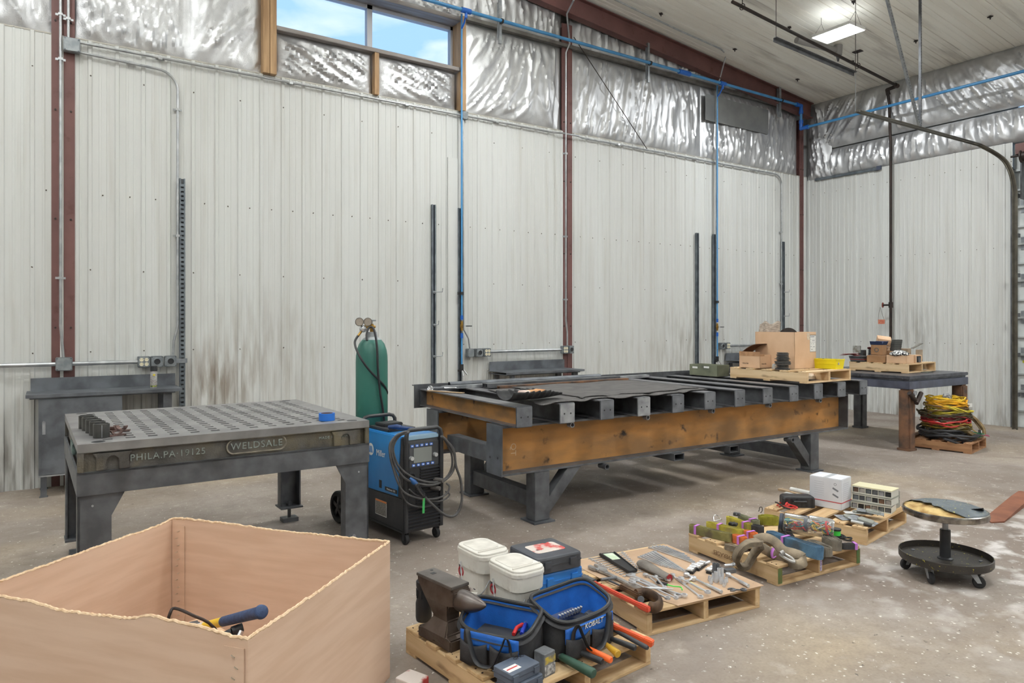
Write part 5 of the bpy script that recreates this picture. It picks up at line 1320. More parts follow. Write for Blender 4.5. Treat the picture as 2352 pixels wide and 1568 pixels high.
# tool bags
NYL = M('black nylon', (40, 40, 43), (54, 54, 58), 16, rough=.7, bump=.2, bscale=200)
NYB = M('blue nylon', (30, 106, 200), (26, 92, 178), 12, rough=.65, bump=.15, bscale=200)
def bag(p, rz, label, W=.34, D=.21, Hb=.19, name_='KOBALT', cut=.0, blue_side=1, seed=1):
    """open-mouthed gate bag; long side faces -y, mouth flared to a rectangular frame"""
    t = thing('tool_bag', p, rz, label, 'tool bag', 'blue and black open tool bags')
    nn = 64
    def ring(w_, d_, e=4.):
        out = []
        for i in range(nn):
            a_ = 2*PI*i/nn; ca, sa = math.cos(a_), math.sin(a_)
            r = (abs(ca)**e+abs(sa)**e)**(-1/e)
            out.append((ca*r*w_/2, sa*r*d_/2))
        return out
    lev = [(0, W*.92, D*.82), (.03, W*1.0, D*.95), (.09, W*1.02, D*1.04), (.15, W*1.0, D*1.05), (Hb, W*.98, D*1.0)]
    vs = []
    for z_, w_, d_ in lev:
        for i, (x, y) in enumerate(ring(w_, d_)):
            tilt = 0
            if z_ == Hb: tilt = .035*(y/(d_/2))+.018*abs(x/(w_/2))**3
            q = noise.noise(Vector((x*22+seed, y*22, z_*30)))
            vs.append((x*(1+.03*q), y*(1+.05*q), z_+tilt+(.004*q if z_ else 0)))
    m = MB(); L_ = len(lev)
    fs = [(k*nn+i, k*nn+(i+1) % nn, (k+1)*nn+(i+1) % nn, (k+1)*nn+i) for k in range(L_-1) for i in range(nn)]+[tuple(range(nn-1, -1, -1))]
    m.add(vs, fs, 0, True); m.build('body', NYL, t)
    # inner lining
    inn = []
    for z_, k in ((.02, .80), (.10, .93), (Hb, .955)):
        for i, (x, y) in enumerate(ring(W*k, D*k)):
            tilt = .035*(y/(D*k/2))+.018*abs(x/(W*k/2))**3 if z_ == Hb else 0
            inn.append((x, y, z_+tilt-.002))
    m = MB().add(inn, [((k+1)*nn+i, (k+1)*nn+(i+1) % nn, k*nn+(i+1) % nn, k*nn+i) for k in range(2) for i in range(nn)]+[tuple(range(nn))], 0, True)
    m.build('lining', NYB, t)
    rim_ = []
    for (x, y) in ring(W*.985, D*1.0): rim_.append((x, y, Hb+.035*(y/(D/2))+.018*abs(x/(W/2))**3))
    MB().tube(rim_, .0095, 8, closed=True).build('zip_rim', BLACK, t)
    band = [Vector(p_)-Vector((0, 0, .020)) for p_ in rim_]
    MB().tube([Vector((p_.x*1.012, p_.y*1.015, p_.z)) for p_ in band], .017, 8, closed=True, flat=.35).build('rim_band', NYL, t)
    # blue panel and pockets on the near side, on a slightly bulging wall
    def wall(x, z_): return -D/2*1.045*(1-.10*abs(x/(W/2))**4)-.004
    m = MB().plane_grid(lambda u, v: (-W*.40+W*.80*u, wall(-W*.40+W*.80*u, 0)-.003, .090+.066*v-.002*abs(u-.5)), 14, 5)
    m.build('blue_panel', NYB, t, solid=.004)
    for x0, x1 in ((-.40, -.02), (.02, .40)):
        m = MB().plane_grid(lambda u, v: (W*(x0+(x1-x0)*u), wall(W*(x0+(x1-x0)*u), 0)-.006-.016*math.sin(PI*u)*math.sin(PI*(v*.5+.25)), .015+.10*v-.016*math.sin(PI*u)*v), 12, 6)
        m.build('pocket', NYL, t, solid=.004)
    for s_ in (-1,):
        yy_ = D/2*1.06*s_
        MB().tube(smooth_path([(-W*.30, yy_-.008, .05), (-W*.30, yy_-.012, .13), (-W*.26, yy_-.026, .168), (-W*.21, yy_-.036, .12), (-W*.10, yy_-.044, .045), (W*.10, yy_-.044, .045), (W*.21, yy_-.036, .12), (W*.26, yy_-.026, .168), (W*.30, yy_-.012, .13), (W*.30, yy_-.008, .05)], 5), .014, 8, flat=.3).build('carry_handle', BLACK, t)
    if name_: text(name_, .033, WHITE, t, (.02, wall(0, 0)-.0072, .138), (1, 0, 0), (0, 0, 1), .0006, 'lettering', shear=.15)
    return t
bg1 = bag((1.705, 2.665, ZD), math.radians(-60), 'left blue and black tool bag with its mouth open, next to the anvil', name_=None, W=.36, D=.215, Hb=.185, seed=1)
bg2 = bag((2.055, 2.60, ZD), math.radians(8), 'right blue and black tool bag with white lettering on its front', W=.40, D=.225, Hb=.205, seed=5)
# things in the bags
t = thing('pliers', (1.73, 2.60, ZD+.13), .5, 'red and blue handled pliers lying in the left tool bag', 'pliers')
MB().tube([(0, 0, 0), (.05, .01, .008), (.09, .0, .01)], .009, 8).build('red_handle', M('red grip', (196, 46, 46), rough=.45), t)
MB().tube([(.02, -.03, 0), (.06, -.02, .008), (.10, -.01, .01)], .009, 8).build('blue_handle', M('blue grip', (36, 60, 170), rough=.45), t)
MB().cyl((.09, -.005, .01), (.14, -.005, .01), .008).build('jaw', CHROME, t)
one('bag_contents', MB().bb(-.12, .12, -.06, .06, 0, .11), BLACK, 'dark pouch at the bottom of the left tool bag', 'pouch', (1.705, 2.665, ZD+.012), math.radians(-60), bevel=.01)
t = thing('bit_rack', (2.03, 2.60, ZD+.135), math.radians(8), 'navy rack of silver sockets lying in the right tool bag', 'socket rack')
MB().bb(-.085, .075, -.015, .035, 0, .02).build('rack', M('navy rack', (44, 58, 98), rough=.5), t, bevel=.003)
for k in range(9): MB().cyl((-.075+.018*k, -.02, .018), (-.075+.018*k, -.028, .042), .0065, n=10).build('socket', CHROME, t)
one('inner_pouch', MB().bb(-.12, .12, -.07, .07, 0, .10), BLACK, 'dark pouch at the bottom of the right tool bag', 'pouch', (2.055, 2.60, ZD+.012), math.radians(8), bevel=.01)
# grey organiser cases, bit box in front
GC = M('slate plastic', (88, 98, 114), (78, 86, 100), 8, rough=.45)
p = G(1194, 1552, ZD)
for k, (dz, dd_, lab) in enumerate(((0, (.0, 0), 'lower of the two slate parts cases at the bottom edge'), (.046, (-.008, .012), 'upper slate parts case with a white label, at the bottom edge'))):
    t = thing('parts_case', (1.645+dd_[0], 2.425+dd_[1], ZD+dz), math.radians(10), lab, 'parts case', 'slate parts cases stacked on the foreground pallet')
    MB().rbox((0, 0, .022), (.165, .115, .043), .008, top_r=.003).build('shell', GC, t, bevel=.0)
    MB().bb(-.084, .084, -.059, .059, .020, .024).build('seam', M('slate seam', (62, 68, 80), rough=.5), t)
    for x in (-.06, .06): MB().bb(x-.015, x+.015, -.062, -.056, .010, .034).build('latch', GC, t)
    if k:
        lb_ = MB().bb(-.075, -.005, -.035, .005, .0435, .0442).build('label', WHITE, t)
        MB().bb(-.07, -.01, -.018, -.010, .0443, .0446).build('label_stripe', M('label red bar', (196, 60, 56), rough=.5), lb_)
        text('GMC', .026, M('black marker', (36, 38, 44), rough=.6), t, (.045, .035, .0442), (1, 0, 0), (0, 1, 0), .0003)
p = G(1250, 1538, ZD)
t = thing('bit_box', (1.795, 2.455, ZD), math.radians(12), 'small grey clear-fronted box with yellow print standing beside the slate cases', 'box')
MB().rbox((0, 0, .05), (.07, .065, .10), .006, top_r=.003).build('box', M('bit box plastic', (128, 130, 134), (92, 94, 98), 18, rough=.3), t)
MB().bb(-.034, .034, -.0335, -.0325, .055, .085).bb(.0348, .0358, -.03, .03, .055, .085).build('yellow_print', M('yellow print', (196, 170, 60), (120, 116, 110), 40, rough=.4), t)
MB().bb(-.034, .034, -.0335, -.0325, .008, .048).build('white_print', M('white print', (190, 190, 190), (110, 110, 112), 60, rough=.4), t)
# long-handled tools poking out on the right of the pallet
def handle_tool(a, b, ra, rb, mat, label, tipmat=None, tip=0, name='hand_tool', endcap=True, flat=1.):
    A = G(*a) if len(a) == 3 else Vector(a); B_ = G(*b) if len(b) == 3 else Vector(b); d = B_-A
    t = thing(name, A, 0, label, 'hand tool', 'long-handled tools on the foreground pallet')
    MB().tube([(0, 0, 0), d*.1, d*.9, d*.97, d], [ra, ra, rb, rb, rb*.8], 12, flat=flat).build('handle', mat, t)
    if tipmat: MB().tube([-d.normalized()*tip, (0, 0, 0)], [ra*.7, ra*.8], 10).build('shank', tipmat, t)
    return t
ORG = M('orange wrench paint', (222, 96, 50), (206, 84, 44), 8, rough=.45)
ORH = M('bright orange handle', (236, 104, 40), rough=.5)
def zz_(a): return a
handle_tool((1290, 1508, .16), (1364, 1547, .155), .017, .022, M('dark green grip', (40, 72, 58), (54, 84, 70), 10, rough=.55), 'dark green round grip pointing out at the bottom of the pallet', STEEL, .15)
handle_tool((1318, 1492, .165), (1384, 1519, .16), .013, .015, BLACK, 'black grip between the green grip and the short orange grip', STEEL, .15)
handle_tool((1346, 1486, .172), (1404, 1516, .165), .011, .015, ORH, 'short bright orange grip beside the black grip', STEEL, .12)
handle_tool((1388, 1476, .17), (1420, 1502, .165), .010, .018, M('amber screwdriver handle', (216, 172, 56), rough=.3, trans=.3), 'amber screwdriver handle beside the short orange grip', CHROME, .12)
handle_tool((1395, 1463, .165), (1460, 1488, .16), .011, .014, BLACK, 'black curved lever grip below the long orange bar', STEEL, .1)
handle_tool((1400, 1440, .185), (1488, 1488, .165), .010, .011, M('dark grey sleeve', (62, 62, 66), rough=.6), 'grey sleeved bar with a wooden end, left of the long orange bar', M('varnished wood', (190, 140, 70), rough=.5), .18)
t = thing('pipe_wrench', G(1404, 1435, .20), 0, 'long bright orange pipe wrench handle lying over the right edge of the pallet', 'pipe wrench')
d = G(1500, 1478, .165)-t.location
MB().prism([(-.014, -.012), (.014, -.012), (.014, .012), (-.014, .012)], (0, 0, 0), basis(d)[1], basis(d)[2], d*.8).prism([(-.017, -.015), (.017, -.015), (.017, .015), (-.017, .015)], d*.78, basis(d)[1], basis(d)[2], d*.22).build('handle', ORG, t, bevel=.004)
MB().bar(-d.normalized()*.14, d*.02, .05, .03).build('head', STEEL, t, bevel=.005)
t = thing('pipe_wrench', G(1364, 1338, .155), 0, 'red-orange pipe wrench with an iron jaw leaning across the wrench pallet', 'pipe wrench')
d = G(1491, 1400, .160)-t.location
MB().bar((0, 0, 0), d*.85, .022, .024).bar(d*.83, d, .028, .030).build('handle', M('red-orange paint', (214, 82, 58), (196, 74, 54), 8, rough=.45), t, bevel=.005)
MB().bar(-d.normalized()*.12, (0, 0, 0), .05, .03).build('head', STEEL, t, bevel=.006)
# ================================================================ PALLET 2: WRENCHES AND SOCKETS
def PD(u, v, d):
    r = ray(u, v); return Vector((r[0]*d, r[1]*d, H+r[2]*d))
def c2(x, y, z=ZD+.004): return G(1330+x/5.345, 1230+y/5.345, z)
ORD = ['first', 'second', 'third', 'fourth', 'fifth', 'sixth', 'seventh', 'eighth', 'ninth', 'tenth', 'eleventh', 'twelfth', 'thirteenth', 'fourteenth', 'fifteenth', 'sixteenth']
def poly_sheet(name, pts, z, th, mat, label, cat, group=None):
    o = pts[0]; m = MB().prism([(p.x-o.x, p.y-o.y) for p in pts], (0, 0, 0), (1, 0, 0), (0, 1, 0), (0, 0, th))
    return one(name, m, mat, label, cat, (o.x, o.y, z), group=group)
a2 = lambda x, y: at(P2, x, y, 0)
poly_sheet('cardboard_sheet', [a2(.20, -.012), a2(.835, -.015), a2(.828, .83), a2(.05, .84), a2(.06, .42), a2(.13, .20)], ZD, .003, M('flat cardboard sheet', (188, 160, 134), (172, 144, 118), 3, rough=.9), 'flat cardboard sheet under the wrenches on the second pallet', 'cardboard sheet')
ZC = ZD+.0035
CHR = M('chrome wrench', (226, 228, 232), (196, 198, 204), 12, rough=.28, metal=.65)
SAT = M('satin steel wrench', (186, 184, 182), (150, 148, 146), 14, rough=.36, metal=.6)
def wrench_mb(L_, w_=.010, r=None, th=.006, z=0, bend=0):
    """combination wrench along +x from the open jaw (0) to the ring (L)"""
    r = r or w_*1.15; m = MB()
    m.prism([(r*1.2, -w_*.5), (L_-r*1.2, -w_*.42), (L_-r*1.2, w_*.42), (r*1.2, w_*.5)], (0, 0, z+.001), (1, 0, 0), (0, 1, 0), (0, 0, th*.7))
    jw = r*1.45; a0 = .35
    pts = [(jw*math.cos(a_), jw*math.sin(a_)) for a_ in [math.radians(200+k*320/16) for k in range(0, 0)]]
    outer = [(jw*math.cos(math.radians(a_)), jw*math.sin(math.radians(a_))) for a_ in range(-150, 151, 25)]
    inner = [(-jw*.75, jw*.33), (jw*.12, jw*.33), (jw*.25, 0), (jw*.12, -jw*.33), (-jw*.75, -jw*.33)]
    ca, sa = math.cos(a0), math.sin(a0)
    m.prism([(x*ca-y*sa+r*.6, x*sa+y*ca) for x, y in outer+inner], (0, 0, z), (1, 0, 0), (0, 1, 0), (0, 0, th))
    m.lathe([(r*.62, 0), (r*1.12, 0), (r*1.12, th*1.3), (r*.62, th*1.3), (r*.62, 0)], (L_, 0, z), 16, smooth=False)
    return m
def wrench(A, B_, label, w_=.010, th=.006, mat=None, group='combination wrenches on the second pallet', z=None, r=None):
    d = B_-A; rz = math.atan2(d.y, d.x)
    if z is not None: A = Vector((A.x, A.y, z))
    return one('wrench', wrench_mb(math.hypot(d.x, d.y), w_, r, th), mat or CHR, label, 'wrench', A, rz, group)
_NB = len(bpy.data.objects)
# two long fanned rows
n = 12
for k in range(n):
    f = k/(n-1)
    A = c2(885+200*f, 128+22*f); B_ = c2(1425-60*(1-f)*0-150*(1-f)*0+30*f-20, 360-120*f+5)
    A = c2(862+230*f, 150-18*math.sin(f*3)); B_ = c2(1440-170*f, 355-135*f)
    wrench(A, B_, '%s chrome wrench from the left in the rear fanned row' % ORD[k], w_=.0062-.0018*f, z=ZC+.001, th=.004 if k % 2 else .008)
n = 14
for k in range(n):
    f = k/(n-1)
    A = c2(728+200*f, 268-75*f); B_ = c2(985+350*f, 365+85*f)
    wrench(A, B_, '%s chrome wrench from the left in the middle fanned row' % ORD[k], w_=.0048+.003*f, z=ZC+.001, th=.004 if k % 2 else .008)
# black racks with white card and wrench heads sticking out at both sides
RKM = M('black wrench rack', (38, 38, 40), rough=.5)
A, B_ = c2(345, 250), c2(660, 470); d = B_-A
t = thing('wrench_rack', A, math.atan2(d.y, d.x), 'black wrench rack with a white card at the left of the wrench pallet', 'wrench rack')
L_ = d.length
MB().prism([(-.01, -.055), (L_, -.03), (L_, .03), (-.01, .06)], (0, 0, .006), (1, 0, 0), (0, 1, 0), (0, 0, .014)).build('rack', RKM, t, bevel=.003)
MB().prism([(.01, -.035), (.13, -.028), (.13, .028), (.01, .035)], (0, 0, .0203), (1, 0, 0), (0, 1, 0), (0, 0, .0008)).build('card', M('white green card', (214, 222, 206), (186, 204, 176), 20, rough=.6), t)
for s_ in (-1, 1): MB().bar((0, s_*.052, .021), (L_, s_*.028, .021), .006, .01).build('side_rail', RKM, t)
rd = math.atan2(d.y, d.x); cr, sr = math.cos(rd), math.sin(rd)
for k in range(11):
    f = k/10; x = .0+L_*f
    for s_, side in ((1, 'right'), (-1, 'left')):
        yb_ = s_*(.058-.026*f); ln = .075-.035*f
        q0 = A+Vector((cr*x-sr*yb_*.5, sr*x+cr*yb_*.5, 0)); q1 = A+Vector((cr*(x-.02*s_)-sr*(yb_+s_*ln), sr*(x-.02*s_)+cr*(yb_+s_*ln), 0))
        wrench(q1, q0+(q0-q1)*.05, '%s wrench from the top along the %s edge of the black rack' % (ORD[k], 'far' if s_ > 0 else 'near'), w_=.009-.0035*f, z=ZC+.0, th=.005, group='small wrenches in the black rack')
# loose wrenches in front
loose = [((615, 480), (1215, 745), .018, 'large chrome combination wrench with its ring beside the pipe clamp, upper'), ((640, 560), (1290, 760), .015, 'large chrome wrench whose ring lies right beside the biggest ring'),
         ((700, 590), (1190, 815), .011, 'medium chrome wrench below the two large ring wrenches'), ((640, 630), (1085, 835), .013, 'chrome wrench with its ring nearest the iron pipe jaw'),
         ((1130, 480), (1490, 760), .013, 'long thin chrome wrench crossing the middle of the cardboard'), ((800, 500), (1100, 570), .010, 'short chrome wrench beside the black and green screwdriver'),
         ((1230, 560), (1580, 740), .014, 'chrome wrench with a wide ring near the front edge of the cardboard'), ((930, 560), (1050, 700), .010, 'small chrome wrench lying across the large ones'),
         ((840, 500), (960, 590), .009, 'smallest chrome wrench near the grey sleeve')]
for k, (a_, b_, w_, lab) in enumerate(loose):
    wrench(c2(*a_), c2(*b_), lab, w_=w_, th=.008, z=ZC+.001+.009*(k % 4), group='loose wrenches on the second pallet')
wrench(c2(1855, 665), c2(2020, 668), 'small dark double-jawed wrench at the right corner of the cardboard', w_=.014, mat=STEEL, z=ZC, group='loose wrenches on the second pallet')
# big adjustable wrench
A, B_ = c2(215, 420), c2(850, 730); d = B_-A; L_ = math.hypot(d.x, d.y)
t = thing('adjustable_wrench', (A.x, A.y, ZC+.006), math.atan2(d.y, d.x), 'very large adjustable wrench along the left side of the wrench pallet', 'wrench')
MB().prism([(.05, -.020), (.14, -.014), (L_-.02, -.017), (L_, -.008), (L_, .008), (L_-.02, .017), (.14, .014), (.05, .020)], (0, 0, 0), (1, 0, 0), (0, 1, 0), (0, 0, .012)).build('handle', SAT, t, bevel=.003)
MB().prism([(-.05, .016), (-.045, .034), (.0, .044), (.05, .040), (.09, .016), (.09, -.016), (.06, -.022), (.02, -.012), (.0, .012)], (0, 0, -.002), (1, 0, 0), (0, 1, 0), (0, 0, .018)).build('fixed_jaw', SAT, t, bevel=.003)
MB().prism([(-.05, -.008), (-.045, -.034), (.0, -.038), (.03, -.030), (.02, -.016), (-.01, -.006)], (0, 0, -.001), (1, 0, 0), (0, 1, 0), (0, 0, .016)).build('moving_jaw', SAT, t, bevel=.002)
m = MB()
for k in range(5): m.cyl((.018+.007*k, -.018, .009), (.022+.007*k, -.018, .009), .0095, n=12)
tag(m.build('adjusting_screw', CHROME, t), kind='stuff')
# rusty chain-pipe tool, grey sleeve, ratchets, sockets
t = thing('pipe_cutter', c2(520, 640, ZD+.02), 0, 'brown rusty iron pipe cutter jaw lying behind the red-orange wrench', 'pipe cutter')
o = Vector(t.location)
RB = M('greasy brown iron', (112, 88, 66), (70, 54, 44), 12, rough=.5, metal=.5)
MB().bar(Vector((0, 0, .01)), c2(760, 740, ZD+.03)-o, .04, .03).build('frame', RB, t, bevel=.006)
MB().cyl(c2(370, 550, ZD+.02)-o, Vector((0, 0, .01)), .006).cyl(c2(270, 540, ZD+.02)-o, c2(460, 515, ZD+.02)-o, .010).build('screw_handle', STEEL, t)
hk = [c2(x, y, ZD+.03)-o for x, y in ((700, 720), (800, 700), (900, 735), (975, 790), (985, 850), (930, 885), (870, 870))]
MB().tube(smooth_path(hk, 4), .020, 10, flat=1.5).build('hook_jaw', RB, t)
MB().cyl(c2(760, 780, ZD+.015)-o, c2(760, 780, ZD+.045)-o, .018).build('roller', STEEL, t)
A, B_ = c2(755, 330, ZD+.03), c2(1110, 520, ZD+.025)
t = thing('fabric_sleeve', A, 0, 'grey felt sleeve with a red lining lying among the wrenches', 'sleeve')
FE = M('grey felt', (124, 118, 112), (96, 90, 84), 9, rough=.95, bump=.3)
d = B_-A; pts = [d*f for f in (-.03, .0, .12, .3, .5, .7, .85, 1.0)]; rr = [.008, .032, .043, .040, .036, .030, .030, .034]
MB().tube(pts, rr, 14, flat=.62).build('sleeve', FE, t)
MB().cyl(d*.985, d*1.004, .022, n=14).build('red_lining', M('red felt', (150, 40, 44), rough=.9), t)
def ratchet(a_, b_, label, hr=.018, z=.012):
    A = c2(*a_); B_ = c2(*b_); d = B_-A; L_ = math.hypot(d.x, d.y)
    t = thing('ratchet', (A.x, A.y, ZC+z), math.atan2(d.y, d.x), label, 'ratchet', 'ratchets on the second pallet')
    MB().lathe([(0, -.010), (hr, -.010), (hr, .008), (hr*.7, .012), (0, .012)], n=18).bb(-.006, .006, -.006, .006, -.016, -.008).build('head', CHR, t)
    MB().tube([(hr*.6, 0, 0), (.05, 0, 0), (L_*.55, 0, 0), (L_*.6, 0, 0), (L_, 0, 0)], [.008, .0055, .006, .0095, .010], 10).build('handle', CHR, t)
    return t
ratchet((1320, 500), (1750, 715), 'long chrome ratchet lying right of the middle wrench')
ratchet((1400, 545), (1290, 600), 'stubby chrome ratchet head beside the yellow scraper', .02)
ratchet((1830, 500), (2080, 640), 'chrome ratchet at the right corner of the cardboard, near the sockets', .017)
ratchet((1370, 430), (1600, 345), 'slim extension bar ratchet behind the socket rails', .012)
one('scraper', MB().prism([(0, -.008), (.14, -.012), (.15, .0), (.14, .012), (0, .008)], (0, 0, 0), (1, 0, 0), (0, 1, 0), (0, 0, .003)), M('yellow plastic', (206, 200, 140), rough=.5), 'pale yellow flat scraper beside the long ratchet', 'scraper', c2(1345, 560, ZC), math.atan2((c2(1560, 700)-c2(1345, 560)).y, (c2(1560, 700)-c2(1345, 560)).x))
for k, (x, y) in enumerate(((1365, 470), (1440, 430), (1590, 470))):
    A = c2(x, y); t = thing('socket_rail', (A.x, A.y, ZC), .45-.1*k, ('front', 'rear', 'right')[k]+' black socket rail among the sockets on the wrench pallet', 'socket rail', 'socket rails on the second pallet')
    MB().bb(0, .14, -.018, .018, 0, .012).build('rail', RKM, t, bevel=.002)
    for j in range(6):
        MB().cyl((.015+.022*j, -.012, .018), (.015+.022*j, .026, .018), .0085, n=10).build('socket', CHR if j % 2 else SAT, t)
rnd = random.Random(12)
sk = [(1680, 570, .013, .062), (1715, 555, .012, .075), (1745, 590, .011, .045), (1650, 545, .012, .04), (1790, 600, .010, .03), (1620, 590, .010, .035), (1755, 540, .012, .07), (1810, 570, .010, .028), (1660, 510, .013, .085), (1700, 505, .014, .08), (1780, 625, .009, .022), (1600, 555, .009, .03)]
for k, (x, y, r, h_) in enumerate(sk):
    A = c2(x, y, ZC+.0); lab = ['tall front', 'tall centre', 'middle front', 'left side', 'right front', 'far left', 'tall right', 'far right', 'tallest dark rear-left', 'tall dark rear-right', 'smallest front', 'small left rear'][k]
    one('socket', MB().lathe([(r*.6, 0), (r, 0), (r, h_*.55), (r*.85, h_*.62), (r*.85, h_), (r*.55, h_), (r*.55, h_*.5)], n=14), STEEL if 'dark' in lab else CHR, lab+' upright socket of the cluster on the wrench pallet', 'socket', A, group='upright sockets on the second pallet')
one('flex_joint', MB().cyl((0, 0, .01), (.05, -.02, .01), .009).cyl((.05, -.02, .01), (.07, -.02, .012), .012), CHR, 'chrome universal joint behind the upright sockets', 'socket', c2(1780, 385, ZC))
one('black_box_end', MB().bb(0, .07, -.02, .02, 0, .022), STEEL, 'dark square block behind the upright sockets at the right', 'block', c2(1790, 460, ZC), -.2)
t = thing('screwdriver', c2(960, 565, ZC+.02), 0, 'black and green handled screwdriver lying across the wrenches', 'screwdriver')
o = Vector(t.location)
MB().tube([(0, 0, 0), c2(1080, 600, ZC+.02)-o], .009, 10).build('grip', RUB, t); MB().tube(smooth_path([c2(1080, 600, ZC+.02)-o, c2(1160, 620, ZC+.02)-o, c2(1250, 630, ZC+.022)-o, c2(1265, 665, ZC+.02)-o], 4), .0035, 6).build('green_tie', M('green plastic', (70, 200, 70), rough=.5), t)
one('needle_pliers', MB().tube([(0, 0, 0), (.05, .012, 0), (.11, .01, 0)], .006).tube([(0, -.02, 0), (.05, .004, 0), (.11, .006, 0)], .006).cyl((.11, .008, 0), (.17, .012, 0), .007, .002), CHR, 'long-nose pliers lying open between the large wrenches', 'pliers', c2(780, 640, ZC+.03), -.75)

# ================================================================ PALLET 3: STRAPS AND JARS
def c3(x, y, z=ZD+.03): return G(1550+x/5.227, 1080+y/5.227, z)
PURP = M('purple band', (190, 120, 206), rough=.45)
def strapbundle(A, B_, label, mat, hgt=.05, thick=.03, layers=6, bands=(.3,), z=ZD+.002, lean=0., seed=0, grp='bundled straps on the third pallet', wob=.004, name='strap_bundle'):
    d = B_-A; L_ = math.hypot(d.x, d.y); rz = math.atan2(d.y, d.x)
    t = thing(name, (A.x, A.y, z), rz, label, 'strap', grp); rnd = random.Random(seed)
    m = MB(); th = .0028
    for k in range(layers):
        hw = thick*(k+.6)/layers; x0, x1 = hw*1.0+rnd.uniform(0, .02)*(1-k/layers), L_-hw-rnd.uniform(0, .025)*(1-k/layers)
        path = [(x0+(x1-x0)*i/8, -hw-rnd.uniform(0, wob)*.3) for i in range(9)]
        path += [(x1+hw*math.sin(a_), -hw*math.cos(a_)) for a_ in [PI*j/8 for j in range(1, 8)]]
        path += [(x1-(x1-x0)*i/8, hw+rnd.uniform(0, wob)) for i in range(9)]
        path += [(x0-hw*math.sin(a_), hw*math.cos(a_)) for a_ in [PI*j/8 for j in range(1, 8)]]
        n_ = len(path); vs = []
        for (x, y) in path:
            bulge = noise.noise(Vector((x*9, k*3.1+seed, y*20)))*.004
            for zz0, off in ((0, 0), (hgt*.5, bulge), (hgt+bulge*2, 0)):
                vs.append((x, y+off+lean*zz0, max(0, zz0)))
        # two faces per ribbon (outer/inner offset) so the webbing has real thickness
        vs2 = [(x, y-th if y < 0 else y+th, z_) for x, y, z_ in vs]
        fs = []
        for i in range(n_):
            j = (i+1) % n_
            for q in range(2): fs.append((i*3+q, j*3+q, j*3+q+1, i*3+q+1))
        m.add(vs+vs2, fs+[tuple(3*n_+i for i in reversed(f)) for f in fs]+[(i*3+2, ((i+1) % n_)*3+2, 3*n_+((i+1) % n_)*3+2, 3*n_+i*3+2) for i in range(n_)], 0, False)
    m.build('webbing', mat, t)
    for b_ in bands:
        x = L_*b_; w_ = .018; y1 = thick*1.12+.004
        MB().bb(x-w_/2, x+w_/2, -y1, -y1+.003, .0, hgt+.004).bb(x-w_/2, x+w_/2, y1-.003, y1, 0, hgt+.004).bb(x-w_/2, x+w_/2, -y1, y1, hgt+.003, hgt+.006).build('band', PURP, t)
    return t
def web(n_, a_, b_=None, **k): return M('webbing '+n_, a_, b_ or tuple(int(q*.8) for q in a_), 14, rough=.9, bump=.25, bscale=160, **k)
OLV = web('olive', (142, 136, 84), c3=(92, 84, 64), s3=9, lo3=.55, hi3=.7)
YEL = web('yellow', (196, 184, 72), c3=(140, 130, 84), s3=8, lo3=.6, hi3=.75)
TAN = web('tan', (150, 136, 116)); GRY = web('grey', (132, 124, 112)); BLUW = web('blue', (82, 118, 148), c3=(70, 84, 96), s3=6, lo3=.55, hi3=.7)
ORW = web('orange', (232, 128, 66)); DKW = web('dark', (72, 70, 72)); GYW = web('greygreen', (138, 140, 112)); LEM = web('lemon olive', (150, 146, 40))
strapbundle(c3(175, 690), c3(690, 810), 'long olive strap bundle at the left corner of the strap pallet', OLV, .055, .022, 5, (.18,), seed=1)
strapbundle(c3(380, 640), c3(830, 745), 'yellow strap bundle second from the left corner of the strap pallet', YEL, .045, .022, 5, (.36,), seed=2)
strapbundle(c3(625, 590), c3(925, 690), 'yellow strap bundle with a white-tagged dark end, third from the left', YEL, .055, .024, 5, (.75,), seed=3)
strapbundle(c3(930, 700), c3(1060, 740), 'dark folded strap with a white tag next to the orange strap', DKW, .06, .03, 5, (), seed=4)
strapbundle(c3(765, 550), c3(1010, 640), 'grey-green strap bundle at the back behind the yellow ones', GYW, .045, .024, 5, (.7,), seed=5)
strapbundle(c3(1000, 590), c3(1250, 600), 'coiled lemon-olive strap beside the clear jars', LEM, .055, .045, 9, (), seed=6)
strapbundle(c3(700, 800), c3(860, 850), 'bright orange strap roll with a purple band, left one', ORW, .05, .028, 5, (.6,), seed=7)
strapbundle(c3(840, 750), c3(985, 800), 'bright orange strap roll with a purple band, right one', ORW, .05, .028, 5, (.5,), seed=8)
strapbundle(c3(600, 890), c3(800, 935), 'small tan strap loop with an orange end in front of the orange rolls', TAN, .035, .022, 4, (), seed=9)
strapbundle(c3(1100, 700, ZD+.09), c3(1770, 1040, ZD+.02), 'wide faded blue lifting strap running across the strap pallet', BLUW, .075, .030, 6, (.36,), seed=10, lean=.1)
strapbundle(c3(1600, 880), c3(1870, 990), 'grey dirty strap bundle right of the blue strap', GRY, .055, .040, 6, (), seed=11)
strapbundle(c3(1800, 830), c3(1970, 920), 'grey dirty strap roll behind the right end, below the jars', GRY, .06, .040, 6, (), seed=12)
strapbundle(c3(1990, 890), c3(2190, 890), 'dark strap with a purple end near the right corner', DKW, .035, .018, 4, (.85,), seed=13)
strapbundle(c3(1280, 690), c3(1390, 830), 'dark green strap tucked under the left jar', DKW, .05, .028, 5, (), seed=14)
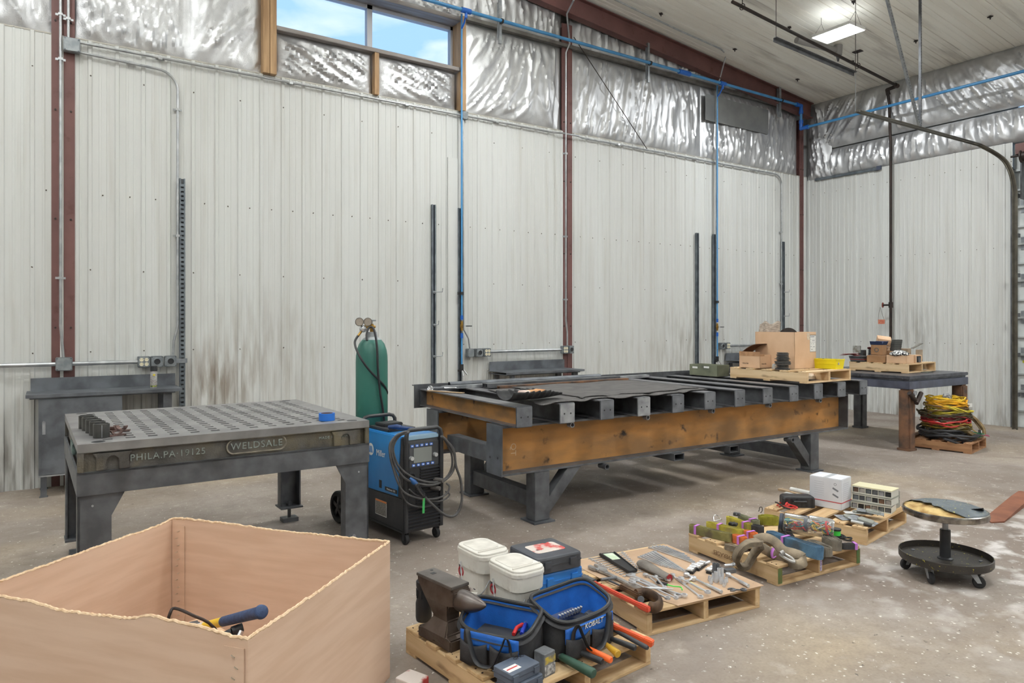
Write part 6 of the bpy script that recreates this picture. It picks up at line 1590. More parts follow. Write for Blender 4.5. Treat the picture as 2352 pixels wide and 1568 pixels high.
# thick tan sling folded over the pallet edge, traced as a ribbon of stacked layers
def ribbon(t, pts, wdt, layers, mat, name='webbing', dth=.005, up=(0, 0, 1)):
    m = MB(); P_ = smooth_path(pts, 5)
    for k in range(layers):
        off = (k-(layers-1)/2)*dth; row = []
        for i, p in enumerate(P_):
            a_ = P_[min(i+1, len(P_)-1)]-P_[max(i-1, 0)]; a_.normalize(); s_ = Vector(up); n_ = a_.cross(s_)
            if n_.length < 1e-3: n_ = Vector((1, 0, 0))
            n_.normalize(); s2 = n_.cross(a_).normalized()
            row.append((p+n_*off, s2))
        vs = []
        for p, s2 in row: vs += [p-s2*wdt/2, p+s2*wdt/2]
        m.add(vs, [(2*i, 2*i+1, 2*i+3, 2*i+2) for i in range(len(row)-1)], 0, True)
    return m.build(name, mat, t, solid=.0035)
tS = thing('lifting_sling', c3(880, 1000, ZD+.05), 0, 'thick tan sling folded over the near edge of the strap pallet', 'strap', 'bundled straps on the third pallet')
o = Vector(tS.location); side = Vector((.45, -.89, 0))
def cS(x, y, z): return c3(x, y, z)-o
ribbon(tS, [cS(1010, 860, .27), cS(880, 880, .28), cS(780, 960, .24), cS(735, 1060, .16), cS(770, 1140, .09), cS(850, 1150, .07), cS(900, 1090, .10), cS(960, 980, .17), cS(1040, 890, .25)], .055, 5, TAN, up=(.55, .83, 0.1), dth=.0065)
tS2 = thing('lifting_sling', c3(1250, 980, ZD+.03), 0, 'long tan sling with a purple band and a metal hook at the near right', 'strap', 'bundled straps on the third pallet')
o = Vector(tS2.location)
ribbon(tS2, [cS(960, 840, .24), cS(1080, 810, .26), cS(1200, 860, .24), cS(1300, 960, .20), cS(1430, 1000, .19), cS(1530, 1040, .17), cS(1530, 1110, .145), cS(1440, 1130, .14), cS(1330, 1060, .145), cS(1190, 1010, .15), cS(1060, 930, .16)], .06, 4, TAN, up=(.3, .5, .8), dth=.006)
MB().tube(smooth_path([cS(1185, 930, .22), cS(1165, 990, .19), cS(1175, 1050, .16), cS(1215, 1030, .17)], 4), .012, 8, flat=.3).build('band', PURP, tS2)
MB().tube(smooth_path([cS(1260, 1010, .19), cS(1340, 1060, .18), cS(1430, 1100, .17), cS(1400, 1050, .18), cS(1290, 990, .2)], 4), .009, 8).cyl(cS(1270, 1000, .2), cS(1310, 980, .21), .016).build('hook', SAT, tS2)
# jars
JAR = M('clear jar plastic', (236, 238, 240), rough=.08, trans=.92, spec=.5)
JAR.node_tree.nodes['Principled BSDF'].inputs['IOR'].default_value = 1.25
CORDS = [('teal', (60, 150, 150)), ('red', (200, 50, 56)), ('mustard', (206, 176, 70)), ('white', (220, 216, 208)), ('orange', (224, 110, 60)), ('grey', (110, 108, 112))]
for k, (u, v, L_, lab, sd_) in enumerate((((1470), 650, .19, 'left clear plastic jar of coloured cords lying on the straps', 1), (1750, 680, .17, 'right clear plastic jar of cords lying on the straps', 2))):
    c = c3(u, v, ZD+.105); t = thing('cord_jar', c, 0, lab, 'jar', 'clear jars of cord on the third pallet')
    ax = Vector((.50, -.86, -.06)).normalized(); r = .068
    MB().lathe([(0, -L_/2), (r*.8, -L_/2), (r, -L_/2+.012), (r, L_/2-.03), (r*.93, L_/2-.01), (r*.86, L_/2), (0, L_/2)], (0, 0, 0), 28, axis=ax).build('jar', JAR, t)
    MB().lathe([(0, -L_/2-.022), (r*.88, -L_/2-.022), (r*.9, -L_/2-.001), (0, -L_/2-.001)], (0, 0, 0), 24, axis=ax).build('lid', M('dark blue lid', (52, 60, 74), rough=.4), t)
    rnd = random.Random(30+sd_); _, a_, b_ = basis(ax)
    for j, (nm, colr) in enumerate(CORDS):
        m = MB(); pts = []
        for i in range(16):
            rr = rnd.uniform(.012, r*.80); an = rnd.uniform(0, 2*PI); x = rnd.uniform(-L_*.42, L_*.40)
            if nm == 'red' and sd_ == 2: rr = r*.78; an = i*.7; x = L_*.25+rnd.uniform(-.01, .01)
            pts.append(ax*x+a_*rr*math.cos(an)+b_*rr*math.sin(an))
        m.tube(smooth_path(pts, 4), .0048 if nm != 'red' else .0068, 6)
        m.build('cord', M('cord '+nm, colr, rough=.7), t)
t = thing('cord_spool', c3(1935, 745, ZD+.055), 0, 'small spool with bright green cord at the right of the jars', 'spool')
MB().cyl((0, 0, -.016), (0, 0, .016), .030, n=20).build('cord', M('neon green cord', (70, 214, 80), rough=.6), t); MB().cyl((0, 0, -.032), (0, 0, -.017), .034).cyl((0, 0, .017), (0, 0, .028), .034, n=20).build('flanges', BLACK, t)
for k, (x, y, rz, lab) in enumerate(((2010, 800, .3, 'black bungee ring with an orange clip beside the green spool'), (2060, 810, 1.2, 'second black bungee ring, right of the orange clip'))):
    t = thing('bungee_cord', c3(x, y, ZD+.03), rz, lab, 'bungee cord', 'black bungee rings on the third pallet')
    MB().tube([(.04*math.cos(a_), .026*math.sin(a_), .006*math.sin(2*a_)) for a_ in [2*PI*i/20 for i in range(20)]], .006, 8, closed=True).build('ring', RUB, t)
    if k == 0: MB().rbox((.0, .03, .014), (.045, .02, .018), .006).build('orange_clip', M('neon orange clip', (255, 110, 40), rough=.5), t)
one('buckle', MB().tube(smooth_path([(0, 0, 0), (.02, .02, .03), (.06, .02, .03), (.08, 0, 0), (.05, -.02, .01), (0, 0, 0)], 4), .004, 6), CHROME, 'wire buckle on top of the second yellow strap', 'buckle', c3(470, 610, ZD+.055))
one('buckle', MB().bb(-.02, .02, -.03, .03, 0, .02).cyl((-.03, 0, .012), (.03, 0, .012), .01), BLACK, 'black ratchet buckle on the end of the second yellow strap', 'buckle', c3(700, 660, ZD+.05), .4, bevel=.003)
one('buckle', MB().bb(-.015, .015, -.025, .025, 0, .025).cyl((-.025, 0, .012), (.025, 0, .012), .008), STEEL, 'steel ratchet buckle at the start of the third yellow strap', 'buckle', c3(745, 545, ZD+.06), .4, bevel=.003)
one('wire_hook', MB().tube(smooth_path([(0, 0, 0), (.02, .0, .015), (.015, 0, .042), (-.012, 0, .044), (-.02, 0, .02), (.0, .02, .01)], 4), .003, 6), PIPEB, 'thin dark wire hook standing behind the coiled olive strap', 'hook', c3(1030, 510, ZD+.02))

# ================================================================ PALLET 4: CARTON, ORGANISERS, BAGGED TOOLS
def c4(x, y, z=ZD+.01): return G(1780+x/4.112, 1080+y/4.112, z)
R4 = P4.rotation_euler[2]
WHC = M('white carton', (222, 224, 230), (210, 212, 220), 5, rough=.6)
p = c4(628, 382, ZD)
t = thing('white_carton', (p.x, p.y, ZD), R4, 'white shipping carton with a thin red line, tallest thing on its pallet', 'carton')
MB().bb(0, .20, 0, .26, 0, .25).build('carton', WHC, t, bevel=.004)
MB().bb(-.001, .201, -.001, .261, .055, .062).build('red_line', M('thin red print', (190, 60, 70), rough=.6), t)
MB().bb(.001, .199, .11, .15, .2501, .2506).build('tape_seam', M('clear tape', (206, 210, 216), rough=.2), t)
GP = M('grey print', (120, 122, 130), rough=.7)
for (y, z_) in ((.05, .16), (.05, .11)): MB().bar((-.0008, y-.025, z_-.008), (-.0008, y+.02, z_+.014), .014, .001, up=(1, 0, 0)).build('arrow_print', GP, t)
MB().lathe([(.008, 0), (.011, 0), (.011, .0006), (.008, .0006)], (-.0003, .05, .205), 12, axis=(-1, 0, 0)).build('round_print', GP, t)
m = MB()
for k in range(7): m.bb(-.0008, 0, .14, .22, .10+.018*k, .104+.018*k)
tag(m.build('small_print', M('faint print', (190, 192, 200), rough=.7), t), kind='stuff')
m = MB()
for k in range(9): m.bb(.03, .15, -.0008, 0, .08+.016*k, .084+.016*k)
tag(m.build('small_print', M('faint print', (190, 192, 200), rough=.7), t), kind='stuff')
# parts organisers
CLR = M('clear organiser', (214, 216, 206), rough=.15, trans=.6, spec=.5)
p = c4(1100, 415, ZD)
for k in range(3):
    t = thing('parts_organiser', (p.x, p.y, ZD+.0005+.062*k), R4+math.radians(6*(k == 0)), ('lowest clear organiser of the stack of three by the pallet corner', 'middle clear organiser of the stack of three by the pallet corner', 'top cream-lidded organiser of the stack of three by the pallet corner')[k], 'parts organiser', 'clear parts organisers stacked on the fourth pallet')
    m = MB().bb(0, .16, 0, .30, 0, .004).bb(.078, .082, 0, .30, 0, .052).bb(.157, .16, 0, .30, 0, .052)
    for j in range(7): m.bb(0, .16, max(0, .0495*j-.0015), .0495*j+.0025, 0, .052)
    m.bb(-.001, .001, 0, .30, 0, .008).bb(-.001, .001, 0, .30, .046, .052).build('tray', M('milky organiser', (206, 206, 196), rough=.3), t)
    MB().bb(-.003, .163, -.003, .303, .053, .061).build('lid', M('cream lid', (226, 220, 186), rough=.35) if k == 2 else CLR, t, bevel=.002)
    for j in range(6):
        MB().bb(.004, .07, .008+.049*j, .044+.049*j, .006, .040).build('parts', (STEEL, GALVD, SAT, RUST_D, BLACK, STEEL_L)[(j+k*2) % 6], t)
        MB().bb(.09, .155, .008+.049*j, .044+.049*j, .006, .034).build('parts', (STEEL, SAT, STEEL_L)[(j+k) % 3], t)
p = c4(1195, 385, ZD)
for k in range(2):
    t = thing('parts_organiser', (p.x+.0, p.y+.06, ZD+.07*k+.0005), R4-.1, ('lower', 'upper')[k]+' clear organiser with blue parts behind the stack of three', 'parts organiser', 'clear parts organisers stacked on the fourth pallet')
    MB().bb(0, .11, 0, .2, 0, .066).build('tray', CLR, t, bevel=.004)
    MB().bb(.01, .10, .01, .19, .005, .05).build('parts', M('blue parts', (60, 84, 160), (200, 200, 204), 20, rough=.5), t)
# blister packs and bagged tools
rnd = random.Random(41)
BPK = M('blister card grey', (150, 154, 158), (110, 114, 120), 20, rough=.25, c3=(60, 70, 84), s3=14, lo3=.6, hi3=.66)
BPO = M('blister card orange', (214, 216, 216), (226, 120, 60), 7, rough=.3, lo=.56, hi=.60)
packs = [((700, 440), .0, 1.1, BPK, 'leftmost blister pack with blue print near the pallet gap'), ((780, 420), .02, .7, BPO, 'orange printed blister pack in the heap of packs'), ((900, 440), .045, .5, BPK, 'grey blister pack tilted on top of the front heap'),
         ((940, 350), .03, .9, BPK, 'blister pack lying against the organisers'), ((870, 330), .02, .3, BPO, 'orange and white blister pack behind the tilted one'), ((990, 330), .05, 1.2, BPK, 'uppermost blister pack beside the organisers'), ((830, 480), .01, .2, BPK, 'frontmost blister pack at the pallet edge')]
for k, ((x, y), dz, rz, mt, lab) in enumerate(packs):
    q = c4(x, y, ZD+.01); t = thing('blister_pack', (q.x, q.y, ZD+.002+dz), (math.radians(rnd.uniform(-4, 12)), math.radians(rnd.uniform(-8, 8)), rz), lab, 'blister pack', 'blister packs on the fourth pallet')
    MB().rbox((0, 0, .004), (.12, .19, .003), .01).build('card', mt, t)
    MB().rbox((0, -.02, .013), (.08, .11, .016), .02, top_r=.006).build('blister', CLR, t)
    MB().tube([(-.02, -.06, .013), (0, 0, .014), (.015, .03, .012)], .007, 8).build('tool', (STEEL, BLACK, CHROME)[k % 3], t)
t = thing('marker', c4(720, 478, ZD+.018), 0, 'silver and black caulk gun tube lying at the front pallet edge', 'tube'); o = Vector(t.location)
MB().tube([(0, 0, 0), c4(840, 505, ZD+.015)-o], .011, 10).build('silver_tube', SILVER, t); MB().tube([c4(840, 505, ZD+.015)-o, c4(910, 522, ZD+.012)-o], .013, 10).build('black_cap', BLACK, t)
# black tool case, red cables, boards, signs
q = c4(290, 345, ZD)
t = thing('tool_case', (q.x-.03, q.y+.06, ZD), R4-math.radians(48), 'black ribbed plastic tool case lying left of the white carton', 'tool case')
MB().rbox((0, 0, .045), (.26, .12, .09), .02, top_r=.02).build('shell', PLB, t)
m = MB()
for k in range(6): m.bb(-.11+.04*k, -.092+.04*k, -.0615, .0615, .01, .075)
m.build('ribs', BLACK, t); MB().tube([(-.05, -.062, .05), (-.05, -.085, .055), (.05, -.085, .055), (.05, -.062, .05)], .007, 8).build('handle', PLB, t)
for k, (pts, lab, colr) in enumerate((([(20, 330), (70, 300), (130, 320), (180, 345), (150, 355), (80, 335), (40, 345)], 'red jumper cable lying left of the black tool case', (190, 52, 48)), ([(60, 295), (120, 290), (100, 330), (160, 330), (210, 350), (190, 360)], 'red and black cable loop beside the black tool case', (206, 60, 56)),
                                      ([(5, 300), (40, 315), (90, 350), (140, 365)], 'black cable under the red jumper cable', (40, 38, 40)))):
    A = c4(*pts[0], ZD+.02); m = MB().tube(smooth_path([c4(x, y, ZD+.015+.012*(i % 3)+.008*k)-A for i, (x, y) in enumerate(pts)], 5), .0065, 8)
    one('jumper_cable', m, M('cable colour %d' % k, colr, rough=.5), lab, 'cable', A, group='jumper cables on the fourth pallet')
for k, (a_, b_, w_, colr, lab) in enumerate((((45, 165), (250, 215), .05, (176, 150, 120), 'weathered board sticking out at the far left of the fourth pallet'), ((100, 200), (420, 285), .035, (206, 208, 206), 'pale plastic strip lying next to the weathered board'),
                                            ((150, 185), (330, 225), .03, (214, 214, 212), 'white caulk tube lying on the pale strip'), ((200, 215), (430, 270), .03, (198, 206, 202), 'second pale strip in front of the tube'))):
    A, B_ = c4(*a_, ZD+.03), c4(*b_, ZD+.03)
    mb = MB().bar((0, 0, 0), B_-A, w_, .018) if k != 2 else MB().cyl((0, 0, .02), B_-A+Vector((0, 0, .02)), .02, n=14)
    one('loose_strip', mb, M('loose strip %d' % k, colr, tuple(int(q*.86) for q in colr), 8, rough=.6), lab, 'strip', A+Vector((0, 0, -.012)), group='strips at the back of the fourth pallet')
SGN = M('sign red', (168, 44, 48), rough=.5)
for k, (x, y, rz, lab) in enumerate(((345, 215, -.5, 'red and white fire sign lying left of the white carton'), (770, 300, -1.0, 'red and white fire sign lying right of the white carton'))):
    q = c4(x, y, ZD+.02); t = thing('fire_sign', (q.x, q.y, ZD+.022+.0*k), rz, lab, 'sign', 'fire signs on the fourth pallet')
    MB().bb(-.10, .10, -.07, .07, 0, .002).build('plate', WHITE, t)
    MB().bb(-.10, .10, .052, .07, .002, .0026).bb(-.10, .10, -.07, -.052, .002, .0026).bb(-.10, -.085, -.07, .07, .002, .0026).bb(.085, .10, -.07, .07, .002, .0026).build('border', SGN, t)
    text('FIRE', .065, SGN, t, (0, 0, .0024), (1, 0, 0), (0, 1, 0), .0003)

# ================================================================ ROLLING STOOL AND FORK BLADE
so = G(2171, 1281, .115)
ST = thing('rolling_stool', (so.x, so.y, 0), .35, 'worn rolling shop stool with torn seat and round tray base', 'stool')
SPL = M('black tray with yellow spatter', (62, 58, 54), (50, 46, 42), 8, rough=.5, c3=(190, 180, 60), s3=70, lo3=.66, hi3=.69)
m = MB().lathe([(0, .105), (.245, .105), (.247, .10), (.262, .10), (.268, .108), (.268, .150), (.262, .152), (.262, .112), (0, .112)], n=48).build('tray_base', SPL, ST)
MB().lathe([(0, .11), (.045, .11), (.045, .118), (.032, .125), (.031, .30), (.029, .302), (0, .302)], n=24).build('column', PLB, ST)
MB().lathe([(0, .30), (.0175, .30), (.0175, .37), (0, .37)], n=18).lathe([(0, .365), (.024, .365), (.024, .395), (0, .395)], n=18).build('post', STEEL_L, ST)
m = MB()
for k in range(5): a_ = 2*PI*k/5; m.cyl((.2*math.cos(a_), .2*math.sin(a_), .112), (.2*math.cos(a_), .2*math.sin(a_), .12), .011, n=6)
tag(m.build('bolts', STEEL_L, ST), kind='stuff')
MB().lathe([(0, .395), (.225, .393), (.243, .40), (.246, .418), (.243, .436), (.236, .44), (.234, .43), (0, .43)], n=48).build('seat_ring', M('worn chrome rim', (170, 166, 160), (110, 104, 98), 16, rough=.22, metal=.95), ST)
def seat(u, v):
    a_ = 2*PI*u; r = .236*v; e = .02*(noise.noise(Vector((math.cos(a_)*3, math.sin(a_)*3, 2)))+.3)
    return (r*math.cos(a_), r*math.sin(a_), .430+.034*(1-v**4)+.006*noise.noise(Vector((r*math.cos(a_)*14, r*math.sin(a_)*14, 0))))
MB().plane_grid(seat, 49, 10).build('foam', M('yellowed foam', (206, 180, 124), (150, 116, 66), 12, rough=.95, bump=.6, bscale=60), ST)
def cover(u, v):
    a_ = 2*PI*u; cut = .235
    d_ = math.cos(a_-math.radians(140)); rmax = .238 if d_ < .25 else .238-.085*(d_-.25)/.75*(1.4+.5*math.sin(a_*11)*.3)
    r = rmax*v
    x, y = r*math.cos(a_), r*math.sin(a_)
    curl = .012*max(0, d_-.2)*v**6+.003*noise.noise(Vector((x*20, y*20, 7)))
    return (x, y, .437+.034*(1-(r/.236)**4)+curl)
MB().plane_grid(cover, 73, 12).build('torn_cover', M('blue grey vinyl spattered', (98, 106, 112), (80, 88, 94), 9, rough=.5, c3=(188, 182, 90), s3=55, lo3=.64, hi3=.68), ST, solid=.003)
f_ = MB().plane_grid(lambda u, v: (-.05+.07*v, -.13-.08*u, .462+.03*u*(1-v)-.008*u), 8, 8).build('curled_flap', BLACK, ST, solid=.003)
for k in range(5):
    a_ = 2*PI*k/5+.25; cx_, cy_ = .205*math.cos(a_), .205*math.sin(a_); ax = Vector((-math.sin(a_+.9), math.cos(a_+.9), 0)); fwd = Vector((ax.y, -ax.x, 0))
    c = MB().cyl((cx_, cy_, .106), (cx_, cy_, .090), .018)
    for s_ in (-1, 1):
        b0 = Vector((cx_, cy_, .090))+ax*s_*.017
        c.prism([(-.02, 0), (.02, 0), (.045, -.056), (.022, -.058)], b0, fwd, (0, 0, 1), ax*.002)
    c = c.build('caster_fork', STEEL_L, ST)
    w0 = Vector((cx_, cy_, .036))+fwd*.032
    MB().lathe([(0, -.013), (.030, -.013), (.036, -.008), (.036, .008), (.030, .013), (0, .013)], w0, 20, axis=ax).build('caster_wheel', RUB, c)
FK = M('rusty brown steel', (142, 90, 66), (120, 74, 54), 6, rough=.6, metal=.2)
p0 = Vector((6.47, 2.62, 0)); p1 = Vector((7.75, 2.83, 0)); d = (p1-p0); rz = math.atan2(d.y, d.x); L_ = d.length
t = thing('fork_blade', (p0.x, p0.y, .001), rz, 'rusty brown steel fork blade lying on the floor at the right edge', 'fork blade')
vs = []; N_ = 14
prof = []
for k in range(N_+1):
    f = k/N_; x = L_*f
    hw = .07*math.sqrt(max(0, 1-(1-min(1, x/.06))**2)) if x < .06 else .07
    prof.append((x, hw, .008+.035*min(1, f*1.3)))
for x, hw, h_ in prof: vs += [(x, -hw, 0), (x, hw, 0), (x, hw, h_), (x, -hw, h_)]
fs = []
for k in range(N_):
    a_, b_ = 4*k, 4*(k+1)
    fs += [(a_, a_+1, b_+1, b_), (a_+1, a_+2, b_+2, b_+1), (a_+2, a_+3, b_+3, b_+2), (a_+3, a_, b_, b_+3)]
fs.append((4*N_, 4*N_+1, 4*N_+2, 4*N_+3)); fs.append((3, 2, 1, 0))
MB().add(vs, fs).build('blade', FK, t)
# ================================================================ PALLET ON THE BEAM TABLE
ZP6 = .995+.1285
R6 = P6.rotation_euler[2]
def carton(p, rz, w_, d_, h_, label, mat=CARD2, open_=False, name='carton', grp=None):
    t = thing(name, p, rz, label, 'carton', grp)
    if not open_:
        MB().bb(0, w_, 0, d_, 0, h_).build('box', mat, t, bevel=.003)
    else:
        m = MB().bb(0, w_, 0, d_, 0, .006)
        m.bb(0, .005, 0, d_, 0, h_).bb(w_-.005, w_, 0, d_, 0, h_).bb(0, w_, 0, .005, 0, h_).bb(0, w_, d_-.005, d_, 0, h_)
        m.build('box', mat, t)
    return t
t = carton((7.02, 4.82, ZP6), R6, .42, .52, .42, 'big kraft carton with a paper label on the beam table pallet', open_=True)
lb_ = MB().bb(.295, .415, -.0015, 0, .19, .385).build('paper_label', WHITE, t)
DP = M('dark print', (60, 62, 68), rough=.6)
MB().bb(.295, .415, -.0022, -.0015, .380, .386).bb(.295, .415, -.0022, -.0015, .19, .194).bb(.295, .2975, -.0022, -.0015, .19, .386).bb(.4125, .415, -.0022, -.0015, .19, .386).build('label_border', DP, lb_)
m = MB().bb(.305, .385, -.0022, -.0015, .36, .368)
for k, (a_, b_, z_) in enumerate(((.30, .41, .335), (.34, .39, .318), (.30, .41, .30), (.32, .33, .28), (.36, .37, .28), (.31, .33, .25), (.36, .39, .245), (.32, .35, .215))): m.bb(a_, b_, -.0022, -.0015, z_, z_+(.0015 if b_-a_ > .1 else .006))
tag(m.build('label_print', GP, lb_), kind='stuff')
MB().bb(.24, .30, -.001, 0, .33, .41).build('torn_tape', M('clear torn tape', (216, 204, 186), (196, 172, 146), 40, rough=.3), t)
one('sanding_disc', MB().cyl((-.0011, -.0017, 0), (.0011, .0017, 0), .125, n=48), M('black abrasive', (58, 52, 50), (48, 43, 41), 40, rough=.9), 'large black sanding disc standing up inside the big carton', 'sanding disc', (7.25, 5.06, ZP6+.343), 0)
t = thing('crumpled_carton', (7.12, 5.22, ZP6+.37), .2, 'crumpled printed cardboard flap sticking out of the big carton', 'carton scrap')
MB().plane_grid(lambda u, v: (-.02+.05*v+.02*math.sin(u*9), -.12+.26*u, .16*v+.02*math.sin(u*11)*v), 16, 8).build('flap', M('printed grey board', (176, 162, 148), (134, 122, 112), 22, st=(1, 1, 3), rough=.9), t, solid=.004)
MB().bb(-.08, -.03, -.08, .05, -.2, .02).build('packing', CARD2, t, bevel=.01)
t = carton((6.82, 5.13, ZP6), R6-.02, .20, .29, .155, 'small open kraft carton with its lid flap raised, left of the big carton', open_=True)
MB().bb(-.002, .0, -.0, .29, .14, .19).bb(0, .08, -.002, .0, .14, .16).build('torn_rim', M('torn kraft rim', (180, 140, 104), (160, 120, 88), 20, rough=.9), t)
MB().plane_grid(lambda u, v: (.20*u+.02*v, .29-.24*v, .155+.125*math.sin(v*1.5)), 8, 12).build('raised_flap', CARD_D, t, solid=.005)
MB().plane_grid(lambda u, v: (.20+.04*v, .0+.05*u, .10+.09*v-.04*u*v), 6, 6).build('bent_flap', CARD2, t, solid=.004)
PRN = M('black print', (64, 50, 44), rough=.8)
for (o_, X_) in (((-.0012, .20, .05), (0, -1, 0)), ((.07, -.0012, .05), (1, 0, 0))):
    text('WALTER', .022, PRN, t, o_, X_, (0, 0, 1), .0003, 'print')
one('plastic_bag', MB().rbox((0, 0, .03), (.05, .05, .06), .02, top_r=.02), M('clear bag with print', (188, 186, 180), (150, 160, 170), 30, rough=.25), 'small plastic bag with green print between small carton and disc stack', 'plastic bag', (6.93, 5.02, ZP6), .4)
dk = [(.082, .010), (.082, .006), (.065, .014), (.065, .010), (.065, .012), (.085, .012), (.085, .010), (.085, .006), (.086, .008), (.066, .012), (.066, .010), (.084, .006), (.068, .010), (.068, .008), (.064, .012), (.066, .008), (.066, .010), (.064, .008), (.060, .008)]
zz = ZP6; FD = M('flap disc grey', (96, 92, 88), (72, 69, 66), 40, rough=.8)
for k, (r, h_) in enumerate(dk):
    o = one('grinding_disc', MB().lathe([(.012, 0), (r*.6, 0), (r, h_*.25), (r, h_*.85), (r*.6, h_*.9), (.012, h_*.7), (.012, 0)], n=28), (FD, STEEL)[k % 3 == 1], 'disc number %d from the bottom of the stack beside the big carton' % (k+1), 'grinding disc', (6.86+.003*math.sin(k*2.3), 4.86+.003*math.cos(k*1.7), zz), group='stack of grinding discs by the big carton')
    o['label'] = ['bottom', 'second', 'third', 'fourth', 'fifth', 'sixth', 'seventh', 'eighth', 'ninth', 'tenth', 'eleventh', 'twelfth', 'thirteenth', 'fourteenth', 'fifteenth', 'sixteenth', 'seventeenth', 'eighteenth', 'top'][k]+' disc of the tall stack beside the big carton, counted from below'
    if k in (0, 18): o['label'] = ('bottom' if k == 0 else 'topmost')+' disc of the tall stack beside the big carton'
    zz += h_+.0008
YB_ = M('yellow bin plastic', (238, 220, 32), (228, 208, 28), 5, rough=.4)
t = thing('yellow_bin', (7.42, 4.57, ZP6), R6, 'bright yellow stacking bin at the right end of the beam table pallet', 'storage bin')
def hollow(m, w_, d_, h_, th, flare=.0, fz=0.):
    a_ = [(0, 0), (w_, 0), (w_, d_), (0, d_)]; b_ = [(-flare, -flare), (w_+flare, -flare), (w_+flare, d_+flare), (-flare, d_+flare)]
    inn = [(b_[0][0]+th, b_[0][1]+th), (b_[1][0]-th, b_[1][1]+th), (b_[2][0]-th, b_[2][1]-th), (b_[3][0]+th, b_[3][1]-th)]
    ib = [(th, th), (w_-th, th), (w_-th, d_-th), (th, d_-th)]
    vs = [(x, y, 0) for x, y in a_]+[(x, y, h_) for x, y in b_]+[(x, y, h_) for x, y in inn]+[(x, y, th) for x, y in ib]
    fs = [(3, 2, 1, 0), (12, 13, 14, 15)]
    for i in range(4):
        j = (i+1) % 4; fs += [(i, j, 4+j, 4+i), (4+i, 4+j, 8+j, 8+i), (8+i, 8+j, 12+j, 12+i)]
    return m.add(vs, fs)
hollow(MB(), .15, .30, .11, .004, .012).bb(-.014, .164, -.014, .004, .098, .112).bb(-.014, .004, -.014, .312, .098, .112).bb(-.010, .0, .0, .30, .055, .062).build('bin', YB_, t)
MB().prism([(.02, .055), (.055, .05), (.04, .085)], (0, -.0125, 0), (1, 0, 0), (0, 0, 1), (0, -.001, 0)).build('sticker', M('blue white sticker', (90, 96, 130), (200, 200, 206), 60, rough=.5), t)
for k, (x, y, z_, r, lab) in enumerate(((.08, .08, .10, .03, 'grinder flange lying in the yellow bin, nearest'), (.07, .16, .10, .045, 'black disc tilted in the yellow bin, middle'), (.08, .24, .10, .03, 'small dark wheel in the yellow bin, far end'))):
    q = Matrix.Translation(t.location)@Matrix.Rotation(R6, 4, 'Z')@Vector((x, y, z_-.01))
    one('bin_disc', MB().lathe([(.008, 0), (r, 0), (r, .01), (.008, .014)], n=20, axis=(.3, -.3, 1)), STEEL, lab, 'disc', q, group='discs in the yellow bin')
one('disc_fill', MB().bb(.01, .14, .01, .29, 0, .08), BLACK, 'dark parts filling the bottom of the yellow bin', 'parts', (7.42, 4.57, ZP6+.005), R6)
one('filling_bag', MB().rbox((0, 0, .035), (.22, .2, .065), .04, top_r=.03), M('clear wrap bag', (214, 196, 170), (190, 160, 128), 12, rough=.35), 'crumpled clear bag stuffed inside the beam table pallet', 'plastic bag', (7.19, 4.78, .995+.02), .4)
# olive bin left of that pallet, small wood block
OB = M('olive painted steel', (124, 128, 108), (106, 110, 92), 6, rough=.6, c3=(88, 90, 78), s3=7, lo3=.6, hi3=.75)
t = thing('olive_bin', (6.76, 5.70, .995), R6, 'olive steel parts bin with two white labels behind the crossbars', 'storage bin')
hollow(MB(), .23, .43, .135, .003).build('bin', OB, t)
MB().bb(-.004, .0, .12, .20, .095, .118).build('white_label', WHITE, t); MB().bb(-.004, .0, .30, .38, .085, .108).build('white_label', WHITE, t)
one('wood_offcut', MB().bb(0, .10, 0, .06, 0, .07), M('pale offcut', (206, 178, 130), (180, 150, 104), 8, rough=.8), 'small wood offcut between the olive bin and the pallet', 'wood block', (7.02, 5.85, .995), .1, bevel=.002)

# ================================================================ HEAP ON THE STEEL TABLE PALLET
ZP7 = .965+.1285
def h5(x, y, depth): return PD(1930+x/5.227, 760+y/5.227, depth)
# local helper: x along the near-right edge, y along the near-left edge of the pallet
def q7(x, y, z=0): v = at(P7, x, y, 0); return Vector((v.x, v.y, ZP7+z))
R7 = P7.rotation_euler[2]
KR = CARD2; KRD = M('dark kraft', (168, 132, 98), (150, 114, 82), 8, rough=.9)
carton(q7(.03, .03), R7, .22, .27, .11, 'open kraft tray at the near corner of the steel table pallet', KR, True, 'kraft_tray')
zb = thing('zebra_cloth', q7(.13, .17, .13), 0, 'black and white patterned cloth bundle lying on the kraft tray', 'cloth')
ZM = M('zebra print cloth', (222, 222, 220), (34, 34, 38), 24, st=(1, 3, 1), rough=.8, lo=.49, hi=.51)
m = MB(); rnd = random.Random(4)
m.plane_grid(lambda u, v: (.14*math.cos(2*PI*u)*math.sin(PI*v)*(1+.25*noise.noise(Vector((u*9, v*6, 1)))), .11*math.sin(2*PI*u)*math.sin(PI*v)*(1+.25*noise.noise(Vector((u*9, v*6, 2)))), .045*math.cos(PI*v)*(1+.3*noise.noise(Vector((u*12, v*7, 3))))), 30, 14)
m.build('cloth', ZM, zb)
t = carton(q7(.28, .02), R7, .19, .20, .11, 'open kraft box on its side at the right of the pallet, dark discs inside', KR, False); 
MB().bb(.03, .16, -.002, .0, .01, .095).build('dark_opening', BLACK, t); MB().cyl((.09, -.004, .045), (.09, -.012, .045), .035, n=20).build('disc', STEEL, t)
carton(q7(.06, .32), R7, .18, .26, .095, 'long low kraft tray in the middle of the pallet left side', KRD, False, 'kraft_tray')
t = thing('sandpaper_pack', q7(.03, .60), R7+.1, 'black glossy sheet pack at the left of the pallet', 'sheet pack')
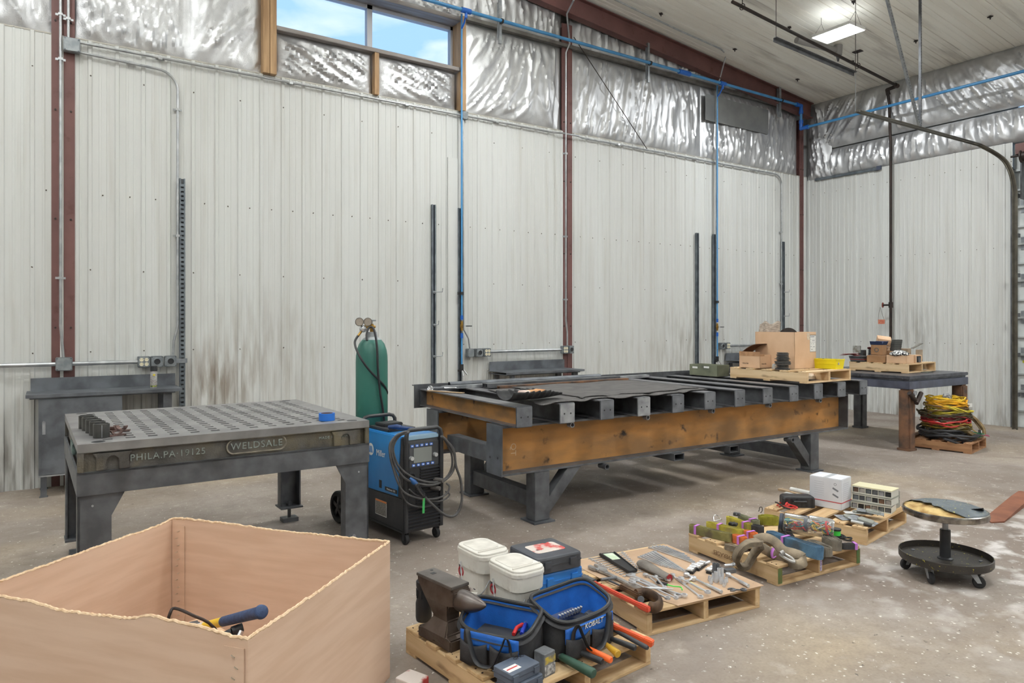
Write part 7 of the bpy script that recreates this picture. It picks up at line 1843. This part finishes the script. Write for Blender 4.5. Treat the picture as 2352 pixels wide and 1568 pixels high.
for k in range(6): MB().bb(-.01*k*.5, .2-.004*k, .0+.004*k, .19+.003*k, .014*k, .014*k+.012).build('sheet', (BLACK, STEEL, M('red sheet', (130, 48, 44), rough=.6))[k % 3 if k in (2,) else k % 2], t)
t = thing('sandpaper_sheets', q7(-.02, .70, .086), R7, 'maroon sandpaper sheets overhanging the far left of the pallet', 'sheet pack')
for k in range(3): MB().plane_grid(lambda u, v: (.16*u-.05*k*.3, .20*v+.01*k, .006*k+.02*math.sin(v*2+k)), 5, 8).build('sheet', M('maroon sandpaper', (128, 58, 56), rough=.9), t, solid=.003)
carton(q7(.12, .70, .125), R7+.3, .06, .10, .10, 'small grey printed box standing at the far left end of the pallet', M('grey print box', (150, 154, 150), (110, 106, 96), 30, rough=.6))
t = thing('blue_rim_box', q7(.18, .42, .10), R7, 'open kraft box with dark blue flaps standing high at the left', 'carton')
MB().bb(0, .13, 0, .16, 0, .15).build('box', KRD, t, bevel=.002)
for (c_, d_, R_) in (((-.015, .08, .168), (.003, .17, .055), Matrix.Rotation(-.45, 3, 'Y')), ((.065, -.012, .168), (.14, .003, .055), Matrix.Rotation(.45, 3, 'X')), ((.145, .08, .168), (.003, .17, .055), Matrix.Rotation(.45, 3, 'Y'))):
    MB().box(c_, d_, R=R_).build('blue_flap', M('navy flap', (44, 60, 96), rough=.5), t)
MB().lathe([(.02, 0), (.032, 0), (.032, .001), (.02, .001)], (-.001, .08, .07), 16, axis=(-1, 0, 0)).build('ring_print', M('grey ring print', (96, 92, 88), rough=.7), t)
def disc_stack(p, n_, r, hh, label, mats, lean=(0, 0), grp='disc stacks on the steel table pallet', jit=.003):
    rnd = random.Random(int(r*1e4)+n_)
    for k in range(n_):
        one('abrasive_disc', MB().lathe([(.01, 0), (r, 0), (r, hh*.85), (.01, hh*.85), (.01, 0)], n=22), mats[k % len(mats)], ('%s disc from the bottom %s' % (['first', 'second', 'third', 'fourth', 'fifth', 'sixth', 'seventh', 'eighth', 'ninth', 'tenth', 'eleventh', 'twelfth', 'thirteenth', 'fourteenth'][k], label)), 'abrasive disc', (p.x+rnd.uniform(-jit, jit)+lean[0]*k, p.y+rnd.uniform(-jit, jit)+lean[1]*k, p.z+hh*k), (lean[1]*8, -lean[0]*8, 0), group=grp)
GD = M('grey abrasive', (96, 98, 94), (78, 80, 76), 40, rough=.85); BD = M('black abrasive fine', (56, 56, 58), rough=.7)
carton(q7(.32, .28), R7, .20, .22, .155, 'kraft block carton under the tall grey disc stack', KRD)
disc_stack(q7(.40, .34, .157), 13, .070, .0125, 'of the tall grey disc stack', [GD, BD], (.001, -.0012))
disc_stack(q7(.34, .62, .0), 12, .065, .014, 'of the dark disc stack behind the blue-flap box', [BD, STEEL], (0, 0))
disc_stack(q7(.16, .45, .0)+Vector((-.09, -.05, .0)), 2, .06, .012, 'of the small pair on the near left tray edge', [BD], (0, 0)) if False else None
disc_stack(q7(.22, .60, .172), 3, .075, .012, 'of the dark pile topped by a maroon disc', [BD], (0, 0)) if False else None
t = carton(q7(.50, .50, .0), R7, .20, .22, .20, 'kraft carton supporting the tilted box at the back right', KR)
t = carton(q7(.48, .44, .205), R7+.4, .20, .18, .10, 'tilted kraft carton at the very top of the heap', KR); t.rotation_euler = (.15, -.25, R7+.5)
carton(q7(.56, .22, .0), R7, .13, .14, .10, 'small pale carton at the right edge of the pallet, lower', KR)
carton(q7(.54, .23, .103), R7+.1, .13, .13, .085, 'small grey kraft carton sitting on the lower right carton', M('greyish kraft', (168, 152, 132), (140, 124, 108), 14, rough=.9))
carton(q7(.73, .16, .0), R7-.1, .10, .05, .17, 'tall thin carton standing at the right end of the pallet', M('greyish kraft', (168, 152, 132)))
one('thin_board', MB().bar((0, 0, 0), (.16, -.05, .07), .05, .008), M('grey board', (128, 124, 116), (108, 104, 98), 9, rough=.9), 'thin grey board leaning up at the right end of the heap', 'board', q7(.70, .24, .19))
one('thin_board', MB().bar((0, 0, 0), (.30, -.06, .05), .06, .006), KRD, 'thin brown board leaning from the disc pile to the tilted carton', 'board', q7(.26, .55, .19))
one('maroon_disc', MB().lathe([(.01, 0), (.085, 0), (.085, .006), (.01, .006)], n=26, axis=(.35, .0, 1)), M('maroon disc', (134, 72, 76), rough=.8), 'maroon abrasive disc lying tilted on the dark disc stack', 'abrasive disc', q7(.35, .62, .175))
one('teal_cap', MB().cyl((0, 0, 0), (0, 0, .02), .018), M('teal cap', (70, 150, 140), rough=.5), 'small teal cap near the blue-flap box', 'cap', q7(.30, .76, .0)+Vector((0, 0, .001)))
carton(q7(.24, .72, .0), R7, .1, .07, .16, 'dark box behind the black sheet packs', STEEL)
poly = [q7(.46, -.10), q7(.62, -.08), q7(.62, -.02), q7(.46, -.03)]
one('flat_steel_offcut', MB().bb(0, .20, 0, .08, 0, .012), M('scratched offcut', (120, 122, 112), (88, 90, 84), 14, rough=.5, metal=.4), 'thin flat steel offcut on the table beside the pallet', 'steel plate', (q7(.34, -.10).x, q7(.34, -.10).y, .9625), R7)

# ================================================================ CABLE HEAP UNDER THE STEEL TABLE
cx, cy = 9.96, 4.56
rnd = random.Random(77)
def coil(name, c, r, tr, turns, colr, label, z, tilt=(0, 0), spread=.05, ry=.85, seed=0, hgt=.05, lump=.12, rough=.6):
    rr = random.Random(seed); m = MB()
    N = 26*turns; pts = []
    for i in range(N):
        a_ = 2*PI*i/26; t_ = i/N
        k = 1+spread*1.6*math.sin(a_*.37+seed)+lump*1.5*noise.noise(Vector((math.cos(a_)*1.2, math.sin(a_)*1.2, i/26*1.7+seed)))
        x, y = r*k*math.cos(a_), r*ry*k*math.sin(a_)
        zz0 = hgt*(.5+.5*math.sin(i/26*2.4+seed))+.05*noise.noise(Vector((x*6, y*6, i*.05+seed)))
        pts.append((x, y, zz0+tr))
    m.tube(pts, tr, 6)
    return one(name, m, M('cable '+label, colr, tuple(int(q*.82) for q in colr), 12, rough=rough), label, 'cable', (c[0], c[1], z), (tilt[0], tilt[1], rr.uniform(0, 6)), 'coiled cables heaped on the worn pallet')
z0 = .13
YL, YG, BR, RD_, BK, OV, OY = (232, 190, 40), (214, 196, 60), (150, 120, 78), (196, 50, 48), (48, 48, 52), (112, 98, 58), (240, 176, 30)
coil('cable_coil', (cx-.02, cy-.02), .36, .017, 3, BK, 'thickest black cable lying lowest on the worn pallet', z0, seed=1, hgt=.05, spread=.04)
coil('cable_coil', (cx-.06, cy+.02), .30, .015, 4, (58, 58, 62), 'second thick black cable coiled above the lowest one', z0+.05, seed=2, hgt=.05)
coil('cable_coil', (cx-.02, cy), .29, .0085, 5, OV, 'olive brown cable coil low in the heap', z0+.11, seed=3, hgt=.05)
coil('cable_coil', (cx-.04, cy), .30, .008, 4, (180, 150, 60), 'dull mustard cable coil above the black ones', z0+.14, seed=4, hgt=.06)
coil('cable_coil', (cx-.03, cy-.01), .30, .010, 4, RD_, 'red cable coil, the brighter of the two red ones', z0+.19, seed=5, hgt=.05, tilt=(.08, .05))
coil('cable_coil', (cx-.02, cy+.02), .28, .009, 3, (150, 50, 60), 'darker red cable coil just under the yellow ones', z0+.23, seed=6, hgt=.05)
coil('cable_coil', (cx-.05, cy), .29, .008, 6, (90, 80, 56), 'dark olive cable coil in the middle of the heap', z0+.26, seed=7, hgt=.07)
coil('cable_coil', (cx-.03, cy-.02), .26, .0095, 6, YG, 'lemon yellow cable coil in the middle of the heap', z0+.29, seed=8, hgt=.10, tilt=(.12, .0))
coil('cable_coil', (cx-.02, cy), .27, .008, 4, BR, 'tan cable coil under the top yellow ones', z0+.36, seed=9, hgt=.06)
coil('cable_coil', (cx-.02, cy-.01), .26, .009, 6, OY, 'golden yellow cable coil near the top', z0+.41, seed=10, hgt=.08)
coil('cable_coil', (cx-.03, cy), .23, .009, 5, YL, 'bright yellow cable coil topping the heap', z0+.47, seed=11, hgt=.05)
c0 = PD(2224, 972, 9.12); rr = random.Random(12); pts = []
eX = Vector((.66, -.45, -.60)).normalized(); eY = Vector((.42, .20, .70)); eY = (eY-eX*eY.dot(eX)).normalized(); eN = eX.cross(eY)
for i in range(9*26):
    a_ = 2*PI*i/26; w_ = i//26
    k = 1+.10*math.sin(w_*2.1)+.10*noise.noise(Vector((math.cos(a_), math.sin(a_), i/60)))
    pts.append(eX*(.235*k*math.cos(a_)+.012*math.sin(w_*1.7))+eY*(.13*k*math.sin(a_))+eN*(.006*w_-.02+.01*math.sin(a_*2+w_)))
one('cable_coil', MB().tube(pts, .0085, 6), M('cable brown coil', (160, 138, 100), (122, 102, 70), 12, rough=.6), 'brown cable coil leaning against the right side of the heap', 'cable', c0, group='coiled cables heaped on the worn pallet')
one('cable_wrap', MB().rbox((0, 0, .035), (.20, .09, .07), .03, top_r=.02), M('clear tape wrap', (190, 190, 186), (60, 64, 76), 20, rough=.3), 'clear wrapped connector bundle on top of the yellow cables', 'connector', (cx-.05, cy-.03, z0+.515), .3)
t = thing('plug', (cx+.10, cy-.34, z0+.09), .3, 'white and black round plug in front of the cable heap', 'plug')
MB().cyl((0, 0, .01), (0, -.03, .015), .030, n=18).build('body', BLACK, t); MB().cyl((0, -.03, .015), (0, -.034, .015), .024, n=18).build('face', WHITE, t)
coil('green_cord', (cx+.12, cy-.33), .06, .004, 3, (40, 140, 100), 'small green cord loop in front of the cable heap', z0+.06, seed=13, hgt=.01)
coil('pink_cord', (cx+.18, cy-.34), .10, .004, 2, (180, 90, 120), 'thin pink cord loop in front of the cable heap', z0+.05, seed=14, hgt=.01)
one('hanging_cable', MB().tube(smooth_path([(0, 0, .03), (.15, -.06, -.02), (.35, -.08, -.07), (.5, .02, -.03), (.58, .12, .03)], 6), .014, 8), M('black loop', BK, rough=.6), 'black cable loop drooping over the near edge of the worn pallet', 'cable', (9.45, 4.36, z0+.02))
one('yellow_cord_end', MB().tube(smooth_path([(0, 0, .10), (.06, -.05, .04), (.10, -.09, -.02), (.17, -.10, -.11)], 5), .007, 6), M('yellow tail', (206, 176, 90), rough=.6), 'frayed yellow cord end hanging over the right edge of the worn pallet', 'cord', (cx+.28, cy-.18, z0+.01))
one('white_tag', MB().bb(0, .08, -.001, .001, 0, .05), WHITE, 'white paper tag on the right side of the yellow cables', 'tag', (cx+.20, cy-.16, z0+.40), -.4)
one('grey_connector_box', MB().bb(0, .12, 0, .10, 0, .09), GALVD, 'grey connector box at the right end of the worn pallet', 'connector', (10.20, 4.45, z0), .17, bevel=.006)
